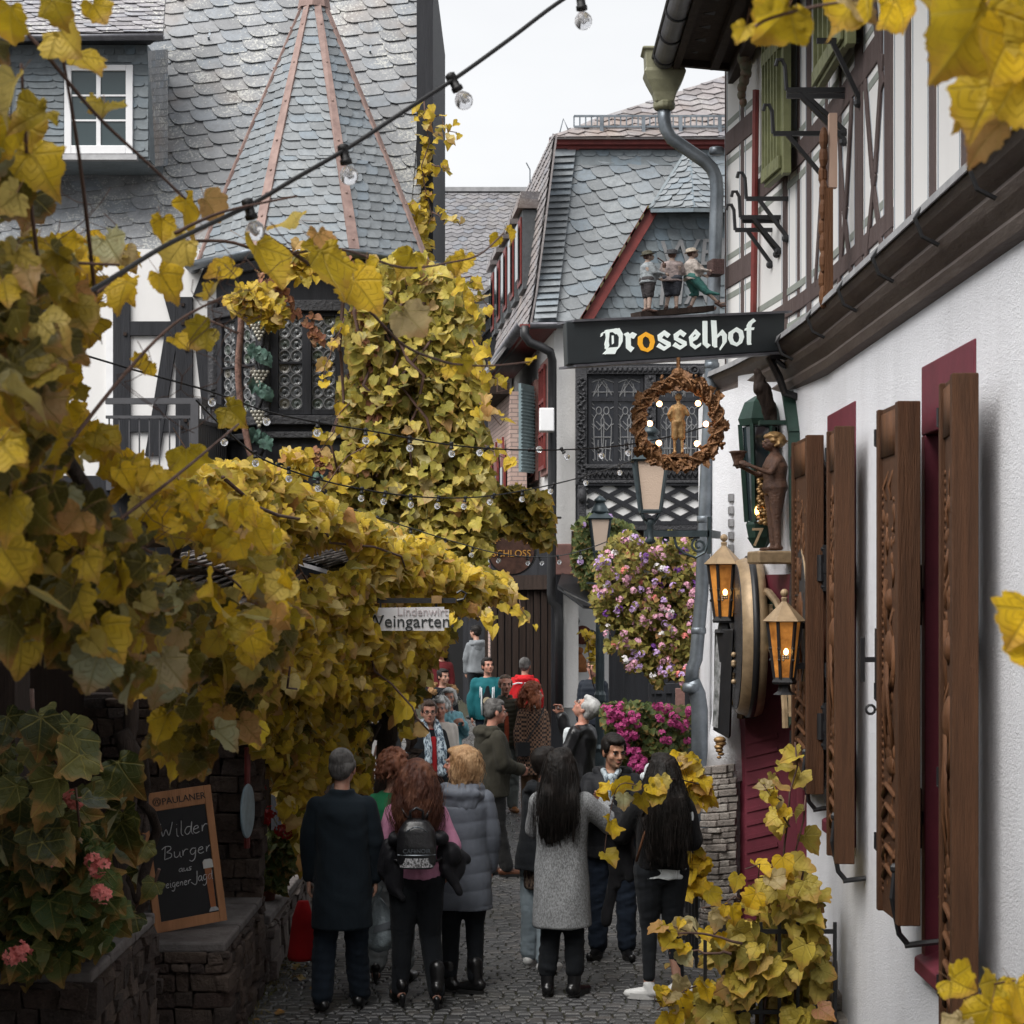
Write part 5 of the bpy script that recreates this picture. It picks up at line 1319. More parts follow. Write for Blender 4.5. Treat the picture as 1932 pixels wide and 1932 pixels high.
# upper storey
mb=MB()
ZT=9.6
UY=[-4,5,9,13.0,14.3,15.6,16.55]
for y0,y1 in zip(UY[:-1],UY[1:]):
    xa,xb=onl(UPP,y0),onl(UPP,y1); mb.hexa([(xa,y0,CZ1),(xa+.3,y0,CZ1),(xb+.3,y1,CZ1),(xb,y1,CZ1),(xa,y0,ZT),(xa+.3,y0,ZT),(xb+.3,y1,ZT),(xb,y1,ZT)])
mb.build('infill_wall',m_infill,IN)
def wp(y,z,o=0): return V3(onl(UPP,y)-o,y,z)
def UVw(U,V,o=0):       # point on the upper wall seen at U,V
    y=Yat(U,UPP,o); return V3(onl(UPP,y)-o,y,HC-(V-VH)/F*y)
tm=MB(); gl=MB(); bl=MB()
def beam(y0a,y1a,z0,y0b=None,y1b=None,z1=ZT,o=.009,line=True):   # upright (maybe leaning) timber
    y0b=y0a if y0b is None else y0b; y1b=y1a if y1b is None else y1b
    tm.hexa([wp(y0a,z0,o),wp(y0a,z0,-.03),wp(y1a,z0,-.03),wp(y1a,z0,o),wp(y0b,z1,o),wp(y0b,z1,-.03),wp(y1b,z1,-.03),wp(y1b,z1,o)])
    if line:
        for a,b in ((y0a-.055,y0b-.055),(y1a+.04,y1b+.04)):
            gl.hexa([wp(a,z0,.0035),wp(a,z0,-.01),wp(a+.016,z0,-.01),wp(a+.016,z0,.0035),wp(b,z1,.0035),wp(b,z1,-.01),wp(b+.016,z1,-.01),wp(b+.016,z1,.0035)])
def rail(y0,y1,z0,z1,o=.012):
    n=max(1,int((y1-y0)/.7))
    for i in range(n):
        a=y0+(y1-y0)*i/n; b=y0+(y1-y0)*(i+1)/n
        tm.hexa([wp(a,z0,o),wp(a,z0,-.02),wp(b,z0,-.02),wp(b,z0,o),wp(a,z1,o),wp(a,z1,-.02),wp(b,z1,-.02),wp(b,z1,o)])
        for zz in (z0-.10,z1+.05): bl.hexa([wp(a,zz,.003),wp(a,zz,-.01),wp(b,zz,-.01),wp(b,zz,.003),wp(a,zz+.05,.003),wp(a,zz+.05,-.01),wp(b,zz+.05,-.01),wp(b,zz+.05,.003)])
for u0,u1 in ((1359,1372),(1398,1405),(1477,1488),(1505,1510),(1522,1533),(1558,1563),(1584,1589),(1612,1632),(1668,1688),(1709,1721),(1753,1769),(1812,1840),(1908,1928),(2000,2030),(2110,2140)):
    du=(u1-u0)*.14; y1_,y0_=Yat(u0+du),Yat(u1-du); beam(y0_,y1_,CZ1+.0)
rail(15.62,16.55,5.54,5.73); rail(15.62,16.55,6.70,6.89); rail(15.62,16.55,7.5,7.62)
rail(11.3,15.6,6.10,6.28); rail(3.5,11.3,6.75,6.95); rail(11.0,15.6,5.02,5.14)
# curved braces (crossed) between posts
def brace(pts,w=.10,o=.034):
    for (ya,za),(yb,zb_) in zip(pts[:-1],pts[1:]):
        d=V3(0,yb-ya,zb_-za); L=d.length; s=V3(0,-d.z,d.y)/L*w
        a=wp(ya,za); b=wp(yb,zb_)
        tm.hexa([a-s+V3(-o,0,0),a-s,b-s,b-s+V3(-o,0,0),a+s+V3(-o,0,0),a+s,b+s,b+s+V3(-o,0,0)])
        for q in (-1.45,1.35):
            s2=s*q; s3=s*(q+.12); gl.hexa([a+s2+V3(-.0034,0,0),a+s2,b+s2,b+s2+V3(-.0034,0,0),a+s3+V3(-.0034,0,0),a+s3,b+s3,b+s3+V3(-.0034,0,0)])
yA,yB=Yat(1632),Yat(1668)
for (a,b) in ((Yat(1668),Yat(1634)),(Yat(1610),Yat(1583))):
    brace([(a,4.9),((a+b)/2+.05,5.45),(b,6.1)],.04,.014); brace([(b,4.9),((a+b)/2-.05,5.45),(a,6.1)],.04,.017)
brace([(Yat(1668),5.9),(Yat(1640),6.9)],.045,.016)
brace([(Yat(1540),5.1),(Yat(1556),6.0)],.035,.015)
tm.build('timber_frame',m_beam,IN,bevel=.006); gl.build('painted_lines',m_bluegrey,IN); bl.build('painted_borders',m_greyline,IN)
# cornice between the storeys
pr=[(0,CZ0),(.05,CZ0+.02),(.07,CZ0+.07),(.05,CZ0+.10),(.10,CZ0+.16),(.12,CZ0+.20),(.10,CZ0+.235),(.17,CZ0+.29),(.19,CZ0+.33),(.19,CZ1-.035)]
CY=[-4,5,9,11,13.0,14.3,15.6,16.55]
def cx_(y): return onl(UPP,y)-.0
mb=MB(); mb.loft([[V3(cx_(y)-o,y+ (0 if y<16 else o*.4),z) for o,z in pr]+[V3(cx_(y)+.05,y,CZ1-.03),V3(cx_(y)+.05,y,CZ0)] for y in CY]); mb.build('cornice',mk('weathered_brown_cornice',(.075,.055,.048),.6,.5,5,.006,30,stretch=(1,.2,1),col2=(.15,.12,.105)),IN)
mb=MB(); mb.loft([[V3(cx_(y)+.02,y,CZ1+.05),V3(cx_(y)-.205,y,CZ1-.005),V3(cx_(y)-.215,y,CZ1-.05),V3(cx_(y)-.205,y,CZ1-.05),V3(cx_(y)-.19,y,CZ1-.015),V3(cx_(y)+.02,y,CZ1+.02)] for y in CY]); mb.build('flashing',m_lead,IN)
mb=MB()
for y in (8.2,9.3,10.4,11.5,12.7,13.9): mb.tube([V3(cx_(y)-.20,y,CZ1-.02),V3(cx_(y)-.235,y,CZ1-.07),V3(cx_(y)-.20,y,CZ1-.16),V3(cx_(y)-.12,y,CZ1-.2)],.012,5)
mb.build('flashing_clips',m_iron,IN)
# windows with maroon frames and thick carved oak shutters
def window(y0,y1,z0,z1,lint):
    x=2.2; f=MB()
    f.box(x-.012,x+.10,y0,y1,z1-lint,z1)                 # painted lintel board
    f.box(x-.012,x+.30,y0,y0+.09,z0,z1-lint); f.box(x-.012,x+.30,y1-.09,y1,z0,z1-lint)
    f.prism([(x-.05,y0,z0),(x-.05,y1,z0),(x+.3,y1,z0+.16),(x+.3,y0,z0+.16)],(0,0,-.08))
    w=f.build('window',m_maroon,IN,bevel=.008)
    f=MB(); f.box(x+.16,x+.22,y0+.09,y0+.17,z0+.15,z1-lint); f.box(x+.16,x+.22,y1-.17,y1-.09,z0+.15,z1-lint); ym=(y0+y1)/2; f.box(x+.155,x+.225,ym-.04,ym+.04,z0+.15,z1-lint)
    for k in range(1,4): z=z0+(z1-z0-lint)*k/4; f.box(x+.17,x+.21,y0+.17,ym-.04,z-.02,z+.02); f.box(x+.17,x+.21,ym+.04,y1-.17,z-.02,z+.02)
    f.build('casement',m_maroon,w,bevel=.005)
    f=MB(); f.box(x+.19,x+.20,y0+.09,y1-.09,z0+.1,z1-lint); f.build('pane',m_winglass,w)
    return w
W2=window(*WIN[0],.37); W1=window(*WIN[1],.30)
def carving(mb,L,H,seed,nf=7):
    """relief on the street face of a shutter: u along the leaf, z up, depth -w"""
    rg=random.Random(seed)
    n=int(H/.052)
    for i in range(n):
        z=.12+i*(H-.5)/n; mb.obox(V3(L-.065,-.004,z),(.018,0,0),(0,.010,0),(0,0,.012)) if i%1==0 else None
    zc=H*.22
    # a robed figure: skirt, torso, arms, head, plus leaves and grapes
    b=lambda u,z,r,s=(1,.45,1): mb.ball(V3(u,-.002,z),r,9,7,s)
    cu=L*.55
    for i in range(9): b(cu+.02*math.sin(i*1.9),H*.30+i*H*.022,.085-i*.003,(1,.30,.8))
    b(cu,H*.52,.085,(1,.5,1.4)); b(cu,H*.62,.055,(.9,.7,1.2)); mb.tube([(cu-.08,-.0,H*.55),(cu-.12,-.012,H*.48),(cu-.03,-.02,H*.44)],.018,6); mb.tube([(cu+.08,-.0,H*.55),(cu+.12,-.01,H*.60),(cu+.06,-.015,H*.66)],.018,6)
    for i in range(60): b(L*rg.uniform(.25,.8),H*rg.uniform(.06,.86),rg.uniform(.01,.022),(1,.8,rg.uniform(.8,2.2)))
    for i in range(16): u=L*rg.uniform(.3,.75); z=H*rg.uniform(.08,.84); mb.tube([(u,-.008,z),(u+rg.uniform(-.05,.05),-.018,z+.07),(u+rg.uniform(-.06,.06),-.006,z+.15)],.009,5)
    for i in range(8): mb.tube([(cu+.1*math.sin(i*2.2),-.012,H*.3+i*.02),(cu+.08*math.sin(i*2.2+.5),-.035,H*.38+i*.02),(cu+.03*math.sin(i),-.03,H*.5)],.008,4)
    for i in range(26):
        u=L*(.25+.6*rg.random()); z=H*rg.choice((rg.uniform(.05,.28),rg.uniform(.68,.84))); b(u,z,rg.uniform(.015,.035),(1,.55,1.3))
    for i in range(5): mb.tube([(L*.3,-.01,H*(.08+.04*i)),(L*.55,-.03,H*(.10+.04*i)),(L*.85,-.01,H*(.07+.04*i))],.016,5)
    mb.prism([(.03,-.02,H-.26),(L-.03,-.02,H-.26),(L-.03,-.02,H-.03),(.03,-.02,H-.03)],(0,.02,0))
def shutter(xn,yn,xf,yf,z0,z1,hx,hy,seed,th=.115,note=None,foot=0.0):
    """leaf from its near end (xn,yn) to its far end (xf,yf), outer face towards the street; hx,hy: hinge at the jamb"""
    a=V3(xn,yn,0); b=V3(xf,yf,0); d=(b-a).normalized(); n=V3(-d.y,d.x,0)
    if n.x>0: n=-n
    L=(b-a).length; H=z1-z0
    M=Matrix(((d.x,-n.x,0,xn),(d.y,-n.y,0,yn),(0,0,1,z0),(0,0,0,1)))   # local: x along leaf, y into the wall, z up
    m=MB(); e=.05
    m.box(0,e*1.4,-.004,th,0,H); m.box(L-e,L,-.004,th,foot,H); m.box(e*1.4,L-e,.02,th-.01,foot*.5,H); m.xf(M)
    s=m.build('shutter',m_oakedge,IN,bevel=.006)
    if note: s['label']=note
    m=MB(); carving(m,L,H,seed); m.xf(M@Matrix.Translation((0,.030,0))); m.build('carving',m_oak,s,True)
    for z in (z0+H*.19,z0+H*.63):
        m=MB(); q=V3(hx,hy,z); p=V3(xf,yf,z) if abs(yf-hy)<abs(yn-hy) else V3(xn,yn,z); p=p-n*th*.8
        m.tube([p+V3(0,0,-.09),p+V3(0,0,.09)],.025,8); m.bar(p,q+V3(.0,0,0),.02,.035); m.bar(q+V3(-.03,0,-.16),q+V3(-.03,0,.16),.014,.02,up=(1,0,0))
        for k in (-1,-.4,.4,1): m.ball(q+V3(-.045,0,.13*k),.018,6,4)
        m.build('hinge',m_iron,s)
    for z in (H*.985-.15,H*.42,H*.12):
        m=MB(); m.tube([V3(L+.0,.0,z),V3(L+.03,-.0,z),V3(L+.03,0,z+.09)],.010,5); m.box(L-.005,L+.012,.0,.05,z-.05,z+.05); m.xf(M); m.build('latch',m_iron,s)
    return s,M
_n='carved oak shutter '
s1,M1=shutter(1.985,9.80,1.975,10.33,1.20,3.90,2.19,10.16,1,note=_n+'left of the nearer window')
s2,M2=shutter(1.975,8.55,2.02,9.02,.62,3.90,2.19,9.08,2,note=_n+'right of the nearer window, closest to the viewer')
s3,M3=shutter(2.035,13.15,2.03,13.85,1.52,4.00,2.19,13.15,3,note=_n+'left of the farther window')
s4,M4=shutter(1.995,11.75,2.01,12.18,1.24,3.94,2.19,12.2,4,note=_n+'right of the farther window')
# long bolt handle and stay hooks
m=MB(); L=.55
p=M1@V3(L+.02,.03,2.7*.50); m.bar(p+V3(0,0,-.18),p+V3(0,0,.17),.02,.03,up=(1,0,0)); m.bar(p,p+V3(-.09,0,0),.014,.014); m.bar(p+V3(-.10,0,-.12),p+V3(-.10,0,.12),.010,.012,up=(1,0,0)); q=M1@V3(L,.02,2.7*.40); m.tube([q+V3(-.05+.025*math.cos(a),0,.025*math.sin(a)) for a in [2*math.pi*k/10 for k in range(10)]],.008,5,closed=True)
m.build('bolt',m_iron,s1)
for (M,s,w) in ((M1,s1,.25),(M3,s3,.15),(M4,s4,.12)):
    m=MB(); q=M@V3(.12,.06,.28); m.tube([q+V3(-.05,0,0),q+V3(-.07,-.02,-.15),q+V3(-.03,0,-.34),q+V3(.02,0,-.40)],.016,6); m.ball(q+V3(-.05,0,0),.03,7,5); m.tube([q+V3(.0,0,-.40),V3(2.22,q.y,q.z-.38)],.017,6); m.build('stay_hook',m_iron,s)
# small ventilation strip
mb=MB()
for i in range(11): mb.box(onl(LOW,15.9)-.012,onl(LOW,15.9)+.02,15.78,15.92,2.62+.105*i,2.68+.105*i)
mb.build('vent_strip',m_lead,IN)
# portal -----------------------------------------------------------------------
def lw(y,z,o=0): return V3(onl(LOW,y)-o,y,z)
y0,y1=DOOR[0],DOOR[1]; zs=2.0; yc=(y0+y1)/2; rr=(y1-y0)/2
m=MB()
m.hexa([lw(y1-.03,0,.03),lw(y1-.26,0,-.55),lw(y1-.01,0,-.55),lw(y1+.18,0,.03),lw(y1-.03,2.7,.03),lw(y1-.26,2.7,-.55),lw(y1-.01,2.7,-.55),lw(y1+.18,2.7,.03)])
m.hexa([lw(y0-.2,0,.03),lw(y0-.2,0,-.65),lw(y0,0,-.65),lw(y0,0,.03),lw(y0-.2,2.7,.03),lw(y0-.2,2.7,-.65),lw(y0,2.7,-.65),lw(y0,2.7,.03)])
for k in range(24): 
    z=.05+k*.11; m.bar(lw(y1-.035,z,.02),lw(y1-.13,z+.07,-.20),.008,.016)
m.hexa([lw(y0-.3,2.7,.02),lw(y0-.3,2.7,-.1),lw(y1+.3,2.7,-.1),lw(y1+.3,2.7,.02),lw(y0-.3,3.05,.02),lw(y0-.3,3.05,-.1),lw(y1+.3,3.05,-.1),lw(y1+.3,3.05,.02)])
PD=m.build('portal',m_maroon,IN)
m=MB(); m.hexa([lw(y0,0,-.64),lw(y0,0,-.70),lw(y1,0,-.70),lw(y1,0,-.64),lw(y0,2.7,-.64),lw(y0,2.7,-.70),lw(y1,2.7,-.70),lw(y1,2.7,-.64)]); m.build('door',mk('dark_maroon_door',(.10,.016,.028),.6,.2),PD)
m=MB(); n=14         # green arch with gilt edge and letters
outer=[lw(yc+(rr+.13)*math.cos(a),zs+(rr+.28)*math.sin(a),.07) for a in [math.pi*k/n for k in range(n+1)]]
inner=[lw(yc+(rr-.10)*math.cos(a),zs-.1+(rr-.02)*math.sin(a),.07) for a in [math.pi*k/n for k in range(n+1)]]
for k in range(n): m.prism([inner[k],inner[k+1],outer[k+1],outer[k]],(.10,0,0))
AR=m.build('arch_board',m_dgreen,PD)
m=MB(); m.tube([p+V3(-.02,0,0) for p in outer],.03,7); m.tube([p+V3(-.02,0,0) for p in inner],.028,7)
rg=random.Random(8)
for k in range(n*2):
    a=math.pi*(k+.5)/(2*n); r0=rr+.0; 
    p=lw(yc+(rr+.03)*math.cos(a),zs+(rr+.12)*math.sin(a),.085); t_=V3(0,-math.sin(a),math.cos(a)); u_=V3(0,math.cos(a),math.sin(a))
    for q in range(3): m.bar(p+u_*rg.uniform(-.07,.0)+t_*.02*(q-1),p+u_*rg.uniform(.03,.08)+t_*.02*(q-1)+t_*rg.uniform(-.015,.015),.007,.010,up=(1,0,0))
m.build('gilt_lettering',m_goldp,AR)
# casks set into the wall, with hoops
def cask(yc_,zc_,r,xo,dp,label):
    c=V3(onl(LOW,yc_)+.02,yc_,zc_); ax=V3(-1,.03,0).normalized()
    m=MB(); m.lathe(c,[(r*.97,0),(r*1.0,dp*.25),(r*.985,dp*.6),(r*.95,dp)],40,axis=ax); cs=m.build('cask',m_goldp,PD,True); 
    cs['label']=label
    m=MB()
    for a,b in ((.34,.60),): m.lathe(c,[(r*.9,dp*a),(r*1.012,dp*a),(r*1.006,dp*b),(r*.9,dp*b)],40,axis=ax)
    m.build('hoop',m_iron,cs,True)
    m=MB(); m.lathe(c,[(r*.90,dp*.98),(r*.90,dp*1.04)],40,axis=ax)
    for k in range(5): 
        zz=-r*.6+k*r*.3; m.bar(c+ax*(dp*1.05)+V3(0,-r*.6,zz),c+ax*(dp*1.05)+V3(0,r*.6,zz),.006,.004)
    m.build('cask_head',m_blackcarve,cs)
    m=MB()
    for k in range(14): m.ball(c+ax*(dp+.03)+V3(0,.1*math.sin(k*2.1),-r*.55+.05*math.cos(k*1.3)+.02*k),.022,6,5)
    m.build('gilt_grapes',m_goldp,cs,True)
cask(15.2,2.56,.64,0,.19,'large cask front with tan staves and a black hoop, left of the arched door')
cask(13.75,2.72,.58,0,.13,'cask front half hidden by the shutter, right of the arched door')
# green trim strip up the wall beside the figure
m=MB(); pts=[lw(13.95,2.4,.03),lw(14.0,3.1,.03),lw(14.15,3.3,.03),lw(14.2,4.1,.03),lw(14.38,4.42,.03)]
for a,b in zip(pts[:-1],pts[1:]): m.bar(a,b,.025,.05,up=(1,0,0))
m.build('green_trim',m_dgreen,IN)
# eaves, soffit, gutter of the inn
ez=7.45
m=MB(); m.prism([(1.40,-4,ez),(1.40,16.2,ez),(1.93,16.25,ez-.04),(2.15,14.3,ez-.04),(2.2,-4,ez-.04)],(0,0,.06)); EV=m.build('soffit',m_darkwood,IN)
m=MB(); m.bar((1.40,-4,ez+.02),(1.40,16.25,ez+.02),.03,.10); m.bar((1.72,-4,ez-.05),(1.72,16.22,ez-.05),.035,.05); m.bar((1.98,-4,ez-.10),(1.90,16.35,ez-.10),.05,.08); m.bar((1.36,16.25,ez+.02),(1.95,16.30,ez-.02),.03,.07)
m.build('eaves_board',m_darkwood,IN)
m=MB()
for i in range(40):
    y=16.0-i*.36; m.prism([(1.50,y,ez-.004),(1.58,y-.05,ez-.004),(1.66,y,ez-.004),(1.58,y+.05,ez-.004)],(0,0,-.006))
m.build('soffit_vents',m_rubber,EV)
m=MB(); m.prism([(1.30,-4,ez+.10),(1.30,16.4,ez+.10),(4.5,16.4,ez+3.2),(4.5,-4,ez+3.2)],(0,0,.1)); m.build('roof',m_slate_warm,IN)
m=MB(); halfpipe(m,[V3(1.30,16.35,ez+.02),V3(1.30,10,ez+.03),V3(1.30,2,ez+.05),V3(1.30,-4,ez+.06)],.092,10); GT=m.build('gutter',m_gutter,IN,True)
m=MB()
for i in range(22):
    y=16.15-i*.62; m.tube([V3(1.30+.097*math.cos(a),y,ez+.02-.097*math.sin(a)) for a in [math.pi*k/10 for k in range(11)]],.010,5)
m.tube([V3(1.205,16.35,ez+.03),V3(1.205,-4,ez+.05)],.016,6); m.build('gutter_brackets',m_iron,GT)
m=MB(); m_hop=mk('olive_painted_hopper',(.24,.235,.15),.5,.3,8,.003,20)
c=V3(1.31,16.42,0)
def sq(z,rx,ry): return [V3(c.x+sx*rx,c.y+sy*ry,z) for sx,sy in ((-1,-1),(1,-1),(1,1),(-1,1))]
m.loft([sq(7.58,.19,.14),sq(7.56,.20,.15),sq(7.54,.17,.13),sq(7.40,.165,.125),sq(7.37,.18,.13),sq(7.30,.15,.12),sq(7.20,.10,.09),sq(7.12,.08,.08)]); m.lathe((c.x,c.y,7.06),[(.075,0),(.095,.02),(.095,.06),(.08,.08)],14); m.build('hopper',m_hop,GT,bevel=.01)
m=MB(); y=16.42
m.tube([V3(1.31,y,7.1),V3(1.31,y,6.98),V3(1.325,y,6.90),V3(1.37,y,6.82),V3(1.66,y,6.62),V3(1.72,y,6.56),V3(1.755,y,6.48),V3(1.765,y,6.36),P(1348,500,y),P(1342,700,y),P(1331,950,y),P(1324,1120,y),P(1313,1245,y),P(1306,1262,y),P(1305,1290,y)],.058,14)
m.tube([P(1305,1285,y),P(1316,1310,y),P(1320,1340,y),P(1318,1815,y)],.072,14)
for v,u in ((285,1352),(690,1343),(980,1329),(1190,1318)): m.lathe(P(u,v,y),[(.058,-.03),(.066,-.02),(.066,.02),(.058,.03)],14)
m.lathe(P(1306,1296,y),[(.06,.04),(.085,.02),(.085,-.03),(.07,-.05)],14)
m.build('downpipe',m_zinc,IN,True)
# green louvred shutters, red pole, carved bracket, iron flower-box arms upstairs
def gsh(u0,u1,vb,note):
    ya,yb=Yat(u0,UPP,.12),Yat(u1,UPP,.12); zb_=HC-(vb-VH)/F*((ya+yb)/2); m=MB()
    m.hexa([wp(yb,zb_,.13),wp(yb,zb_,.08),wp(ya,zb_,.08),wp(ya,zb_,.13),wp(yb,ZT-.5,.13),wp(yb,ZT-.5,.08),wp(ya,ZT-.5,.08),wp(ya,ZT-.5,.13)])
    for k in range(6):
        yy=yb+(ya-yb)*(k+.5)/6; m.bar(wp(yy,zb_+.05,.14),wp(yy,ZT-.6,.14),.012,.02,up=(1,0,0))
    for k in range(3): m.bar(wp(yb,zb_+.08+k*.9,.145),wp(ya,zb_+.08+k*.9,.145),.012,.05)
    m.bar(wp(yb-.03,zb_-.02,.10),wp(yb-.03,ZT-.5,.10),.05,.03,up=(1,0,0))
    s=m.build('green_shutter',m_green,IN,bevel=.004); s['label']=note
gsh(1444,1477,340,'olive green upper shutter, farther one'); gsh(1541,1596,130,'olive green upper shutter, nearer one')
m=MB(); m.tube([UVw(1426,170,.05),UVw(1424,400,.05),UVw(1420,700,.05)],.028,7); m.build('red_pole',m_redtrim,IN)
m=MB(); q=UVw(1408,110,.10)
for k in range(7): m.ball(q+V3(-.02+.02*math.sin(k),0,-.06*k),.07-.005*k,8,6,(.8,1,1))
m.build('carved_bracket',mk('painted_corbel',(.12,.13,.08),.6,.5,12,.01,col2=(.2,.10,.07)),IN,True)
for (ul,ur,v,hook,ub,vb) in ((1541,1625,77,0,1632,195),(1484,1597,170,1,1603,250),(1484,1597,181,0,1597,268),(1459,1557,252,1,1558,338),(1408,1487,375,1,1490,450),(1397,1473,410,1,1474,474),(1400,1470,417,0,1470,480),(1387,1457,434,1,1460,500)):
    y=Yat(ur); m=MB(); a=P(ul,v,y); b=V3(onl(UPP,y),y,a.z); m.bar(a,b,.012,.016)
    if hook: m.tube([a,a+V3(-.01,0,.16),a+V3(-.03,0,.20),a+V3(-.06,0,.20),a+V3(-.07,0,.16)],.014,6)
    c0=a+V3(.10,0,-.01); m.bar(c0,V3(onl(UPP,y)-.0,y,HC-(vb-VH)/F*y),.014,.014); m.ball(V3(onl(UPP,y)-.02,y,HC-(vb-VH)/F*y),.03,6,5); m.build('flower_box_bracket',m_iron,IN)
# carved and partly stripped corner timber
m=MB(); y=Yat(1612); m.box(onl(UPP,y)-.165,onl(UPP,y)-.115,y-.03,y+.03,P(0,355,y).z,P(0,215,y).z); m.build('stripped_board',mk('bare_pale_wood',(.50,.34,.26),.7,.2,8,.003,stretch=(1,1,.1)),IN)
m=MB(); m.box(onl(UPP,y)-.20,onl(UPP,y)-.145,y-.05,y+.05,P(0,565,y).z,P(0,357,y).z)
for k in range(10): m.ball(V3(onl(UPP,y)-.20,y+.02*math.sin(k*2),P(0,560-k*33,y).z),.05,7,5,(.6,.8,1.6))
m.build('carved_timber',m_oak,IN)
# ------------------------------------------------------------------ things hung on and over the lane
# tavern sign on a bracket
BS=thing('tavern_sign','long dark sign box with white blackletter name and one orange letter, hung across the lane','sign',P(1275,640,13.6))
A0,A1=P(1068,606,13.0),P(1481,589,14.15); B0,B1=P(1071,688,13.0),P(1479,662,14.15)
bk=V3(.05,.16,0)*1.0
mb=MB(); mb.hexa([B0,B1,B1+V3(-.02,.18,0),B0+V3(-.02,.18,0),A0,A1,A1+V3(-.02,.18,0),A0+V3(-.02,.18,0)]); mb.build('sign_box',m_antr,BS,bevel=.008)
mb=MB()
for a,b in ((A0,A1),(B0,B1)): mb.bar(a+V3(0,.09,.006 if a is A0 else -.006),b+V3(0,.09,.006 if a is A0 else -.006),.098,.008)
mb.build('metal_edge',m_gutter,BS)
ux=(A1-A0).normalized(); Lw=(A1-A0).length; Hh=(A0-B0).length
nn=ux.cross((A0-B0).normalized())
def sp(a,b,o=.006):   # a along 0..1933 px of the detail view 35..1810, b down 655..1000 at left edge
    u=(a-35)/1775.0; v=b
    top=A0.lerp(A1,u); bot=B0.lerp(B1,u); ty=672-u*(672-568); by=1003-u*(1003-912); w=(b-ty)/(by-ty)
    return top.lerp(bot,w)+nn*o
m_let=NT('emissive_white_letters'); m_let.col((.80,.84,.82)); m_let.b.inputs['Emission Color'].default_value=(.8,.9,.85,1); m_let.b.inputs['Emission Strength'].default_value=.12; m_let=m_let.m  # letters carry a faint emission of their own
m_leto=NT('emissive_orange_letter'); m_leto.col((.80,.40,.03)); m_leto.b.inputs['Emission Color'].default_value=(1,.45,.03,1); m_leto.b.inputs['Emission Strength'].default_value=.12; m_leto=m_leto.m
def poly_letter(polys,mat,name='letter'):
    m=MB()
    for pl in polys:
        m.prism([sp(a,b,.003) for a,b in pl],nn*.006)
    return m.build(name,mat,BS)
def pen(path,nib=(15,-15)):
    out=[]; 
    for (x0,y0),(x1,y1) in zip(path[:-1],path[1:]):
        nx,ny=nib; q=[(x0-nx,y0-ny),(x0+nx,y0+ny),(x1+nx,y1+ny),(x1-nx,y1-ny)]
        ar=sum(q[i][0]*q[(i+1)%4][1]-q[(i+1)%4][0]*q[i][1] for i in range(4))
        out.append(q if ar<0 else q[::-1])
    return out
poly_letter(pen([(318,750),(420,735),(445,780),(442,840),(418,885),(330,915)],(14,-14))+[[(322,740),(350,738),(345,800),(352,860),(330,900),(316,850),(330,800)]]+pen([(345,760),(330,880)],(12,-4))+[[(300,925),(350,875),(420,870),(395,925)],[(360,735),(410,722),(450,760),(405,770)],[(375,780),(388,780),(388,840),(375,850)]]+pen([(300,760),(296,785)],(8,-6)),m_let)
poly_letter([[(466,768),(500,752),(520,775),(520,860),(548,878),(520,912),(484,880),(484,790)],[(512,770),(535,752),(570,768),(545,805),(518,795)]],m_let)
O_out=[(641,750),(700,780),(712,830),(695,885),(655,912),(600,895),(577,850),(580,790)]
def ringp(out,inn):
    n=len(out); r=[]
    for i in range(n):
        q=[out[i],out[(i+1)%n],inn[(i+1)%n],inn[i]]; ar=sum(q[k][0]*q[(k+1)%4][1]-q[(k+1)%4][0]*q[k][1] for k in range(4)); r.append(q if ar<0 else q[::-1])
    return r
poly_letter(ringp(O_out,[(636,784),(664,800),(676,835),(668,868),(648,884),(622,868),(612,840),(616,802)]),m_leto)
def ess(dx,dy): return [[(735+dx,775+dy),(790+dx,735+dy),(838+dx,768+dy),(815+dx,798+dy),(785+dx,775+dy),(768+dx,800+dy)],[(735+dx,775+dy),(768+dx,800+dy),(838+dx,835+dy),(810+dx,860+dy),(740+dx,820+dy)],[(838+dx,835+dy),(840+dx,865+dy),(785+dx,902+dy),(725+dx,870+dy),(748+dx,840+dy),(785+dx,868+dy),(810+dx,858+dy)]]
poly_letter(ess(0,0),m_let); poly_letter(ess(130,-7),m_let)
poly_letter([[(990,790),(1045,725),(1085,765),(1055,810),(1020,828),(1015,800),(1048,778),(1040,762),(1022,785),(1020,840),(1048,862),(1090,838),(1085,862),(1040,893),(1000,862)]],m_let)
poly_letter([[(1102,655),(1140,655),(1142,840),(1170,858),(1140,884),(1105,850)]],m_let)
poly_letter([[(1172,648),(1215,650),(1222,760),(1222,860),(1225,875),(1205,880),(1185,865),(1180,760)],[(1222,775),(1268,725),(1305,770),(1303,830),(1250,902),(1245,890),(1272,840),(1268,780),(1250,775),(1222,800)]],m_let)
poly_letter(ringp([(1388,705),(1440,735),(1452,790),(1435,840),(1392,870),(1340,850),(1318,805),(1322,750)],[(1382,742),(1406,758),(1415,795),(1408,826),(1388,840),(1366,826),(1355,798),(1358,762)]),m_let)
poly_letter([[(1475,690),(1490,660),(1530,628),(1552,650),(1520,675),(1512,700),(1512,840),(1518,856),(1485,858),(1480,840)],[(1458,720),(1475,708),(1540,706),(1535,728),(1458,735)]],m_let)
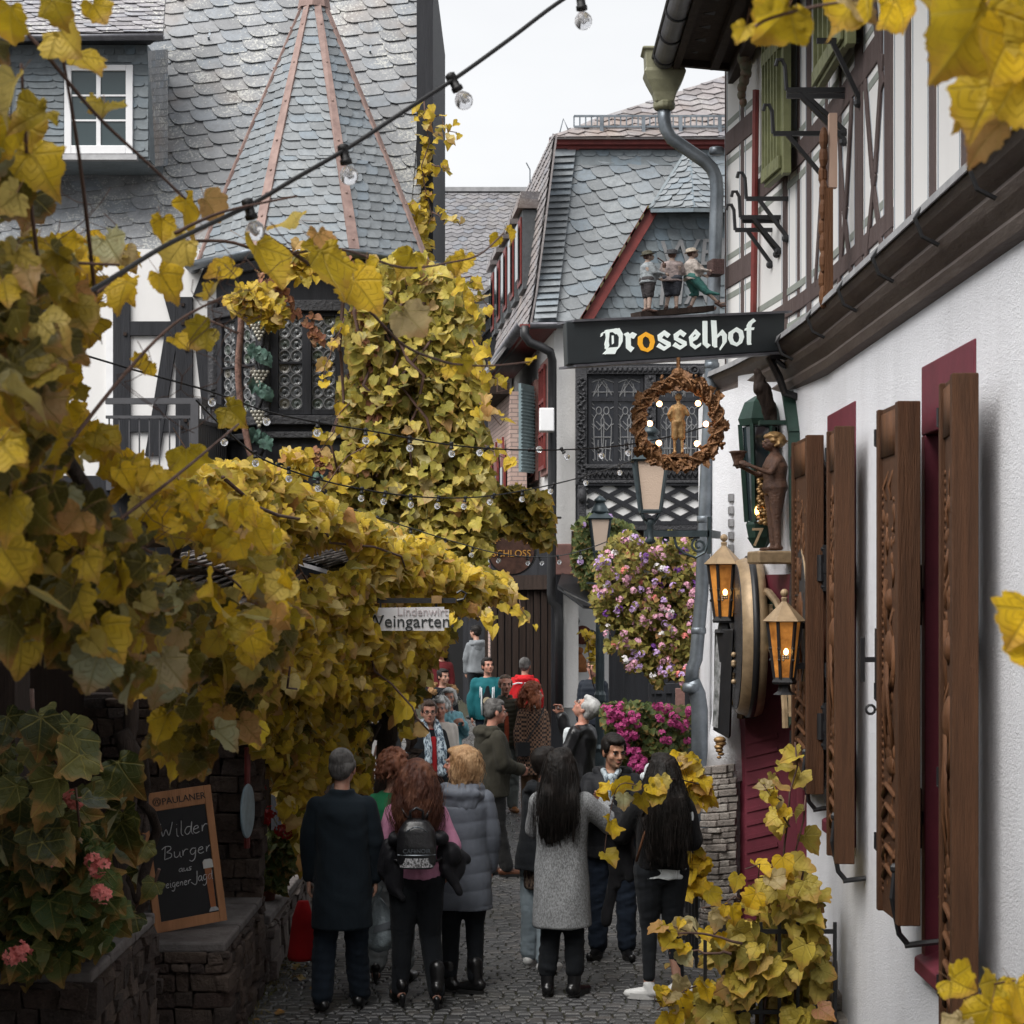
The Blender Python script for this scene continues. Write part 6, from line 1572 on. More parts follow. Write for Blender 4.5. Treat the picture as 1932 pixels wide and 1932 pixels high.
# bracket
mb=MB(); e=(A1+B1)/2+V3(0,.1,0); mb.bar(B1+V3(-.1,.09,-.02),V3(2.2,14.3,B1.z-.02),.03,.03); mb.tube([B1+V3(-.1,.1,-.03),B1+V3(-.02,.1,-.18),B1+V3(.02,.1,-.30),V3(2.18,14.3,B1.z-.34)],.03,7); mb.tube([B1+V3(-.05,.1,-.05),B1+V3(.02,.13,-.1),V3(2.18,14.35,B1.z-.12)],.02,6); mb.build('wall_bracket',m_iron,BS)
# wreath hanging below it
WR=thing('wreath_sign','round gilt grapevine wreath with lit bulbs, hung below the tavern sign','sign',P(1280,800,13.5))
wc=P(1280,800,13.5); ro=.285
mb=MB(); mb.tube([wc+V3(ro*math.cos(a),.01*math.sin(3*a),ro*math.sin(a)) for a in [2*math.pi*k/40 for k in range(40)]],.042,10,closed=True)
for j in range(3): mb.tube([wc+V3((ro+.045*math.cos(7*a+j*2.1))*math.cos(a),-.02+.045*math.sin(7*a+j*2.1),(ro+.045*math.cos(7*a+j*2.1))*math.sin(a)) for a in [2*math.pi*k/90 for k in range(90)]],.009,5,closed=True)
RW=mb.build('ring',m_bronze,WR,True)
rg=random.Random(12); VV=[];FF=[];UU=[]
for k in range(46):
    a=2*math.pi*k/46+rg.uniform(-.05,.05); r=ro+rg.uniform(-.045,.05); c=wc+V3(r*math.cos(a),-.045,r*math.sin(a))
    M=Matrix.Translation(c)@Matrix.Rotation(R(90)+rg.gauss(0,.3),4,'X')@Matrix.Rotation(rg.uniform(0,6),4,'Z'); add_leaf(VV,FF,UU,M,rg.uniform(.045,.07),'grape',rg,True)
mb=MB(); mb.mesh(VV,FF)
for k in range(26):
    a=2*math.pi*k/26+rg.uniform(-.1,.1); r=ro+rg.uniform(-.035,.045)
    for q in range(9): mb.ball(wc+V3(r*math.cos(a)+rg.gauss(0,.013),-.05+rg.gauss(0,.008),r*math.sin(a)+rg.gauss(0,.015)),.0125,7,5)
mb.build('leaves_and_grapes',m_bronze,RW,True)
m_bulbon=emis('lit_warm_bulb',(1,.52,.24),2.6)
for k,(u,v) in enumerate(((1244,762),(1317,761),(1226,799),(1332,800),(1243,836),(1315,837))):
    c=P(u,v,13.5); mb=MB(); mb.ball(c,.021,10,8); b=mb.build('bulb',m_bulbon,WR,True)
    mb=MB(); o=(c-wc).normalized(); mb.tube([c+o*.018,c+o*.05],.014,8); mb.build('socket',m_bronze,b)
mb=MB(); mb.tube([wc+V3(0,0,.33),wc+V3(0,0,.47)],.014,6); mb.ball(wc+V3(0,0,.36),.05,8,6,(1,.5,.8)); mb.tube([wc+V3(-.09,0,.30),wc+V3(0,0,.38),wc+V3(.09,0,.30)],.018,6); mb.bar(wc+V3(-.07,0,-.225),wc+V3(.07,0,-.225),.05,.012); mb.build('hanger',m_bronze,WR)
# street lamps -------------------------------------------------------------------
m_frost=NT('frosted_lamp_glass'); m_frost.col((.70,.55,.44)); m_frost.set(rough=.35,spec=.5,trans=.0); m_frost.bump(m_frost.noise(m_frost.coord(),90,2),.003); m_frost=m_frost.m
def lantern(parent,c,s,glass,metal,n=4,top=None):
    """tapering lantern: c = centre of the glass bottom; s = glass height"""
    c=Vector(c); w0,w1=.27*s,.44*s; rot=R(45) if n==4 else 0
    g=MB(); g.lathe(c,[(w0,0),(w1,s)],n,rot=rot); g.build('lamp_glass',glass,parent)
    f=MB()
    for k in range(n):
        a=2*math.pi*k/n+rot; f.bar(c+V3(w0*math.cos(a),w0*math.sin(a),0)*1.02,c+V3(w1*math.cos(a)*1.02,w1*math.sin(a)*1.02,s),.028*s,.028*s)
    f.lathe(c,[(w0*1.12,-.05*s),(w0*1.15,0),(w0*1.0,.03*s)],n,rot=rot); f.lathe(c+V3(0,0,s),[(w1*.95,-.02*s),(w1*1.2,.0),(w1*1.28,.03*s),(w1*.98,.12*s),(w1*.70,.20*s),(w1*.62,.22*s)],n,rot=rot)
    f.build('frame',metal,parent)
    f=MB(); f.lathe(c+V3(0,0,s*1.20),[(w1*.66,0),(w1*.60,.08*s),(w1*.50,.20*s),(w1*.30,.34*s),(w1*.42,.36*s),(w1*.42,.42*s),(w1*.22,.50*s),(.02*s,.56*s)],16); f.build('lamp_cap',top or metal,parent,True)
SL=thing('street_lamp','large grey-green lantern on a scrolled wall arm beneath the wreath','street lamp',P(1228,1005,15.5))
c=P(1227,964,15.5); lantern(SL,c,.40,m_frost,m_lampgrey)
mb=MB(); 
for a in (0,90,180,270): d=V3(math.cos(R(a+45)),math.sin(R(a+45)),0); mb.tube([c+d*.10+V3(0,0,-.02),c+d*.075+V3(0,0,-.06),c+d*.02+V3(0,0,-.10)],.011,5)
mb.lathe(c+V3(0,0,-.22),[(.02,-.05),(.045,-.03),(.03,0),(.03,.10),(.05,.13),(.03,.16)],12); mb.build('cradle',m_lampgrey,SL,True)
mb=MB(); y=15.5; a=P(1215,1007,y); b=P(1338,1007,y); mb.bar(a,b,.022,.026)
mb.tube([P(1272,1012,y),P(1276,1030,y),P(1290,1044,y),P(1312,1052,y),P(1330,1042,y),P(1337,1020,y)],.012,6)
def spiral(c,r0,turns,s=1,n=26): return [c+V3(s*r0*(1-.75*t/n)*math.cos(turns*2*math.pi*t/n+1.5),0,r0*(1-.75*t/n)*math.sin(turns*2*math.pi*t/n+1.5)) for t in range(n+1)]
mb.tube(spiral(P(1319,1029,y),.065,1.6),.011,5); mb.tube(spiral(P(1255,1017,y),.03,1.3,-1),.009,5)
mb.bar(P(1338,975,y),P(1338,1045,y),.015,.022,up=(0,1,0)); mb.bar(P(1338,1007,y),V3(1.72,15.9,P(0,1007,y).z),.02,.03); mb.build('wall_arm',m_lampgrey,SL)
SP_=thing('street_lamp','smaller grey-green lantern on a fluted post in the lane, beside the hanging flowers','street lamp',P(1131,1560,24))
c=P(1132,1040,24); lantern(SP_,c,.40,m_frost,m_lampgrey)
mb=MB(); zt_=c.z
mb.lathe((c.x,c.y,0),[(.16,0),(.16,.12),(.12,.16),(.10,.45),(.12,.5),(.08,.55),(.075,.9),(.095,.95),(.06,1.0),(.055,1.5),(.075,1.55),(.075,1.62),(.05,1.68),(.045,zt_-.75),(.07,zt_-.68),(.05,zt_-.6),(.085,zt_-.50),(.085,zt_-.42),(.04,zt_-.34),(.035,zt_-.12),(.06,zt_-.08),(.03,zt_-.02)],14)
for k in range(8): a=2*math.pi*k/8; mb.bar((c.x+.052*math.cos(a),c.y+.052*math.sin(a),1.0),(c.x+.044*math.cos(a),c.y+.044*math.sin(a),zt_-.75),.008,.008)
mb.build('post',m_lampgrey,SP_)
mb=MB()
for a in (0,90,180,270): d=V3(math.cos(R(a+45)),math.sin(R(a+45)),0); mb.tube([c+d*.11+V3(0,0,-.02),c+d*.09+V3(0,0,-.08),c+d*.03+V3(0,0,-.14)],.010,5)
mb.bar(c+V3(-.17,0,-.40),c+V3(.17,0,-.40),.012,.012); mb.build('cradle',m_lampgrey,SP_)
# gilt-roofed wall lanterns by the door (lit)
m_amber=NT('lit_amber_glass'); _c=m_amber.ramp(m_amber.noise(m_amber.coord(),5,3,.6),[(.35,(.16,.055,.012)),(.7,(.62,.25,.05))]); m_amber.col(_c); m_amber.l(_c,m_amber.b.inputs['Emission Color']); m_amber.b.inputs['Emission Strength'].default_value=.12; m_amber.set(rough=.25,spec=.5); m_amber.bump(m_amber.noise(m_amber.coord(),60,2),.004); m_amber=m_amber.m; m_flame=emis('lamp_flame',(1,.55,.16),6)
def wall_lantern(c,s,label,sc=1):
    T=thing('wall_lantern',label,'wall lantern',c,group=None); c=Vector(c); n=6
    g=MB(); g.lathe(c,[(.085*s,0),(.145*s,.50*s)],n); g.build('lamp_glass',m_amber,T)
    g=MB(); g.ball(c+V3(-.0,-.08*s,.24*s),.028*s,8,6,(1,1,1.5)); g.build('flame',m_flame,T,True)
    f=MB()
    for k in range(n):
        a=2*math.pi*k/n; f.bar(c+V3(.088*s*math.cos(a),.088*s*math.sin(a),0),c+V3(.15*s*math.cos(a),.15*s*math.sin(a),.5*s),.012*s,.012*s); f.ball(c+V3(.12*s*math.cos(a),.12*s*math.sin(a),.26*s),.02*s,6,5); f.ball(c+V3(.12*s*math.cos(a),.12*s*math.sin(a),.16*s),.015*s,6,5)
    f.lathe(c,[(.10*s,-.05*s),(.11*s,-.03*s),(.09*s,.01*s)],n); f.lathe(c+V3(0,0,-.14*s),[(.10*s,0),(.06*s,.03*s),(.05*s,.09*s)],n); f.build('frame',m_iron,T)
    f=MB(); f.lathe(c+V3(0,0,.5*s),[(.155*s,-.01*s),(.19*s,0),(.16*s,.03*s),(.04*s,.15*s),(.025*s,.17*s),(.03*s,.20*s),(.02*s,.21*s)],n); f.ball(c+V3(0,0,.745*s),.036*s,10,8); f.build('lamp_roof',m_goldp,T)
    f=MB(); f.bar(c+V3(.05*s,0,.1*s),c+V3(.30*s,.05,.12*s),.015,.02); f.bar(c+V3(.05*s,0,.45*s),c+V3(.30*s,.05,.47*s),.015,.02); f.build('wall_arm',m_iron,T)
    f=MB()
    for k in range(7): f.ball(c+V3(-.03*s+.02*s*(k%3),-.15*s,.20*s-.018*s*(k//3)),.012*s,6,5)
    f.build('gilt_grapes',m_goldp,T,True)
    return T
wall_lantern(P(1366,1165,15.35),.86,'lit amber lantern with gilt roof, above the menu case left of the door')
wall_lantern(P(1480,1280,13.3),.80,'lit amber lantern with gilt roof, right of the door beside the shutters')
# menu case under the first lantern
MC=thing('menu_case','tall narrow black menu case with gilt tassel on the white wall left of the door','menu case',P(1362,1290,15.4))
y=15.4; mb=MB(); mb.hexa([P(1345,1378,y),P(1375,1395,y-.25),P(1379,1390,y-.2),P(1352,1375,y+.1),P(1348,1187,y),P(1383,1187,y-.25),P(1386,1187,y-.2),P(1353,1187,y+.1)]); mb.build('case',m_iron,MC,bevel=.01)
mb=MB(); mb.prism([P(1346,1370,y-.012),P(1356,1374,y-.085),P(1365,1200,y-.085),P(1353,1196,y-.012)],(-.01,-.012,0)); mb.build('menu_sheet',mk('printed_menu_sheet',(.35,.35,.36),.3,.7,18,col2=(.05,.06,.05)),MC)
mb=MB(); q=P(1358,1396,y-.15)
for k in range(6): mb.ball(q+V3(.01*math.sin(k*2),0,-.028*k),.05-.006*k,8,6,(1,1,.6))
mb.build('gilt_tassel',m_gold,MC,True)
# green lantern cabinet with the house number
GC=thing('green_lantern_cabinet','tall dark green glazed lantern cabinet with house number 7 over the door','lantern',P(1432,900,14.7))
c=P(1434,985,14.7); mb=MB(); s=.80
mb.lathe(c,[(.09,-.12),(.11,-.02),(.10,0)],6); mb.lathe(c+V3(0,0,s-.06),[(.155,0),(.17,.05),(.12,.18),(.04,.23)],6); mb.lathe(c+V3(0,0,-.20),[(.05,0),(.10,.08)],6)
for k in range(6): a=2*math.pi*k/6; mb.bar(c+V3(.105*math.cos(a),.105*math.sin(a),0),c+V3(.155*math.cos(a),.155*math.sin(a),s-.05),.014,.016)
mb.build('frame',m_dgreen,GC)
mb=MB(); mb.lathe(c,[(.09,.01),(.135,s-.07)],6); mb.build('lamp_glass',mat_glass('dark_lantern_glass',(.02,.03,.035),.08,.8),GC)
mb=MB(); mb.ball(c+V3(-.03,-.125,.08),.038,8,6,(.7,.5,1.1)); mb.build('lit_lamp',emis('cabinet_lamp',(1,.42,.08),5),GC,True)
text_obj('house_number','7',.20,frame_mtx(P(1429,1030,14.55),(1,-.25,0),(0,0,1)),m_goldp,GC,.008)
# hanging bulb strings ------------------------------------------------------------
def bulb_proto(lit=False):
    return None
def string(name,label,pts,bulbs,r=.006,bs=.030,drop=(0,0,-1),dirs=None):
    T=thing(name,label,'string lights',pts[0],group='strings of bulbs over the lane')
    mb=MB(); 
    # smooth the cable
    P_=[Vector(p) for p in pts]; out=[]
    for i in range(len(P_)-1):
        p0=P_[max(i-1,0)];p1=P_[i];p2=P_[i+1];p3=P_[min(i+2,len(P_)-1)]
        for k in range(6):
            t=k/6; out.append(.5*((2*p1)+(-p0+p2)*t+(2*p0-5*p1+4*p2-p3)*t*t+(-p0+3*p1-3*p2+p3)*t**3))
    out.append(P_[-1]); mb.tube(out,r,6); mb.build('cable',m_rubber,T,True)
    for i,(b,dv) in enumerate(bulbs):
        b=Vector(b); d=Vector(dv).normalized(); m=MB()
        m.lathe(b+d*-.012,[(r*1.3,-.004),(bs*.62,0),(bs*.62,bs*.5),(bs*.52,bs*.6),(bs*.52,bs*1.5),(bs*.66,bs*1.55),(bs*.66,bs*2.0),(bs*.4,bs*2.02)],12,axis=d); so_=m.build('socket',m_rubber,T,True)
        m=MB(); m.lathe(b+d*(bs*1.85),[(bs*.5,0),(bs*.62,bs*.12),(bs*.92,bs*.5),(bs*1.02,bs*.95),(bs*.92,bs*1.42),(bs*.65,bs*1.76),(bs*.3,bs*1.93),(bs*.02,bs*1.97)],14,axis=d); m.build('bulb',m_bulbglass,T,True)
        m=MB(); q=b+d*(bs*2.2); m.tube([q,q+d*bs*.8],bs*.16,6); m.tube([q+d*bs*.6+d.orthogonal()*bs*.3,q+d*bs*.9,q+d*bs*.6-d.orthogonal()*bs*.3],bs*.06,4); m.build('filament',m_lead,so_)
    return T
yy=lambda t:6.2-t*1.1
string('string_lights','thick black cable with four clear bulbs, nearest one, crossing the slate roofs and sky',
   [P(-40,640,3.8),P(150,560,4.2),P(300,470,4.6),P(380,430,4.8),P(475,385,5.0),P(560,335,5.1),P(655,280,5.2),P(770,205,5.3),P(860,147,5.4),P(960,75,5.5),P(1068,-5,5.6),P(1200,-80,5.7)],
   [(P(468,386,5.0),(.28,0,-1)),(P(648,283,5.2),(.22,0,-1)),(P(852,148,5.4),(.55,0,-1)),(P(1095,-6,5.6),(.12,0,-1))],r=.0062,bs=.0255)
def sline(vals,y0,y1,n=None):
    k=len(vals); return [P(u,v,y0+(y1-y0)*i/(k-1)) for i,(u,v) in enumerate(vals)]
def sbul(vals,y0,y1,u0,u1):
    return [(P(u,v,y0+(y1-y0)*(u-u0)/(u1-u0)),dv) for u,v,dv in vals]
D=(0,0,-1)
string('string_lights','second string of bulbs, starting at the balcony and running to the wreath',sline([(60,640),(250,697),(395,738),(500,775),(600,797),(710,815),(820,835),(905,845),(1000,849),(1100,847),(1190,838),(1270,822),(1350,800)],9,14.3),
  sbul([(402,738,(-.1,0,-1)),(503,775,(0,0,-1)),(600,797,(-.1,0,-1)),(690,812,D),(773,827,D),(852,838,D),(920,845,(-1,0,-.6)),(1000,849,(1,0,.05)),(1060,848,(.7,0,-1)),(1126,846,(.6,0,-.9)),(1182,839,(.2,0,-1)),(1290,826,D)],9,14.3,60,1350),r=.0052,bs=.022)
string('string_lights','third string of bulbs sagging in front of the oriel vines to the large street lamp',sline([(370,755),(430,815),(500,868),(600,904),(700,926),(800,938),(900,938),(990,925),(1080,905),(1150,884),(1195,868)],10.5,15.4),
  sbul([(432,817,(-.5,0,-1)),(482,855,D),(545,885,(0,0,-1)),(600,904,D),(683,923,(-.1,0,-1)),(727,930,(-.2,0,-1)),(775,936,D),(828,939,(-.2,0,-1)),(878,940,(-.2,0,-1)),(932,934,(-.6,0,-1)),(986,927,(-.1,0,-1)),(1045,914,(-.5,0,-1)),(1105,897,(0,0,-1)),(1168,878,(.1,0,-1))],10.5,15.4,370,1195),r=.0052,bs=.021)
string('string_lights','fourth string of bulbs, lowest one, passing before the round sign to the lamp post',sline([(430,815),(540,905),(650,955),(740,985),(850,1020),(950,1046),(1040,1050),(1110,1035),(1185,1005)],13,23.5),
  sbul([(492,868,D),(545,907,(-.3,0,-1)),(598,932,D),(655,957,D),(712,976,D),(775,998,D),(840,1018,D),(892,1034,(-.2,0,-1)),(942,1045,(-.1,0,-1)),(995,1050,(.1,0,-1)),(1018,1051,(.4,0,-1)),(1052,1049,(.3,0,-1)),(1095,1040,D)],13,23.5,430,1185),r=.006,bs=.026)
# pub garden sign
GS=thing('garden_sign','white notched sign with grey and black lettering, hanging from an iron bar under the vines','sign',P(780,1168,15))
y=15.0; pts=[(700,1147),(838,1145),(838,1150),(847,1150),(847,1184),(838,1184),(838,1190),(700,1190)]
mb=MB(); mb.prism([P(u,v,y) for u,v in pts][::-1],(0,.03,0)); mb.build('panel',m_signw,GS)
text_obj('word','Lindenwirt',.092,frame_mtx(P(797,1161,y-.006),(1,0,0),(0,0,1)),mk('faded_pink_lettering',(.50,.44,.45),.6,.1),GS,.002)
text_obj('word','Weingarten',.139,frame_mtx(P(770,1183,y-.006),(1,0,0),(0,0,1)),mk('dark_sign_lettering',(.035,.04,.04),.6,.1),GS,.003)
mb=MB(); mb.bar(P(690,1133,y+.02),P(860,1133,y+.02),.014,.02); mb.tube([P(862,1133,y),P(875,1130,y),P(880,1120,y),P(870,1114,y),P(862,1119,y)],.010,5); mb.bar(P(823,1133,y+.02),P(823,1147,y+.02),.008,.008); mb.bar(P(718,1133,y+.02),P(718,1147,y+.02),.008,.008); mb.build('iron_bar',m_iron,GS)
mb=MB(); mb.obox(P(824,1131,y+.02),(.04,0,0),(0,.03,0),(0,0,.03)); mb.build('brass_collar',m_gold,GS)
# chalkboard ------------------------------------------------------------------------
CB=thing('chalkboard','wood framed chalkboard with handwritten white menu leaning tilted on the stone block','chalkboard',P(350,1750,12.6))
c00,c10,c11,c01=P(292,1762,12.45),P(428,1736,12.7),P(396,1480,12.75),P(258,1500,12.5)
def cb(u,v,o=0): 
    n_=(c10-c00).cross(c01-c00).normalized(); return c00.lerp(c10,u).lerp(c01.lerp(c11,u),v)+n_*o
m_frame=mat_wood('pine_board_frame',(.42,.20,.095),2,.5,.002,.3)
mb=MB()
def cbar(u0,u1,v0,v1,o=.012,th=.03): 
    q=[cb(u0,v0,o),cb(u1,v0,o),cb(u1,v1,o),cb(u0,v1,o)]; nn_=(c10-c00).cross(c01-c00).normalized(); mb.prism(q,-nn_*th)
cbar(0,.10,0,1); cbar(.90,1,0,1); cbar(.10,.90,0,.075,.010); cbar(.10,.90,.865,1,.010); mb.build('frame',m_frame,CB,bevel=.003)
mb=MB(); q=[cb(.09,.06,0),cb(.91,.06,0),cb(.91,.88,0),cb(.09,.88,0)]; mb.prism(q,(0,.015,0)); mb.build('board',mk('black_chalk_surface',(.012,.012,.014),.7,.3),CB)
xr=(c10-c00); yr=(c01-c00); Mt=lambda u,v,o=.012:frame_mtx(cb(u,v,o),xr,yr)
text_obj('frame_lettering','PAULANER',.062,Mt(.61,.905,.013),m_ink,CB,.0015)
mb=MB(); 
for r_ in (.028,.021): mb.tube([cb(.245,.93,.012)+xr.normalized()*r_*math.cos(a)+yr.normalized()*r_*math.sin(a) for a in [2*math.pi*k/18 for k in range(18)]],.0022,4,closed=True)
mb.tube([cb(.245,.93,.012)+xr.normalized()*a+yr.normalized()*b for a,b in ((-.01,-.012),(-.006,.006),(.0,.013),(.008,.008),(.004,-.002),(.01,-.012))],.003,4); mb.build('round_emblem',m_ink,CB)
m_chalk=mk('white_chalk',(.55,.55,.56),.9,.3,40)
GLY={'W':[[(0,1),(.18,0),(.4,.7),(.62,0),(.85,1)]],'i':[[(.1,.55),(.12,.05),(.25,0)],[(.1,.78),(.12,.8)]],'l':[[(.1,1),(.1,.1),(.25,0)]],'d':[[(.5,.5),(.2,.55),(.02,.25),(.2,0),(.45,.15),(.55,1),(.52,.1),(.65,0)]],'e':[[(.05,.28),(.45,.35),(.35,.55),(.1,.45),(.05,.15),(.25,0),(.5,.1)]],'r':[[(.08,.5),(.1,0),(.12,.35),(.3,.55),(.48,.5)]],
 'B':[[(.1,1),(.08,0)],[(-.15,.8),(.1,1),(.5,.95),(.55,.7),(.15,.52),(.6,.4),(.6,.1),(.08,0)]],'u':[[(.05,.5),(.06,.1),(.25,0),(.45,.2),(.47,.5),(.48,.05),(.6,0)]],'n':[[(.05,.5),(.07,0),(.1,.35),(.3,.52),(.42,.35),(.42,0)]],'g':[[(.48,.48),(.2,.55),(.02,.3),(.18,.02),(.42,.12),(.48,.48),(.45,-.3),(.2,-.5),(.0,-.35)]],'a':[[(.45,.45),(.2,.52),(.02,.25),(.15,0),(.4,.15),(.45,.48),(.46,.05),(.6,0)]],'s':[[(.42,.5),(.15,.48),(.12,.32),(.4,.2),(.3,.0),(.02,.05)]],'J':[[(.5,1),(.48,-.1),(.25,-.3),(-.25,.05)]]}
def write(words,u,v,h,w,parent,slant=.15):
    for word in words.split('|'):
        pass
    m=MB(); x=u; ex,ey=xr.normalized(),yr.normalized(); base=cb(u,v,.006)
    px=0
    for ch in words:
        if ch==' ': px+=.45*w; continue
        for st in GLY[ch]:
            pts=[]
            for i in range(len(st)-1):
                for k in range(4):
                    t=k/4; pts.append((st[i][0]*(1-t)+st[i+1][0]*t,st[i][1]*(1-t)+st[i+1][1]*t))
            pts.append(st[-1])
            # soften corners
            for _ in range(2): pts=[pts[0]]+[((pts[i-1][0]+2*pts[i][0]+pts[i+1][0])/4,(pts[i-1][1]+2*pts[i][1]+pts[i+1][1])/4) for i in range(1,len(pts)-1)]+[pts[-1]]
            m.tube([base+ex*(px+(a+slant*b)*w)+ey*(b*h) for a,b in pts],.0028,4)
        px+={'W':1.05,'i':.32,'l':.32,'B':.75,'J':.62}.get(ch,.6)*w
    m.build('chalk_writing',m_chalk,parent)
write('Wilder',.23,.66,.10,.098,CB); write('Burger',.24,.51,.085,.092,CB); write('aus',.42,.405,.045,.055,CB); write('eigener',.22,.305,.055,.046,CB); write('Jagd',.60,.315,.07,.056,CB)
mb=MB(); mb.prism([cb(u,v,.004) for u,v in ((.80,.115),(.875,.115),(.875,.40),(.91,.445),(.76,.445),(.78,.40))],-V3(0,.004,0)); bg_=mb.build('beer_picture',mk('amber_beer_print',(.30,.10,.03),.4,.3,6),CB)
mb=MB(); mb.prism([cb(u,v,.006) for u,v in ((.765,.40),(.905,.40),(.90,.455),(.87,.465),(.79,.465),(.765,.45))],-V3(0,.004,0)); mb.build('foam',mk('beer_foam_print',(.50,.50,.48),.5,.1),bg_)
mb=MB(); mb.prism([cb(u,v,.006) for u,v in ((.77,.085),(.91,.085),(.90,.10),(.87,.115),(.80,.115),(.78,.10))],-V3(0,.004,0)); mb.build('glass_foot',mk('glass_foot_print',(.35,.35,.36),.3,.3,30),bg_)
# three carved musicians on top of the sign
def pm(n,c): return mk(n,c,.65,.45,14,.008,30)
mus=[(1222,13.45,'carved wooden pipe smoker in grey jacket and hat, left figure on the tavern sign',(.30,.33,.35),(.045,.038,.04),0,'L'),
     (1268,13.58,'carved wooden man in mauve jacket seen from behind, middle figure on the tavern sign',(.30,.24,.23),(.035,.04,.055),1,'M'),
     (1305,13.66,'carved wooden accordion player in green breeches, right figure on the tavern sign',(.50,.44,.40),(.05,.19,.17),2,'R')]
mskin=pm('carved_face_paint',(.46,.34,.28)); mstock=pm('carved_stocking',(.48,.43,.40)); mshoe=pm('carved_shoe',(.10,.05,.035))
mb=MB(); a=P(1200,594,13.4)+V3(0,.02,0); b=P(1338,583,13.78); mb.bar(a,b,.06,.02); bs_=mb.build('carved_figure_base',m_darkwood,None); setp(bs_,'narrow dark wooden plank carrying the three carved musicians','plank')
for u,y,lab,c1,c2,k,_ in mus:
    base=P(u,592-(u-1200)*.08,y)
    legs={'w':.10} if k==0 else ({'w':.09,'L':(-.08,.06,-.12,-.05,.09)} if k==1 else {'L':(-.20,.14,-.10,.0,.075),'R':(.10,.30,.08,.55,.20),'tR':(0,1,.3)})
    rz=R(-72) if k==0 else (R(-8) if k==1 else R(-80))
    arms={'L':((-.25,.25,-1),(.15,.9,-.35)),'R':((.25,.2,-1),(-.15,.9,-.1))}
    pr_=person(lab,base,rz,H=1.62,g=1.35,sh=1.05,arms=arms,legs=legs,head=(0,.15,0),skinm=mskin,
       coat=dict(name='jacket',mat=pm('carved_jacket_%d'%k,c1),hem=.84,f=.03,wr=.006,belly=.10),trousers=dict(mat=pm('carved_breeches_%d'%k,c2),hem=.42,w=1.15,r=(.115,.085,.045)),shoes=dict(mat=mshoe,heel=.02),
       hair=dict(kind='short',mat=mshoe),voxel=.022,name='carved_musician',cat='carved figure',group='carved musicians on the sign',scale=.335,seed=40+k)
    r=pr_['root']; r.scale=(.37,.37,.262); HT=pr_['HT']
    m=MB(); m.lathe((0,0,0),[(.14,.04),(.145,.055),(.10,.075),(.098,.13),(.06,.155)],18); m.xf(HT@Matrix.Translation((0,-.01,.0))@Matrix.Rotation(.12,4,'X')); m.build('hat',pm('carved_hat_%d'%k,((.07,.065,.04),(.03,.03,.035),(.42,.36,.29))[k]),r,True)
    for sd in (-1,1):
        m=MB(); m.ball((0,0,0),.01,4,3); 
    m=MB()
    for key,sx in (('L',-1),('R',1)):
        pass
    if k==2:
        m=MB(); w=pr_['wR']; m.box(-.20,.20,.36,.60,.95,1.35)
        for q in range(6): m.box(-.21,.21,.385+q*.035,.395+q*.035,.94,1.36)
        m.build('accordion',pm('carved_accordion',(.10,.055,.05)),r)
    if k==0:
        m=MB(); m.tube([(0,.20,1.50),(0,.32,1.40),(0,.34,1.30)],.015,6); m.lathe((0,.34,1.24),[(.03,0),(.04,.06),(.035,.12)],10); m.build('pipe',mshoe,r)
# carved boy inside the wreath, cherub on the wall, bird above it
person('small gilt carved boy seen from behind, standing inside the wreath',wc+V3(0,0,-.213),R(0),H=1.66,g=1.15,arms={'L':((-.6,-.05,-.9),(.3,.35,-.6)),'R':((.6,.0,-.9),(-.1,.5,.3))},legs={'w':.11},skinm=m_gold,
   top=dict(name='shirt',mat=m_gold,hem=.92,f=.03,wr=.01),trousers=dict(mat=m_gold,hem=.40,w=1.2,r=(.125,.095,.05)),shoes=dict(mat=m_gold),hair=dict(kind='short',mat=m_gold,vol=1.12,wr=.01),face=False,voxel=.022,name='carved_boy',cat='carved figure',scale=.255,seed=51,body_mat=m_gold)
ch=person('carved wooden cherub with gilt curls holding a cup, standing over the arched door',P(1462,1040,14.35),R(100),H=1.45,g=1.25,arms={'L':((-.25,.5,-1),(.2,.9,.5)),'R':((.2,.5,-1),(-.2,.9,.5))},legs={'w':.09},skinm=m_carv,body_mat=m_carv,head=(.1,0,0),
   hair=dict(kind='curly',mat=m_gold,vol=1.08,nc=170,len=.08,n=4,voxel=.014),face=True,voxel=.018,name='carved_cherub',cat='carved figure',scale=.63,seed=52); ch['root'].scale=(.80,.80,.60)
m=MB(); m.lathe((0,.36,1.06),[(.05,0),(.04,.04),(.07,.16),(.09,.18),(.07,.19)],14); m.build('cup',m_carv,ch['root'],True)
m=MB()
for k in range(60): a=k*.35; m.ball((.26+.03*math.sin(k*1.7),.02+.05*math.cos(k*2.3),1.0-.011*k),.028,6,5)
m.build('grapes',m_gold,ch['root'],True)
m=MB(); m.box(-.18,.18,-.16,.22,-.16,-.0); m.build('plinth',m_goldp,ch['root'],bevel=.02)
BD=thing('carved_bird','dark carved wooden bird perched on the wall below the sign bracket','carved bird',P(1440,790,14.4)); 
pp=Prims(); q=lambda u,v,dy=0:P(u,v,14.4+dy)
pp.cap(q(1452,770),q(1438,735),.05,.07); pp.cap(q(1438,735),q(1432,712),.06,.035); pp.cap(q(1432,712),q(1429,701),.032,.028); pp.cap(q(1455,765),q(1462,800),.045,.02); pp.cap(q(1446,775),q(1448,792),.03,.022)
fuse('body',pp,m_darkwood,BD,.012,1,.008,40)
m=MB(); m.box(q(1432,0).x,q(1465,0).x+.2,14.34,14.46,q(0,802).z,q(0,794).z); m.build('perch',m_dgreen,BD)
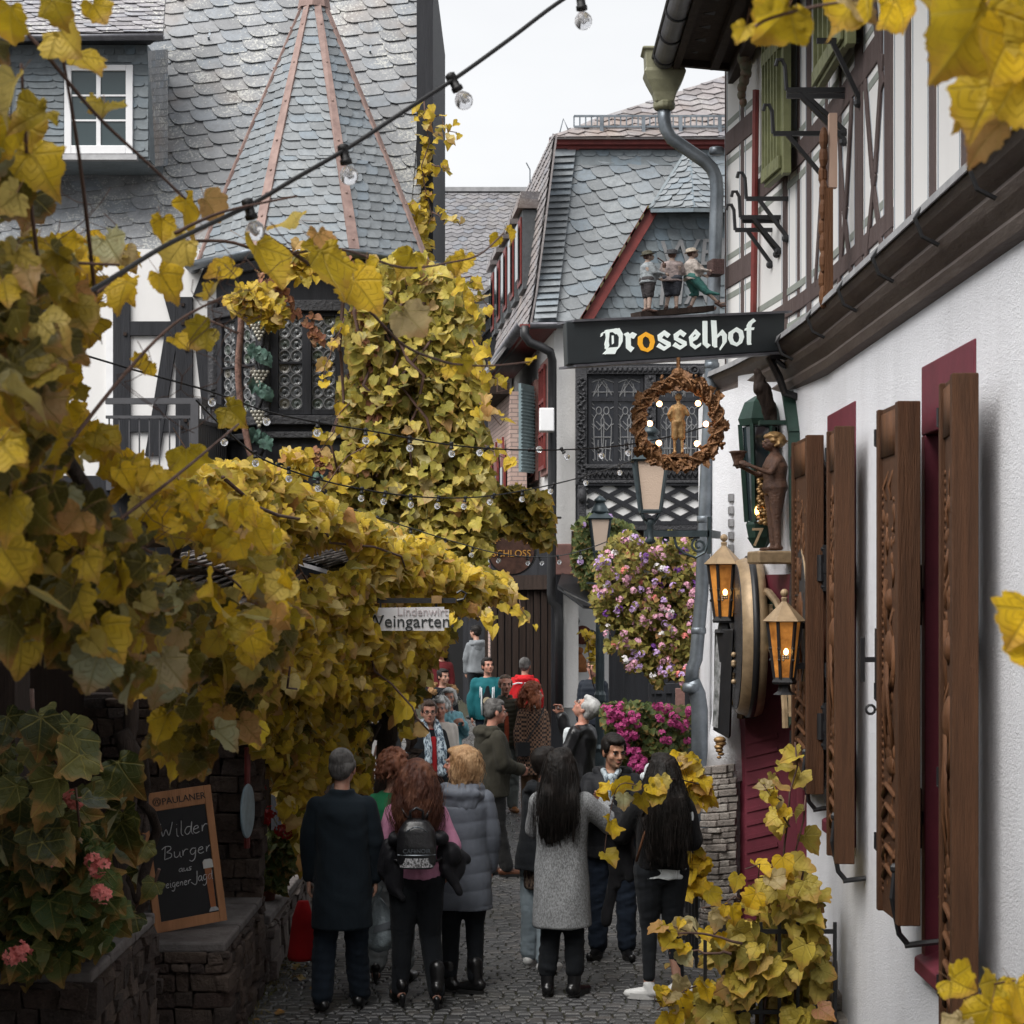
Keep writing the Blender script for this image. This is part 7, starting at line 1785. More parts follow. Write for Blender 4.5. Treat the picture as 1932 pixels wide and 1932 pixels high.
# ------------------------------------------------------------------ walls and plants on the left, vines, flowers
m_rub=mat_stone('dark_red_rubble',[(.105,.070,.058),(.07,.055,.05),(.17,.125,.10)],5,.045,geo=True)
m_rubl=mat_stone('grey_brown_rubble',[(.17,.145,.13),(.12,.095,.088),(.24,.21,.19)],5,.02,geo=True)
m_slab=mk('worn_stone_top',(.17,.155,.15),.85,.5,6,.012,24,col2=(.10,.085,.08))
def masonry(mb,A,B,z0,z1,seed,depth=.05,sc=1.0):
    rg=random.Random(seed); A=Vector(A);B=Vector(B); d=(B-A); d.z=0; L=d.length; d.normalize(); n=V3(d.y,-d.x,0); z=z0
    while z<z1-.02:
        h=min(rg.uniform(.07,.17)*sc,z1-z); x=-rg.uniform(0,.1)
        while x<L:
            w=rg.uniform(.10,.36)*sc; w=min(w,L-x+.03); o=rg.uniform(-.015,.03)
            c=A+d*(x+w/2)+n*o; c.z=z+h/2; hh=h/2*.93; ww=w/2*.95; k=len(mb.v)
            mb.obox(c,d*ww,n*depth,V3(0,0,hh))
            for q in range(k,len(mb.v)): mb.v[q]=tuple(Vector(mb.v[q])+V3(rg.uniform(-.012,.012),rg.uniform(-.012,.012),rg.uniform(-.010,.010)))
            x+=w
        z+=h
def boxwall(name,label,x0,x1,y0,y1,z,seed,mat,slab=True,cat='stone wall',sc=1):
    T=thing(name,label,cat,((x0+x1)/2,(y0+y1)/2,0)); mb=MB()
    mb.box(x0+.03,x1-.03,y0+.03,y1-.03,-.02,z-.03); masonry(mb,(x0,y0,0),(x1,y0,0),0,z-.06,seed,sc=sc); masonry(mb,(x1,y0,0),(x1,y1,0),0,z-.06,seed+1,sc=sc)
    mb.build('masonry',mat,T,bevel=.014)
    if slab:
        m=MB(); y=y0-.04; rg=random.Random(seed)
        while y<y1:
            L=rg.uniform(.45,.9); L=min(L,y1-y+.02); m.box(x0-.0,x1+.04,y+.006,y+L-.006,z-.065,z+rg.uniform(-.01,.01)); y+=L
        m.build('coping',m_slab,T,bevel=.015)
    return T
boxwall('stone_block_wall','low dark rubble block with worn flat top carrying the chalkboard',-2.95,-1.86,12.15,13.9,.69,11,m_rub,sc=.8)
boxwall('stone_wall','low rubble garden wall with a flower pot on it, running on behind the chalkboard pier',-2.4,-1.84,14.25,17.5,.50,21,m_rubl)
boxwall('stone_wall','rubble wall in the bottom left corner with geraniums growing over it',-4.2,-2.08,9.3,10.9,1.08,31,m_rub,sc=.75)
boxwall('stone_pier','dark square rubble pier between the chalkboard and the flower pot',-3.4,-1.90,13.95,14.22,2.2,41,m_rub,False,'stone pier',.9)
boxwall('stone_gatepost','rough dark sandstone post behind the vine trunks at the left',-2.62,-2.28,11.2,11.6,1.75,51,m_rub,False,'stone pier',1.1)
GP=thing('garden_pavilion','dark wooden garden shed with rough grey shingle roof under the vines','shed',(-4,11,0))
mb=MB(); mb.box(-6.5,-2.45,9.4,9.7,0,3.0); mb.box(-6.5,-3.1,9.7,13.8,0,3.0); mb.box(-3.4,-1.95,14.25,14.4,0,2.7); mb.build('wall',m_darkwood,GP)  # dark walls stand in for the deep shade at lower left
m_shing=mat_slate('weathered_wood_shingle',(.165,.145,.14),.2,.45,(.1,.08,.06),.3)
mb=MB()
for q,sd in (([P(250,1075,12.0),P(455,1160,11.6),P(560,1128,13.6),P(400,985,14.8)],1),):
    O,xv,yv,pl=plane_poly(q,xhint=(q[2]-q[1])); slates(mb,O,xv,yv,pl,w=.11,h=.055,tilt=R(3),seed=sd,thick=.012,style='plain',wjit=.5)
mb.build('shingle_roof',m_shing,GP)
mb=MB()
q=[P(540,1052,15.6),P(620,1075,15.0),P(705,1052,16.4),P(632,1000,17.2)]; O,xv,yv,pl=plane_poly(q,xhint=(q[2]-q[1])); slates(mb,O,xv,yv,pl,w=.12,h=.06,seed=5,thick=.012,style='plain',wjit=.5); mb.build('shingle_roof',m_shing,GP)
mb=MB(); mb.bar((-6,9.5,3.05),(-2.3,9.5,3.05),.1,.08); mb.prism([(-6.6,9.1,3.1),(-2.2,9.1,3.1),(-2.2,13.5,3.25),(-6.6,13.5,3.25)],(0,0,.08)); mb.build('light_blocking_deck',m_darkwood,GP)  # overhanging deck added to block light from the walls below
mb=MB(); mb.box(-6.5,-2.3,17.6,17.9,0,3.2); mb.build('back_wall',m_darkwood,GP)
mb=MB(); 
for (u0,u1,v0,v1,y) in ((697,722,1315,1560,17.0),(640,652,1330,1500,16.4),(700,706,1240,1330,16.9),(462,470,1130,1180,12.5)): mb.prism([P(u0,v1,y),P(u1,v1,y),P(u1,v0,y),P(u0,v0,y)],(0,.08,0))
mb.build('white_post',m_wpaint,GP)
mb=MB()
for x,y in ((-1.95,15.0),(-1.95,17.4),(-1.9,19.5),(-1.7,21.0)): mb.bar((x,y,0),(x,y,2.9),.05,.05,up=(0,1,0))
mb.bar((-1.95,13.9,2.9),(-1.7,21,2.9),.06,.07); 
for k in range(9): mb.bar((-3.6,14.2+k*.8,3.0),(-1.6,14.2+k*.8,3.0),.035,.05)
PG=mb.build('pergola_frame',m_darkwood,GP)
# pole with round plate
RP=thing('round_plate_sign','pale blue round enamel plate on a red pole beside the stone pier','sign',P(466,1600,13.7))
mb=MB(); mb.tube([P(467,1410,13.7),P(466,1600,13.7)],.022,8); mb.build('red_pole',m_redtrim,RP)
mb=MB(); mb.lathe(P(467,1530,13.62),[(.19,-.008),(.195,0),(.19,.008)],30,axis=(.995,-.10,0)); mb.build('round_plate',mk('pale_blue_enamel',(.30,.40,.46),.35,.3,12),RP)
# ---------------- vines
SH=[]
m_lyg=m_lyel
def stems(name,paths,parent,r=.010,mat=None):
    mb=MB()
    for p in paths: 
        n=len(p); mb.tube(p,[r*(1.3-.6*i/max(1,n-1)) for i in range(n)],6)
    return mb.build(name,mat or m_twig,parent,True)
def wob(a,b,n,amp,seed):
    rg=random.Random(seed); a=Vector(a);b=Vector(b); return [a.lerp(b,i/n)+V3(rg.gauss(0,amp),rg.gauss(0,amp),rg.gauss(0,amp))*(0 if i in(0,n) else 1) for i in range(n+1)]
def vine(label,loc,cat='vine'): return thing('grape_vine',label,cat,loc)
rg=random.Random(77)
# 1 oriel vine
V1=vine('huge yellow and olive vine cloaking the right side of the black oriel',P(820,1150,20))
p1=[(640,492),(700,482),(800,478),(838,512),(880,545),(912,585),(895,640),(905,700),(925,745),(905,800),(925,850),(925,930),(950,975),(925,1000),(918,1050),(935,1090),(978,1140),(930,1120),(900,1160),(840,1145),(760,1130),(660,1060),(560,960),(590,880),(640,850),(650,800),(640,740),(655,680),(640,600),(668,560)]
d1=lambda u,v: 19.75+ max(0,(700-u))*.002+ (0 if v>1000 else .0)
core=[(770,500),(850,520),(900,640),(905,760),(925,900),(930,1000),(900,1120),(800,1130),(700,1080),(600,980),(650,880),(760,800)]
s=spots_in(p1,d1,.9,2600,1,1.15)+spots_in(core,d1,1.0,2300,2,.8)
s+=spots_in([(668,560),(700,560),(735,700),(760,800),(700,840),(650,820),(660,700)],19.8,.5,300,3,.7)
leaf_cloud('foliage',V1,mat_leaf('ochre_vine_leaf',[(0,(.13,.13,.03)),(.18,(.30,.27,.05)),(.45,(.54,.44,.08)),(.78,(.68,.54,.13)),(.95,(.58,.52,.25)),(1,(.35,.18,.08))],.4,.35,.3),s,('grape','ivy','heart'),(.085,.15),1,fine=False)
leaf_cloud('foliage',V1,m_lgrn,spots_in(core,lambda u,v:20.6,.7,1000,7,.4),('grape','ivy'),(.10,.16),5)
red=[]
for (u0,v0,u1,v1) in ((520,540,560,600),(575,590,600,640),(680,560,700,700),(690,700,705,800),(600,850,620,880),(540,900,550,930),(645,480,655,500),(495,520,530,560),(660,850,700,870)):
    for k in range(26): t=rg.random(); red.append(tuple(P(u0+(u1-u0)*t+rg.gauss(0,7),v0+(v1-v0)*t+rg.gauss(0,8),19.9))+(rg.uniform(.05,.09),))
leaf_cloud('withered_leaves',V1,mat_leaf('withered_red_leaf',[(0,(.20,.07,.045)),(.6,(.38,.16,.10)),(1,(.42,.24,.15))],.1,.3,.2),red,'heart',seed=6)
s=[]
for (u,v,r_,n_) in ((480,560,30,70),(455,565,16,30),(520,590,28,40),(560,500,35,50),(615,495,30,60),(560,870,25,40),(480,900,25,40)):
    for k in range(n_): s.append(P(u+rg.gauss(0,r_*.5),v+rg.gauss(0,r_*.5),19.75+rg.uniform(-.1,.2)))
leaf_cloud('foliage',V1,m_lyg,s,('grape','heart'),(.09,.14),8)
stems('vine_stem',[wob(P(760,1140,20.3),P(700,1450,16.5),8,.05,1),wob(P(700,480,20.2),P(700,900,20.2),8,.06,2),wob(P(860,520,20.3),P(820,1100,20.3),8,.08,3)]+[wob(P(650+k*30,520+k*10,19.9),P(640+k*35,900,19.9),6,.10,10+k) for k in range(6)],V1,.018)
for k,(a,b) in enumerate((((880,560),(925,575)),((890,640),(935,700)),((905,700),(958,735)),((905,760),(952,790)),((915,840),(965,880)),((940,1110),(995,1165)),((900,1140),(930,1190)),((850,1140),(842,1195)),((760,1120),(770,1175)),((650,600),(610,720)),((660,760),(600,860)),((700,820),(640,900)),((860,520),(905,540)),((640,880),(560,1000)))):
    A_=P(*a,19.7);B_=P(*b,19.5); pth=wob(A_,B_,5,.035,200+k); stems('vine_shoot',[pth],V1,.006)
    leaf_cloud('shoot_leaves',V1,m_lyel,[tuple(A_.lerp(B_,(i+.5)/9)+V3(rg.gauss(0,.05),rg.gauss(0,.04),rg.gauss(0,.06)))+(rg.uniform(.06,.14),) for i in range(9)],('grape','heart'),seed=220+k,fine=True)
for k,(a,b) in enumerate((((1360,1760),(1262,1745)),((1400,1700),(1330,1720)),((1340,1850),(1240,1905)),((1300,1900),(1235,1880)),((1490,1560),(1440,1480)),((1480,1640),(1405,1640)))):
    A_=P(*a,12.2);B_=P(*b,12.0); SH.append((A_,B_,k))
# ivy on the gable end
V2=vine('yellow creeper climbing the dark gable end at the edge of the slate roof',P(800,480,21.9),'creeper')
s=spots_in([(782,380),(812,400),(816,560),(770,470),(762,390)],21.6,.4,150,11,.2)+spots_in([(795,250),(815,260),(815,420),(795,420)],21.85,.15,60,12,.3)
for a,b,n_ in ((P(800,200,21.8),P(805,250,21.8),10),(P(812,215,21.7),P(862,250,21.5),12),(P(815,250,21.7),P(850,262,21.6),7),(P(818,305,21.7),P(850,325,21.6),6),(P(815,400,21.6),P(868,425,21.5),9)):
    for k in range(n_): s.append(a.lerp(b,k/n_)+V3(rg.gauss(0,.05),0,rg.gauss(0,.05)))
leaf_cloud('foliage',V2,m_lyg,s,('heart','ivy'),(.07,.12),12); stems('vine_stem',[wob(P(800,190,21.85),P(800,560,21.85),9,.04,4),wob(P(805,205,21.8),P(862,250,21.5),5,.03,5),wob(P(815,400,21.7),P(868,425,21.5),4,.02,6),wob(P(815,310,21.7),P(850,325,21.6),4,.02,7)],V2,.007)
# 3 creeper over the passage
V3_=vine('dark olive creeper over the dark passage right of the round sign',P(985,1000,26),'creeper')
leaf_cloud('foliage',V3_,m_lgrn,spots_in([(925,915),(960,925),(1035,930),(1037,1035),(1000,1010),(960,1005),(925,1000)],25.6,.6,900,14,.2)+spots_in([(945,920),(975,915),(1000,935),(940,935)],25.4,.2,60,15,.1),('ivy','heart'),(.10,.16),14); stems('vine_stem',[wob(P(925,1000,26),P(1036,950,26),6,.05,1)],V3_,.012)
# 4 garden vine: broad bright canopy in the middle
V4=vine('bright yellow vine canopy over the garden shed and pergola, middle left',P(600,1250,14))
p4=[(330,905),(380,880),(450,872),(520,885),(600,940),(700,985),(800,1020),(870,1060),(950,1090),(975,1125),(930,1120),(880,1150),(830,1142),(840,1200),(800,1235),(745,1300),(700,1318),(640,1300),(560,1305),(500,1270),(470,1200),(560,1150),(540,1120),(690,1060),(640,1005),(555,1040),(500,1120),(420,1010),(330,1000)]
d4=lambda u,v: 11.0+(u-330)*.0105+max(0,(980-v))*.004
s=spots_in(p4,d4,.9,3000,21,.3)+spots_in([(700,1040),(960,1090),(960,1120),(840,1142),(840,1148),(700,1145),(600,1140)],lambda u,v:d4(u,v)+.1,.6,420,24,.1)
leaf_cloud('foliage',V4,m_lyg,s,('grape','heart'),(.085,.14),21,up=.8,fine=True)
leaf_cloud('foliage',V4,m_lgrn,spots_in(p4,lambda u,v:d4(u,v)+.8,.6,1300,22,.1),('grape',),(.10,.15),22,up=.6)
stems('vine_stem',[wob(P(340,980,12),P(700,1200,15.5),10,.08,1),wob(P(420,900,12),P(860,1100,16.8),10,.07,2),wob(P(500,1150,12.5),P(560,1300,13),6,.05,3),wob(P(640,1180,15),P(810,1380,15),7,.03,4)],V4,.010)
# 5 darker hanging foliage behind the people at the left
V5=vine('olive and green vine wall hanging behind the people at the left of the lane',P(620,1450,14))
p5=[(470,1180),(560,1240),(700,1250),(800,1190),(850,1190),(800,1260),(800,1310),(760,1330),(770,1400),(735,1330),(690,1340),(690,1500),(640,1450),(600,1480),(592,1560),(575,1640),(556,1560),(520,1440),(475,1400)]
d5=lambda u,v: 13.6+(u-470)*.010
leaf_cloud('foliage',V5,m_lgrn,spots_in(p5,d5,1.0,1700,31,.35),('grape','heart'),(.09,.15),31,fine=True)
leaf_cloud('foliage',V5,m_lyg,spots_in(p5,lambda u,v:d5(u,v)-.2,.3,420,33,.4),('grape','heart'),(.08,.13),33,fine=True)
sp5=[tuple(P(u,v,15.2))+(k,) for u,v,k in ((770,1325,.20),(745,1310,.12),(540,1325,.15),(800,1372,.10),(575,1405,.14),(520,1345,.13),(590,1300,.12),(735,1290,.10),(690,1230,.13),(655,1215,.14))]
leaf_cloud('foliage',V5,m_lyg,sp5,'grape',seed=35,fine=True)
m=MB()
for (ua,va,ub,vb,y,r_,sd) in ((735,1270,720,1560,16.6,.085,1),(650,1300,655,1560,15.8,.06,2),(700,1330,690,1560,16.2,.05,5),(775,1340,780,1440,18,.05,6)):
    pth=wob(P(ua,va,y),P(ub,vb,y),10,.03,sd); m.tube(pth,[r_*(1+.25*math.sin(i*1.7+sd)) for i in range(11)],9)
    m.tube([p+V3(.05*math.sin(i*.9),-.05,0) for i,p in enumerate(pth)],r_*.5,7)
m.build('trunk',m_bark,V5,True)
# trunks at the left
V6=vine('twisted bare vine trunks rising in front of the stone block at the left',P(255,1900,10.8),'vine trunk')
m=MB(); m.tube(wob(P(228,1380,10.8),P(250,2010,10.6),14,.03,9),[.05+.018*math.sin(i*1.3) for i in range(15)],10); m.tube(wob(P(250,1300,10.9),P(232,2010,10.7),14,.035,10),[.035+.012*math.sin(i*1.9) for i in range(15)],9); m.tube(wob(P(270,1420,10.9),P(285,1600,11.2),6,.02,12)+[P(262,1690,10.9)],.03,8)
m.build('trunk',m_bark,V6,True)
# 7 big foreground vine, left
V7=vine('dark and golden vine with very large leaves hanging closest to the viewer at the left',P(100,1400,4),'vine')
p7a=[(-80,-20),(60,-10),(120,150),(130,300),(220,430),(290,520),(320,640),(290,760),(200,800),(240,900),(330,980),(420,1020),(440,1180),(430,1320),(360,1440),(240,1420),(140,1360),(60,1250),(-80,1200)]
d7=lambda u,v: 3.5+max(0,u)*.0022
rg7=random.Random(5)
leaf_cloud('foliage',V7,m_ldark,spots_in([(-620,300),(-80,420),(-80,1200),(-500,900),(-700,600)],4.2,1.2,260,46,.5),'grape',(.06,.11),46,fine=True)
stems('vine_branch',[wob(V3(-2.8,5.2,3.3),P(60,900,4.4),7,.06,71),wob(V3(-2.8,5.6,3.9),P(120,600,4.6),7,.06,72),wob(V3(-2.8,4.8,2.6),P(100,1150,4.8),7,.06,73),wob(P(60,900,4.4),P(420,1080,5.8),7,.04,74)],V7,.016,m_bark)
def big(poly,dep,th,n,seed,s0,s1,cl=.2): 
    r_=random.Random(seed); return [tuple(p)+(r_.uniform(s0,s1),) for p in spots_in(poly,dep,th,n,seed,cl)]
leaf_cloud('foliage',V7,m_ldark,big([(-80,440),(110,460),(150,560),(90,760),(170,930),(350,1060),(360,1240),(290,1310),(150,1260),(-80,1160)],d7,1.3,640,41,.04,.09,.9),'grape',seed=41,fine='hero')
leaf_cloud('foliage',V7,m_ldark,big([(-90,-20),(10,0),(20,200),(90,400),(-80,450)],lambda u,v:3.7,.8,40,44,.06,.10),'grape',seed=44,fine='hero')
leaf_cloud('foliage',V7,m_lnear,big([(60,420),(150,440),(240,470),(240,530),(150,620),(150,760),(220,850),(330,900),(440,930),(520,1000),(560,1120),(500,1250),(420,1180),(330,1020),(200,880),(60,850)],lambda u,v:4.6+max(0,u)*.001,.9,330,42,.04,.085,.9),'grape',seed=42,fine='hero')
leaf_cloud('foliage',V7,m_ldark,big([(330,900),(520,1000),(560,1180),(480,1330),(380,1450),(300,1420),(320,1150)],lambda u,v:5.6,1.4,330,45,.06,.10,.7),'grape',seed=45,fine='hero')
solo=[(482,498,5.0,100),(605,512,5.2,112),(668,560,5.3,84),(690,520,5.4,60),(762,612,5.6,72),(350,412,4.9,90),(385,395,5.0,60),(198,222,4.2,78),(112,92,4.0,90),(150,130,4.1,70),(560,440,5.2,70),(600,460,5.3,60),(878,498,6.2,46),(858,500,6.2,32),(956,445,6.5,32),(940,455,6.5,26),(780,498,5.9,55),(395,640,5.2,62),(330,652,5.0,40),(280,700,4.9,56),(870,690,6.2,36),(850,705,6.2,30),(1003,684,6.6,22),(30,180,3.7,90),(85,240,3.8,80),(20,40,3.6,80),(240,560,4.6,80),(300,540,4.6,70),(410,560,4.9,70),(440,525,4.9,60),(350,480,4.8,75),(305,430,4.7,50),(200,480,4.5,80),(60,330,3.9,110),(20,260,3.8,90),(100,20,3.9,60),(175,25,4.0,50),(225,1190,6,80),(400,1210,7,60),(245,1280,6.2,62),(275,1300,6.4,55),(480,1385,8.5,48),(100,1005,4.6,90),(60,800,4.3,90),(430,790,6,60),(350,870,6,70)]
leaf_cloud('foliage',V7,m_lnear,[tuple(P(u,v-px*.35,y))+(px/F*y*.92,) for u,v,y,px in solo],'grape',seed=43,fine='hero',up=.1,toward=(0,-1,.15))
st=[[P(10,20,4.0),P(80,95,4.0),P(180,215,4.1),P(270,300,4.2),P(350,375,4.3)],[P(60,590,4.6),P(170,560,4.7),P(300,470,4.9),P(420,455,5.0),P(520,480,5.1),P(640,470,5.4),P(760,505,5.8),P(850,495,6.1),P(905,480,6.2),P(950,440,6.5)],
    [P(330,440,4.8),P(420,400,4.9),P(560,370,5.1)],[P(480,430,5.1),P(600,510,5.3),P(690,580,5.5),P(760,650,5.7),P(830,680,6.0),P(870,688,6.2),P(930,690,6.4),P(1005,682,6.6)],[P(0,490,4.2),P(120,495,4.3),P(225,500,4.4)],
    [P(120,850,4.6),P(240,700,4.8),P(330,610,5.0),P(420,560,5.1)],[P(200,1000,4.8),P(330,900,5),P(450,800,5.5)],[P(150,930,4.7),P(280,1040,5.2),P(420,1080,5.8),P(520,1180,6.4)],[P(180,560,4.6),P(150,300,4.2),P(110,60,4.0)],[P(100,680,4.5),P(60,400,4.0),P(40,120,3.8)],[P(220,1150,6),P(300,1300,6.4),P(330,1450,6.8)],[P(60,1160,5),P(130,1225,5.5),P(170,1210,5.6)],[P(360,630,5.3),P(390,605,5.3),P(450,630,5.3)]]
def smooth(p,k=5):
    p=[Vector(x) for x in p]; out=[]
    for i in range(len(p)-1):
        p0=p[max(i-1,0)];a=p[i];b=p[i+1];p3=p[min(i+2,len(p)-1)]
        for j in range(k): t=j/k; out.append(.5*((2*a)+(-p0+b)*t+(2*p0-5*a+4*b-p3)*t*t+(-p0+3*a-3*b+p3)*t**3))
    return out+[p[-1]]
stems('vine_stem',[smooth(x) for x in st],V7,.0042)
m=MB(); rg=random.Random(99)
for k in range(26):
    u,v=rg.choice(((200,500),(300,620),(150,350),(480,470),(260,1000),(430,560))); c=P(u+rg.uniform(-80,80),v+rg.uniform(-60,80),4.7); m.tube([c+V3(.03*math.sin(i*.9+k)*(1+i*.1),.01*i,-.018*i+.012*math.cos(i*1.3)) for i in range(9)],.0012,4)
m.build('tendrils',m_twig,V7,True)
# leaves with the corner's shade kept in their dark colour, and geraniums
V8=vine('large dark green vine leaves in the shade above the bottom left geraniums',P(120,1500,9),'vine')
leaf_cloud('foliage',V8,mat_leaf('shade_toned_green_leaf',[(0,(.02,.03,.012)),(.6,(.05,.065,.02)),(1,(.11,.11,.03))],.2,.1,.15,True),big([(0,1350),(130,1330),(170,1480),(130,1600),(70,1650),(0,1600)],8.3,.8,60,51,.11,.18,0)+big([(200,1380),(250,1450),(230,1620),(190,1700),(200,1550)],9.5,.5,8,52,.14,.2,0)+[tuple(P(262,1640,10.3))+(.12,),tuple(P(292,1665,10.3))+(.11,),tuple(P(255,1725,10.3))+(.16,),tuple(P(275,1590,10.3))+(.12,)],'grape',seed=51,fine=True)
stems('vine_stem',[wob(P(60,1300,8.6),P(150,1560,8.6),6,.03,1),wob(P(300,1640,10.3),P(240,1750,10.5),5,.02,2)],V8,.008)
def blossoms(name,parent,mat,centres,r,seed,petals=5,head=9,pr=.018):
    rg=random.Random(seed); mb=MB()
    for c in centres:
        c=Vector(c)
        for k in range(head):
            u=V3(rg.gauss(0,1),rg.gauss(0,1)-.6,rg.gauss(0,1)+.3).normalized(); q=c+u*r; a=u.orthogonal().normalized(); b=u.cross(a)
            for j in range(petals):
                t=2*math.pi*j/petals+rg.random(); d=a*math.cos(t)+b*math.sin(t); e=a*-math.sin(t)+b*math.cos(t)
                mb.face([q,q+d*pr*.6-e*pr*.45+u*.002,q+d*pr*1.2+u*.005,q+d*pr*.6+e*pr*.45+u*.002])
    return mb.build(name,mat,parent)
m_pink=mk('coral_petals',(.80,.26,.24),.7,.3,30,col2=(.70,.15,.13)); m_redp=mk('red_petals',(.50,.02,.02),.6,.3,30); m_mag=mk('magenta_petals',(.42,.03,.17),.6,.3,30,col2=(.55,.10,.28)); m_lil=mk('lilac_petals',(.45,.30,.58),.7,.3,30,col2=(.58,.40,.62)); m_rose=mk('rose_petals',(.62,.28,.40),.7,.3,30,col2=(.70,.45,.52)); m_whp=mk('white_petals',(.75,.72,.72),.7,.2,30); m_vio=mk('violet_petals',(.13,.03,.22),.6,.2,30)
def geranium(label,loc,poly,dep,th,n,seed,heads,mats,ls=(.05,.09),pot=None,hr=.035,pr=.02,hd=10):
    T=thing('geranium',label,'geranium',loc); leaf_cloud('foliage',T,m_gera,spots_in(poly,dep,th,n,seed,.1),'heart',ls,seed,up=.7,fine=True)
    for i,(cs,mt) in enumerate(zip(heads,mats)): blossoms('blossom',T,mt,cs,hr,seed+i,pr=pr,head=hd)
    m=MB()
    for cs in heads:
        for c in cs: c=Vector(c); m.tube([c,c+V3(.01,.10,-.05),c+V3(.02,.24,-.12)],.003,5)
    m.build('stalk',m_gera,T)
    if pot:
        c,r,h=pot; m=MB(); m.lathe(c,[(r*.72,0),(r*.95,h*.85),(r*1.06,h*.86),(r*1.06,h),(r*.9,h)],20); m.build('pot',m_terracotta,T,True)
    return T
geranium('pink geranium bush overflowing the wall in the bottom left corner',P(100,1750,9.4),[(0,1560),(110,1530),(170,1580),(215,1640),(215,1760),(150,1800),(60,1830),(0,1810)],lambda u,v:9.0,.8,520,61,
  [[P(176,1625,8.7),P(184,1640,8.7),P(192,1632,8.7),P(188,1684,8.7),P(196,1690,8.7)],[P(98,1612,8.7),P(108,1604,8.7),P(104,1620,8.7)],[P(135,1505,8.8),P(142,1512,8.8)],[P(35,1790,8.6),P(45,1798,8.6),P(22,1805,8.6)]],[m_pink]*4,(.09,.16),(V3(-2.45,9.55,1.06),.14,.2),.032,.022,9)
geranium('red geranium in a terracotta pot on the garden wall beside the round plate',P(495,1690,14.9),[(470,1590),(500,1560),(545,1580),(560,1620),(530,1680),(480,1670)],14.7,.35,420,62,
  [[P(486,1478,14.5),P(490,1488,14.5),P(483,1490,14.6)],[P(490,1540,14.5),P(498,1548,14.5),P(510,1533,14.5)],[P(530,1566,14.5),P(540,1572,14.5)]],[m_redp,m_redp,m_redp],(.05,.08),(V3(-1.98,15.0,.50),.16,.30),.045,.022,14)
geranium('small pink flowers in the recess of the nearer maroon window',P(1790,1660,9.5),[(1778,1690),(1795,1670),(1795,1720),(1780,1730)],lambda u,v:9.6,.1,22,63,[[P(1786,1652,9.55)]],[m_rose],(.03,.05),(V3(2.27,9.62,1.16),.06,.1),.02,.014,6)
# big hanging flowers beside the downpipe
HF=thing('hanging_flowers','large cascade of pink, lilac and violet flowers hanging beside the grey downpipe','hanging flowers',P(1230,1150,18))
pf=[(1125,1060),(1150,1020),(1185,998),(1215,1018),(1262,1000),(1300,1015),(1328,1040),(1322,1100),(1330,1150),(1318,1210),(1322,1262),(1290,1295),(1262,1270),(1240,1300),(1215,1262),(1190,1275),(1165,1215),(1150,1235),(1128,1160),(1112,1130),(1128,1100)]
m_bask=mat_leaf('olive_basket_leaf',[(0,(.10,.10,.025)),(.5,(.26,.24,.06)),(.85,(.42,.38,.09)),(1,(.30,.14,.07))],.4,.3,.25)
leaf_cloud('foliage',HF,m_bask,spots_in(pf,17.45,1.0,5600,71,.7),('heart','ivy'),(.035,.065),71,up=.6)
leaf_cloud('foliage',HF,m_gera,spots_in([(1150,1150),(1320,1120),(1318,1250),(1290,1285),(1200,1250)],17.9,.6,1800,72,.1),('heart',),(.04,.07),72)
rgf=random.Random(3)
for mt,n_,sd in ((m_rose,95,1),(m_lil,55,2),(m_whp,14,3),(m_vio,14,4),(m_pink,10,5)):
    c=[P(u.x,u.y,17.45) for u in [Vector(((p.x/p.y)*F+966, VH-(p.z-HC)/p.y*F)) for p in spots_in(pf,17.5,.01,n_,80+sd,1.3)]]
    blossoms('blossom',HF,mt,[q+V3(0,rgf.uniform(-.1,.15),0) for q in c],.028,sd,pr=.015,head=9)
m=MB(); m.lathe(P(1230,1120,18.2),[(.05,-.25),(.28,-.18),(.42,.10),(.44,.14),(.40,.14)],20); m.build('basket',m_darkwood,HF,True)
HM=thing('magenta_flowers','magenta flowering bush on the railing behind the young man and the lamp post','flowers',P(1215,1400,19.5))
pm_=[(1135,1330),(1180,1320),(1240,1330),(1300,1330),(1305,1400),(1270,1440),(1215,1480),(1190,1470),(1150,1400)]
leaf_cloud('foliage',HM,m_gera,spots_in(pm_,19.3,.5,1100,91,.1),'heart',(.05,.09),91)
cc=[Vector(p) for p in spots_in([(1140,1335),(1200,1325),(1210,1400),(1225,1470),(1195,1465),(1160,1380)],19.15,.15,64,92,.0)]+[Vector(p) for p in spots_in([(1235,1330),(1300,1335),(1300,1400),(1250,1400)],19.15,.15,26,93,0)]
blossoms('blossom',HM,m_mag,cc,.034,5,pr=.019,head=11)
IH=thing('hanging_ivy','dark green ivy ball with a few violet flowers hanging at the white house corner','hanging ivy',P(1110,1040,30.2))
leaf_cloud('foliage',IH,m_gera,spots_in([(1085,985),(1120,968),(1150,975),(1190,990),(1200,1020),(1160,1040),(1140,1100),(1100,1108),(1080,1060)],30,.7,1500,101,.1),('heart','ivy'),(.07,.12),101); blossoms('blossom',IH,m_lil,[P(1100,990,29.9),P(1150,975,29.9),P(1180,1005,29.9),P(1095,1060,29.9)],.04,8,pr=.03,head=6)
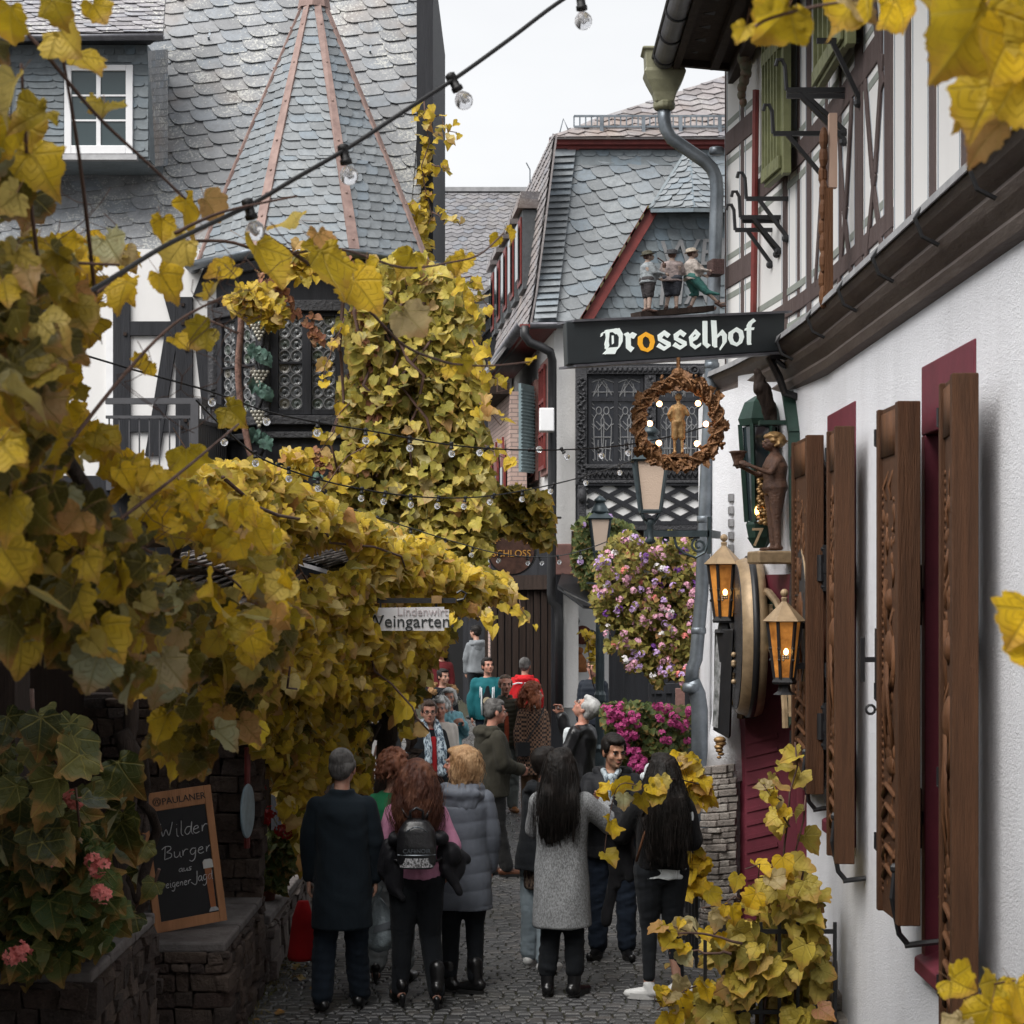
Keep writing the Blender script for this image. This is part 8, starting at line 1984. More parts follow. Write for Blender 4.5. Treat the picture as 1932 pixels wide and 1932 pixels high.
# dark porch and railing behind the flowers
PO=thing('dark_porch','dark timber porch with posts behind the magenta flowers','porch',P(1240,1300,22))
mb=MB()
for u,v0,v1 in ((1229,1290,1480),(1243,1290,1500),(1262,1290,1500),(1278,1290,1500)): mb.bar(P(u,v0,20.2),P(u,v1,20.2),.03,.03,up=(0,1,0))
mb.bar(P(1228,1300,20.2),P(1330,1296,20.2),.06,.05); mb.build('post',m_black,PO)
mb=MB(); mb.prism([P(1150,1560,23),P(1420,1560,23),P(1420,1180,23),P(1150,1180,23)],(0,.2,0)); mb.build('wall',m_black,PO)
mb=MB(); mb.obox(P(1283,1362,19.6),(.10,0,0),(0,.1,0),(0,0,.02)); mb.obox(P(1283,1330,19.6),(.045,0,0),(0,.045,0),(0,0,.17)); mb.build('wooden_lantern',m_redstone,PO)
# yellow bushy stems at the shop
YB=thing('yellow_shrub','yellow leaved shrub sprig beside the lamp post','shrub',P(1120,1230,24.5))
leaf_cloud('foliage',YB,m_lyg,spots_in([(1098,1190),(1130,1195),(1128,1290),(1115,1240)],24.3,.2,90,111,.1),'heart',(.04,.09),111); stems('stem',[wob(P(1122,1300,24.4),P(1105,1195,24.3),6,.02,1)],YB,.006)
# right: iron fence with vine
IF=thing('iron_fence','black iron bar fence at the foot of the stone buttress','fence',(1.35,15,0))
mb=MB()
for k in range(5): y=14.9+k*.28; mb.bar((1.44,y,0),(1.44,y,1.15),.012,.012,up=(0,1,0))
for z in (.25,1.1): mb.bar((1.44,14.8,z),(1.44,16.1,z),.014,.02)
mb.build('bars',m_iron,IF)
IF2=thing('iron_fence','black iron bar fence under the yellow vine by the white wall','fence',(1.8,12.4,0))
mb=MB()
for k in range(8): x=1.25+k*.12; mb.bar((x,12.35,-.0),(x,12.35,.78),.011,.011,up=(0,1,0))
for z in (.2,.72): mb.bar((1.24,12.35,z),(2.10,12.35,z),.012,.014)
mb.build('bars',m_iron,IF2)
V9=vine('yellow-green vine on the iron fence before the white wall at bottom right',P(1450,1850,12.2))
p9=[(1488,1385),(1500,1395),(1512,1450),(1520,1540),(1538,1650),(1548,1790),(1550,1945),(1250,1945),(1290,1880),(1345,1830),(1345,1760),(1400,1705),(1465,1640),(1480,1580),(1440,1500),(1430,1475),(1465,1430)]
d9=lambda u,v: 12.1+(0 if v>1650 else (1650-v)*.002)
leaf_cloud('foliage',V9,mat_leaf('mustard_vine_leaf',[(0,(.15,.13,.03)),(.3,(.34,.27,.05)),(.7,(.58,.43,.06)),(.95,(.60,.48,.14)),(1,(.28,.10,.06))],.35,.35,.3,True),[q for q in spots_in(p9,d9,.6,330,121,1.2) if (VH-(q[2]-HC)/q[1]*F)>1660 or rg.random()<.30],'grape',(.09,.16),121,fine=True,up=.5)
leaf_cloud('foliage',V9,m_lgrn,spots_in([(1400,1720),(1540,1680),(1550,1945),(1280,1945),(1345,1840)],lambda u,v:d9(u,v)+.45,.3,100,122,.8),'grape',(.10,.15),122,fine=True)
stems('vine_stem',[wob(P(1440,1990,12.4),P(1500,1400,12.6),12,.03,1),wob(P(1500,1990,12.4),P(1520,1500,12.5),10,.03,2),wob(P(1400,1780,12),P(1245,1745,11.9),6,.02,3),wob(P(1380,1800,12.0),P(1300,1795,12),5,.02,4)],V9,.008)
for A_,B_,k in SH:
    stems('vine_shoot',[wob(A_,B_,5,.03,300+k)],V9,.005)
    leaf_cloud('shoot_leaves',V9,m_lnear,[tuple(A_.lerp(B_,(i+.5)/6)+V3(rg.gauss(0,.04),rg.gauss(0,.03),rg.gauss(0,.05)))+(rg.uniform(.06,.13),) for i in range(6)],'grape',seed=320+k,fine=True)
V10=vine('young yellow vine trailing from the grey downpipe across the lane before the people',P(1300,1500,14.6))
s=spots_in([(1275,1420),(1325,1425),(1330,1500),(1305,1520),(1280,1490)],14.7,.25,34,131,.1)+spots_in([(1285,1560),(1330,1560),(1325,1680),(1290,1690)],14.7,.25,34,132,.2)
s+=[P(u,v,12.6) for u,v in ((1130,1490),(1150,1480),(1165,1470),(1175,1500),(1195,1490),(1210,1500),(1225,1480),(1150,1550),(1142,1610),(1240,1490),(1248,1465))]+[P(u,v,11.9) for u,v in ((1250,1745),(1270,1770),(1285,1795),(1262,1755),(1290,1780))]
leaf_cloud('foliage',V10,m_lnear,s,'grape',(.09,.135),131,fine=True); stems('vine_stem',[smooth([P(1318,1480,14.7),P(1270,1470,13.5),P(1225,1485,12.7),P(1170,1480,12.6),P(1150,1540,12.6),P(1140,1610,12.6)])],V10,.004)
# near twigs on the right
V11=vine('large golden and green vine leaves on a twig in the top right corner',P(1800,100,3.2),'vine twig')
near=[(1408,62,3.2,40),(1488,40,3.2,92),(1455,30,3.3,62),(1640,-2,3.2,118),(1600,15,3.2,70),(1690,20,3.3,80)]
leaf_cloud('foliage',V11,m_lnear,[tuple(P(u,v-px*.3,y))+(px/F*y,) for u,v,y,px in near],'grape',seed=141,fine='hero',up=.1,toward=(0,-1,.1))
dk=[(1790,20,2.9,120),(1860,60,2.8,150),(1830,150,3.0,120),(1880,200,2.9,130),(1790,120,3.1,70),(1905,110,2.8,130),(1890,260,2.9,90),(1840,225,3.0,70),(1760,-10,3.0,90),(1930,20,2.8,150),(1925,180,2.8,120)]
leaf_cloud('foliage',V11,m_lnear,[tuple(P(u,v-px*.3,y))+(px/F*y,) for u,v,y,px in dk],'grape',seed=149,fine='hero',up=.2)
stems('vine_stem',[smooth([P(1400,80,3.2),P(1440,40,3.2),P(1540,12,3.2),P(1640,-5,3.2),P(1700,-30,3.2)]),smooth([P(1990,-40,2.8),P(1870,60,2.9),P(1820,160,3.0),P(1880,250,3.0)])],V11,.0028)
V12=vine('orange-yellow leaf tip reaching in at the right edge of the view',P(1925,1200,3.2),'vine twig')
leaf_cloud('foliage',V12,m_lnear,[tuple(P(u,v,y))+(px/F*y,) for u,v,y,px in ((1945,1150,3.2,90),(1930,1205,3.2,80))],'grape',seed=151,fine='hero')
V13=vine('yellow-green leaves on a twig in the bottom right corner',P(1880,1920,4),'vine twig')
leaf_cloud('foliage',V13,m_lnear,[tuple(P(u,v,y))+(px/F*y,) for u,v,y,px in ((1795,1850,4.2,62),(1880,1850,4.2,80),(1915,1860,4.1,80),(1870,1905,4.1,80),(1815,1925,4.1,60),(1920,1915,4.1,80))],'grape',seed=161,fine='hero'); stems('vine_stem',[smooth([P(1900,1990,4.1),P(1840,1890,4.2),P(1800,1855,4.2)]),smooth([P(1840,1890,4.2),P(1870,1860,4.2),P(1915,1850,4.1)])],V13,.003)
# ------------------------------------------------------------------ the people in the lane
def X_(U,Y): return (U-966)/F*Y
c_blk=mat_cloth('black_wool_cloth',(.012,.014,.017)); c_navy=mat_cloth('blue_black_wool_coat',(.011,.017,.023),220); c_jean=mat_cloth('dark_blue_denim',(.018,.026,.042)); c_gj=mat_cloth('grey_denim',(.17,.185,.19)); c_lj=mat_cloth('pale_blue_denim',(.28,.34,.38)); c_pink=mat_cloth('pink_knit',(.56,.25,.38),120,bump=.004); c_green=mat_cloth('emerald_knit',(.022,.17,.075),150)
c_quilt=mat_cloth('blue_grey_quilted_nylon',(.135,.15,.18),200,.5); c_tweed=mat_cloth('grey_tweed_wool',(.17,.175,.18),200,.95,.003,mot=(.32,.33,.34),mscale=120)
c_par=mat_cloth('dark_olive_parka_cloth',(.045,.042,.032)); c_puff=mat_cloth('olive_puffer_nylon',(.04,.036,.025),200,.6); c_teal=mat_cloth('teal_jacket_cloth',(.012,.125,.145),200,.7); c_red=mat_cloth('bright_red_jacket_cloth',(.55,.015,.02),200,.7)
c_leather=mk('black_leather',(.012,.012,.014),.32,.3,12,.004,30,spec=.6); c_shoe=mk('black_leather_shoe',(.010,.010,.011),.3,.3,10,.002,20,spec=.6); c_brown=mk('brown_leather_shoe',(.13,.05,.025),.4,.3,10); c_wsh=mk('white_trainer',(.62,.62,.61),.55,.15,20); c_sole=mk('grey_white_sole',(.50,.50,.49),.7,.2); c_bsole=mk('black_rubber_sole',(.015,.015,.015),.7,.2)
t=NT('brown_houndstooth'); ck=t.n('ShaderNodeTexChecker'); ck.inputs['Scale'].default_value=34; ck.inputs[1].default_value=(.24,.135,.085,1); ck.inputs[2].default_value=(.02,.015,.015,1); t.l(t.coord(),ck.inputs[0]); t.col(ck.outputs[0]); t.set(rough=.95); c_hound=t.m
c_lblue=mat_cloth('light_blue_rain_jacket',(.20,.42,.48),160,.6); c_cream=mat_cloth('cream_cloth',(.60,.55,.50)); c_scarf=mat_cloth('blue_white_patterned_scarf',(.55,.65,.72),120,mot=(.05,.08,.12),mscale=38); c_tan=mat_cloth('brown_corduroy',(.12,.07,.04)); c_ghood=mat_cloth('grey_marl_hoodie',(.20,.215,.23)); c_wht=mat_cloth('white_cotton',(.62,.66,.68)); c_mar=mat_cloth('dark_maroon_coat',(.09,.012,.015)); c_fur=hair_mat('ginger_fur',(.38,.22,.10),(.20,.11,.05),.8); c_redknit=mat_cloth('red_knit',(.40,.02,.025)); c_leo=mat_cloth('leopard_cloth',(.22,.16,.12),100,mot=(.03,.02,.02),mscale=45)
h_dark=hair_mat('near_black_hair',(.009,.007,.006),(.020,.015,.013)); h_brn=hair_mat('chestnut_hair',(.085,.030,.018),(.16,.065,.035)); h_blond=hair_mat('strawberry_blond_hair',(.42,.235,.11),(.55,.36,.20)); h_grey=hair_mat('grey_hair',(.36,.35,.34),(.5,.5,.49)); h_whit=hair_mat('white_hair',(.62,.61,.59),(.7,.7,.69)); h_salt=hair_mat('salt_pepper_hair',(.075,.07,.068),(.16,.155,.15)); h_red=hair_mat('copper_curly_hair',(.22,.062,.028),(.32,.11,.05),.5); h_auburn=hair_mat('auburn_hair',(.15,.055,.03),(.22,.09,.05)); h_mid=hair_mat('brown_hair',(.10,.065,.045),(.17,.12,.085))
def at(U,Y): return (X_(U,Y),Y,0)
def sh(mat,**k): d=dict(mat=mat); d.update(k); return d
# --- front row ---
p=person('man seen from behind in a long blue-black coat, left end of the front group',at(645,13.35),R(4),H=1.80,g=1.12,sh=1.14,arms={'L':((-.22,.05,-1),(-.02,.12,-1)),'R':((.24,.02,-1),(.02,.15,-1))},legs={'w':.115,'L':(-.11,.02,-.13,-.07,.075),'R':(.10,.02,.12,.06,.075)},head=(-.28,-.05,0),
  coat=dict(name='coat',mat=c_navy,hem=.56,f=.05,slv=.030,wr=.010,ws=9,collar=.024,flare=.55),trousers=sh(mat_cloth('navy_trousers',(.012,.018,.027)),hem=.06,w=1.12,r=(.11,.085,.078),wr=.008),shoes=sh(c_shoe),hair=dict(kind='fringe',mat=h_salt,vol=1.0),seed=1)
m=MB(); m.xf(p['HT']); 
pr=Prims(); k0=0
pr.ell((0,-.03,.05),(.079,.085,.075)); pr.ell((0,-.055,-.01),(.074,.058,.072)); pr.xf(p['HT']); fuse('hair',pr,h_salt,p['root'],.008,1,.002,60)
p=person('woman in an emerald green top with short auburn hair, half hidden in the front group',at(742,14.3),R(-12),H=1.70,g=1.15,arms={'L':((-.2,.0,-1),(-.1,.2,-1)),'R':((.2,.3,-1),(-.3,.8,-.3))},legs={'w':.09,'L':(-.09,.03,-.11,-.10,.10)},head=(-.3,0,0),
  coat=dict(name='pullover',mat=c_green,hem=.86,f=.03,wr=.008),trousers=sh(c_gj,hem=.10,w=1.2,r=(.115,.085,.075)),shoes=sh(c_shoe,heel=.055,up=.06),hair=dict(kind='curly',mat=h_auburn,vol=1.06,len=.10,n=20,nc=120),seed=2)
p=person('woman in a pink pullover with long wavy brown hair, seen from behind',at(786,13.45),R(3),H=1.72,g=1.12,sh=1.05,arms={'L':((-.42,.02,-1),(.08,.50,-.75)),'R':((.42,.0,-1),(-.05,.55,-.6))},legs={'w':.10,'L':(-.10,.02,-.12,-.0,.12),'R':(.10,.04,.145,-.10,.12),'tL':(-.35,1,0),'tR':(.05,1,0)},head=(.12,.12,0),
  coat=dict(name='pullover',mat=c_pink,hem=.93,f=.04,slv=.036,wr=.012,ws=11),trousers=sh(c_blk,hem=.08,w=1.12,r=(.122,.082,.065),wr=.004),shoes=sh(c_shoe,heel=.06,up=.14),hair=dict(kind='wavy',mat=h_brn,vol=1.10,len=.40,n=110,wave=.020,spread=.085,back=.05,lock=1.1),seed=3)
pink=p
BPK=thing('backpack','small black backpack with a silver lettered band and patterned pocket, on the pink pullover','backpack',tuple(p['root'].location))
BPK.rotation_euler=(0,0,R(3)); BPK['localmesh']=1
pr=Prims(); pr.rings([(0,-.235,1.00,.115,.055),(0,-.255,1.04,.135,.075),(0,-.255,1.16,.14,.08),(0,-.245,1.27,.125,.075),(0,-.235,1.33,.085,.055),(0,-.23,1.35,.03,.03)],p=3); fuse('bag_body',pr,c_leather,BPK,.009,1,.003,18)
m=MB(); m.tube([(-.04,-.25,1.33),(-.045,-.26,1.40),(0,-.265,1.425),(.045,-.26,1.40),(.04,-.25,1.33)],.010,7)
for s_ in (-1,1): m.tube([(s_*.05,-.22,1.34),(s_*.10,-.17,1.40),(s_*.135,-.08,1.475),(s_*.135,.03,1.47)],.014,6); m.tube([(s_*.10,-.22,1.04),(s_*.17,-.12,1.05),(s_*.185,-.0,1.15)],.011,6)
m.build('strap',c_leather,BPK,True)
m=MB(); m.tube([(-.11+.022*i,-.334+.045*abs(i-5)/5.0*abs(i-5)/5.0,1.225+.075*math.sin(math.pi*i/10)) for i in range(11)],.004,5); m.tube([(-.13+.026*i,-.337+.035*(abs(i-5)/5.0)**2,1.105) for i in range(11)],.005,5); m.build('zip',m_zinc,BPK)
m=MB(); 
for i in range(10):
    a=-.115+.023*i; b=a+.023; f_=lambda x:-.341+.05*(abs(x)/.13)**2.5
    m.face([(a,f_(a),1.02),(b,f_(b),1.02),(b,f_(b),1.085),(a,f_(a),1.085)])
m.build('patterned_pocket',mat_cloth('white_speckled_pocket',(.5,.5,.52),100,mot=(.05,.05,.05),mscale=110),BPK)
text_obj('lettering','CAFèNOIR',.040,frame_mtx((0,-.343,1.122),(1,0,0),(0,0,1)),m_zinc,BPK,.002)
pr=Prims(); pr.ell((-.20,-.08,1.05),(.075,.08,.15)); pr.ell((-.15,-.10,.93),(.08,.05,.15)); pr.ell((.22,-.05,1.07),(.10,.07,.09)); pr.ell((.26,-.02,.98),(.08,.05,.13)); pr.cap((-.23,-.08,.98),(-.1,-.12,.78),.045,.03); pr.cap((.2,-.06,.98),(.30,-.05,.80),.05,.03); pr.cap((-.15,-.15,1.2),(.17,-.15,1.2),.05,.05); pr.cap((-.24,-.05,1.02),(-.12,-.05,.83),.06,.05); pr.cap((.2,.0,1.15),(.36,.02,1.02),.05,.03)
jk=fuse('draped_jacket',pr,mat_cloth('glossy_black_quilt',(.014,.014,.017),200,.4),None,.011,1,.012,22); jk.location=p['root'].location; jk.rotation_euler=(0,0,R(3)); setp(jk,'black quilted jacket bundled over the forearms of the woman in pink','jacket')
p=person('blond woman in a long blue-grey quilted coat with a hood, head turned to the left',at(872,13.95),R(-4),H=1.77,g=1.15,sh=1.08,arms={'L':((-.25,.15,-1),(.1,.6,-.6)),'R':((.18,.05,-1),(-.02,.25,-1))},legs={'w':.09,'L':(-.08,.03,-.09,-.02,.075),'R':(.09,.02,.10,-.08,.09),'tL':(-1,.5,0),'tR':(-.9,.35,0)},head=(R(72),.02,0),skinm=SKP,
  coat=dict(name='quilted_coat',mat=c_quilt,hem=.60,f=.055,slv=.040,wr=.006,ws=9,hood=1.15,quilt=(.125,.006),flare=.75),trousers=sh(c_blk,hem=.10,w=1.05,r=(.115,.08,.065)),shoes=sh(c_shoe,up=.10,sole=c_bsole),hair=dict(kind='bob',mat=h_blond,vol=1.08,len=.17,n=90,wave=.006,spread=.015,arc=(math.pi*.82,math.pi*2.0),back=.02,voxel=.007),seed=4)
p=person('woman in a grey tweed coat with long straight black hair, seen from behind',at(1060,13.8),R(-10),H=1.77,g=1.08,sh=1.05,arms={'L':((-.2,.45,-.8),(.3,.8,.1)),'R':((.62,.35,-.55),(-.25,.75,.42))},legs={'w':.085,'L':(-.08,.02,-.10,-.02,.075),'R':(.085,.02,.095,-.01,.075),'tL':(-.1,1,0),'tR':(.5,1,0)},head=(-.15,.25,0),
  coat=dict(name='tweed_coat',mat=c_tweed,hem=.50,f=.060,slv=.046,wr=.010,ws=8,flare=.55,collar=.02),trousers=sh(c_blk,hem=.15,w=1.05,r=(.11,.085,.08),wr=.006),shoes=sh(c_shoe,up=.12,sole=c_bsole,thick=.012),hair=dict(kind='long',mat=h_dark,vol=1.05,len=.50,n=120,wave=.004,spread=.055,back=.062),seed=5)
pr=Prims(); q=Matrix.Rotation(0,3,'Z')@(p['wR']); pr.ell(q+V3(.0,.02,.03),(.035,.035,.03)); pr.ell(q+V3(.04,.0,.0),(.03,.03,.025)); nk=fuse('napkin',pr,c_wht,p['root'],.009,1,.006,60)
p=person('person in a black jacket and pale jeans leaning in, behind the grey tweed coat',at(1018,14.75),R(-35),H=1.70,g=1.02,lean=(0.02,.05),arms={'L':((-.2,.3,-1),(.4,.8,.3)),'R':((.2,.5,-.9),(-.3,.8,.3))},legs={'w':.09,'L':(-.10,.03,-.13,.05,.075),'R':(.08,.0,.12,-.1,.075),'tR':(.2,1,0)},head=(-.2,.30,0),
  coat=dict(name='jacket',mat=c_blk,hem=.80,f=.055,slv=.035,wr=.010,hood=.9,quilt=(.09,.004)),trousers=sh(c_lj,hem=.07,w=1.2,r=(.105,.08,.072)),shoes=sh(c_wsh,sole=c_sole),hair=dict(kind='short',mat=h_dark,vol=1.04),seed=6)
m=MB(); g_=p['HT']; pr=Prims(); pr.ell((-.10,.05,-.055),(.055,.03,.04)); pr.xf(g_); mk_=fuse('face_mask',pr,c_wht,p['root'],.008,2); m.tube([g_@Vector(a) for a in ((-.13,.05,-.08),(-.145,.04,-.14),(-.10,.05,-.15),(-.065,.06,-.09))],.003,5); m.tube([g_@Vector(a) for a in ((-.09,.05,-.02),(-.04,.03,.03))],.003,5); m.build('mask_loop',c_wht,mk_,True)
m=Prims(); m.rings([(0,.02,.62,.15,.10),(0,.01,.95,.17,.12)]); fuse('long_top',m,c_leo,p['root'],.014,2,.006)
p=person('young man in a black jacket over a patterned hoodie, looking down at his hands',at(1155,15.2),R(172),H=1.77,g=1.12,sh=1.10,arms={'L':((-.22,.35,-.9),(.55,.8,.05)),'R':((.25,.35,-.9),(-.5,.8,.15))},legs={'w':.115,'tL':(-.35,1,0),'tR':(.35,1,0)},head=(.55,-.18,0),skinm=SK2,
  top=dict(name='hoodie',mat=mat_cloth('blue_white_print',(.45,.52,.56),100,mot=(.06,.08,.10),mscale=28),hem=.90,f=.018,hood=.75),coat=dict(name='jacket',mat=mat_cloth('black_padded_nylon',(.016,.017,.02),200,.6),hem=.80,f=.055,slv=.045,wr=.012,hood=1.0,quilt=(.13,.006)),trousers=sh(c_jean,hem=.07,w=1.05,r=(.115,.09,.085),wr=.007),shoes=sh(c_shoe,sole=c_bsole,up=.05),hair=dict(kind='short',mat=h_dark,vol=1.07),seed=7)
m=Prims(); m.cap((0,.13,1.44),(0,.155,1.28),.045,.03); m.cap((-.06,.08,1.50),(0,.15,1.38),.028,.02); m.cap((.06,.08,1.50),(0,.15,1.38),.028,.02); fuse('hoodie_front',m,mat_cloth('blue_white_print',(0,0,0)),p['root'],.010,2,.004,30)
p=person('woman in a black cropped pullover with very long dark hair and white trainers',at(1248,13.7),R(6),H=1.74,g=1.08,sh=1.10,arms={'L':((-.45,.45,-.85),(-.15,.9,.25)),'R':((.34,.1,-1),(-.45,.75,-.2))},legs={'w':.085,'L':(-.085,.035,-.095,-.02,.075),'R':(.085,.03,.135,.05,.075),'tL':(-1,.35,0),'tR':(1,.1,0)},head=(.25,.18,0),
  top=dict(name='white_shirt',mat=c_wht,hem=.875,f=.032,wr=.012,ws=20),coat=dict(name='pullover',mat=mat_cloth('fluffy_black_knit',(.010,.010,.011),90,.95,.004),hem=.945,f=.050,slv=.042,wr=.010),trousers=sh(c_blk,hem=.14,w=1.0,r=(.128,.072,.052),wr=.004),shoes=sh(c_wsh,sole=c_sole,thick=.016),hair=dict(kind='long',mat=h_dark,vol=1.06,len=.66,n=130,wave=.010,spread=.085,back=.075,lock=1.1),seed=8)
m=MB(); m.tube([(.10,-.02,1.50),(-.02,-.12,1.42),(-.15,-.15,1.20),(-.20,-.10,1.0)],.010,6,); m.build('bag_strap',mk('tan_strap',(.16,.07,.035),.5,.2),p['root'],True)
pr=Prims(); pr.ell((-.06,-.0,.04),(.035,.02,.05)); pr.ell((-.075,.03,-.01),(.03,.03,.03)); k_=Matrix.Translation((-.02,.02,-.04)); pr.xf(p['HT']@k_); fuse('white_earmuff',pr,c_wht,p['root'],.008,1)
pr=Prims(); e=p['wL']; pr.cap(e+V3(-.03,-.04,.06),e+V3(.03,-.22,-.02),.07,.08); pr.cap(e+V3(-.02,-.10,.0),e+V3(.02,-.12,-.45),.08,.05); pr.cap(e+V3(.05,-.14,-.05),e+V3(.10,-.16,-.40),.06,.04); pr.cap(e+V3(0,-.1,-.4),e+V3(-.06,-.1,-.72),.05,.03)
jk=fuse('hanging_jacket',pr,mat_cloth('black_soft_jacket',(.013,.013,.015)),None,.011,2,.014,20); jk.location=p['root'].location; jk.rotation_euler=(0,0,R(6)); setp(jk,'crumpled black jacket hanging over the left forearm of the woman in white trainers','jacket')
# plastic carrier and red bag
pr=Prims(); c=P(718,1762,13.6); 
BG=thing('plastic_bag','translucent pale blue-grey plastic carrier bag hanging between the coat and the pink pullover','bag',tuple(c))
m=MB(); A=P(690,1735,13.55);B=P(738,1700,13.5)
t_=NT('grey_plastic_film'); t_.col((.40,.47,.50)); t_.set(rough=.25,spec=.6,trans=.25); t_.bump(t_.noise(t_.coord(),22,4),.02); m_film=t_.m
rings=[]
for (uc,v,w,d) in ((714,1690,.02,.015),(716,1712,.07,.04),(717,1740,.11,.055),(716,1765,.125,.06),(712,1780,.12,.05),(702,1792,.05,.02)):
    cc=P(uc,v,13.6); rings.append([cc+V3(w*math.cos(a)*(1+.15*math.sin(5*a+v)),d*math.sin(a)*(1+.2*math.sin(4*a)),-.02*math.cos(a)) for a in [2*math.pi*k/22 for k in range(22)]])
m.loft(rings[::-1]); m.build('bag_body',m_film,BG,True)
m=MB(); m.tube([P(714,1690,13.6),P(708,1672,13.58),P(700,1690,13.56)],.006,5); m.tube([P(716,1692,13.6),P(722,1672,13.6)],.006,5); m.build('handle',m_film,BG)
m=MB(); y=13.53; m.prism([P(704,1762,y),P(735,1752,y),P(736,1738,y),P(706,1748,y)],(0,.004,0)); m.build('printed_label',mk('grey_print',(.16,.18,.20),.5,.2),BG)
m=MB(); rb=[]
for (u,v,w) in ((572,1700,.04),(571,1730,.075),(570,1770,.09),(568,1805,.10),(567,1812,.085)): cc=P(u,v,13.9); rb.append([cc+V3(w*math.cos(a),.05*math.sin(a)*(1+.2*math.sin(3*a)),0) for a in [2*math.pi*k/16 for k in range(16)]])
m.loft(rb[::-1]); b_=m.build('red_bag',mat_cloth('red_bag_cloth',(.30,.01,.012),120),None,True); setp(b_,'tall red cloth bag standing beside the long blue-black coat at the wall','bag')
# --- middle ---
p=person('man in a dark olive hooded parka, standing sideways with hands clasped',at(927,19.6),R(-68),H=1.80,g=1.18,sh=1.1,arms={'L':((-.15,.25,-1),(.45,.9,-.35)),'R':((.2,.15,-1),(-.4,.95,-.3))},legs={'w':.09,'R':(.09,.03,.10,.12,.075)},head=(-.05,-.06,0),skinm=SKP,
  coat=dict(name='parka',mat=c_par,hem=.80,f=.055,slv=.045,wr=.013,hood=1.1,belly=.03),trousers=sh(mat_cloth('dark_grey_trousers',(.03,.03,.03)),hem=.06,w=1.15,r=(.11,.085,.075)),shoes=sh(c_brown,sole=c_bsole),hair=dict(kind='short',mat=h_salt,vol=1.02,front=0),voxel=.012,seed=9)
p=person('grey-haired man in a black leather jacket drinking from a glass with head tipped back',at(1092,19.8),R(62),H=1.84,g=1.1,sh=1.05,lean=(0,-.04),arms={'L':((-.25,.35,-1),(.2,.7,-.6)),'R':((.25,.85,-.35),(-.35,.15,1))},legs={'w':.1},head=(.15,.75,0),skinm=SKP,glasses=True,
  top=dict(name='shirt',mat=c_wht,hem=.9,f=.02),coat=dict(name='leather_jacket',mat=c_leather,hem=.80,f=.045,slv=.035,wr=.014,ws=16),trousers=sh(c_blk,w=1.1),shoes=sh(c_shoe),hair=dict(kind='short',mat=h_grey,vol=1.10),voxel=.012,seed=10)
m=MB(); m.cap=None; w_=p['wR']+p['dR']*.09; m.lathe(w_+V3(-.01,.0,.0),[(.018,-.03),(.026,.05),(.024,.05),(.017,-.02)],12,axis=(-.6,-.7,.25)); m.build('small_glass',m_bulbglass,p['root'],True)
m=Prims(); m.cap((0,.135,1.42),(0,.15,1.05),.035,.045); m.cap((0,.12,1.46),(.0,.14,1.40),.05,.04); fuse('shirt_front',m,c_wht,p['root'],.012,2,.004)
p=person('woman with glasses, short brown hair, black cardigan and patterned scarf over red',at(808,20.6),R(205),H=1.73,g=1.18,arms={'L':((-.22,.0,-1),(0,.2,-1)),'R':((.22,.0,-1),(0,.2,-1))},head=(-.30,0,0),skinm=SKP,glasses=True,
  top=dict(name='pullover',mat=c_redknit,hem=.86,f=.022),coat=dict(name='cardigan',mat=c_blk,hem=.78,f=.05,slv=.035,wr=.012),trousers=sh(c_blk),shoes=sh(c_shoe),hair=dict(kind='short',mat=hair_mat('dull_brown_hair',(.11,.075,.06),(.17,.13,.11)),vol=1.03),voxel=.012,seed=11)
m=Prims()
m.chain([V3(-.07,.03,1.52),V3(-.075,.13,1.40),V3(-.085,.175,1.20),V3(-.08,.185,.98)],[.035,.045,.055,.05]); m.chain([V3(.07,.03,1.52),V3(.075,.13,1.40),V3(.07,.175,1.24),V3(.07,.18,1.10)],[.035,.04,.045,.04]); fuse('scarf',m,c_scarf,p['root'],.010,1,.006,40)
m=Prims(); m.rings([(0,.135,.86,.055,.045),(0,.15,1.1,.045,.045),(0,.13,1.36,.035,.03)]); fuse('pullover_front',m,c_redknit,p['root'],.012,2,.003)
p=person('white-haired woman in cream, mostly hidden behind the woman with glasses',at(830,22.3),R(200),H=1.66,g=1.12,head=(-.4,0,0),skinm=SKP,coat=dict(name='jacket',mat=c_cream,hem=.80,f=.05,slv=.04,wr=.01),trousers=sh(c_tan),shoes=sh(c_shoe),hair=dict(kind='curly',mat=h_whit,vol=1.02,nc=110,len=.08,n=10),voxel=.014,seed=12)
p=person('white-haired woman in a light blue rain jacket, arms raised to her chest',at(846,24.6),R(212),H=1.66,g=1.08,arms={'L':((-.25,.3,-1),(.5,.7,.6)),'R':((.25,.3,-1),(-.5,.7,.6))},head=(-.55,.0,0),skinm=SKP,top=dict(name='blouse',mat=c_scarf,hem=.9,f=.02),coat=dict(name='rain_jacket',mat=c_lblue,hem=.82,f=.05,slv=.04,wr=.016,ws=20),trousers=sh(c_tan),shoes=sh(c_shoe),hair=dict(kind='bob',mat=h_whit,vol=1.05,len=.11,n=50,spread=.02,arc=(math.pi*.85,math.pi*2.15)),voxel=.014,seed=13)
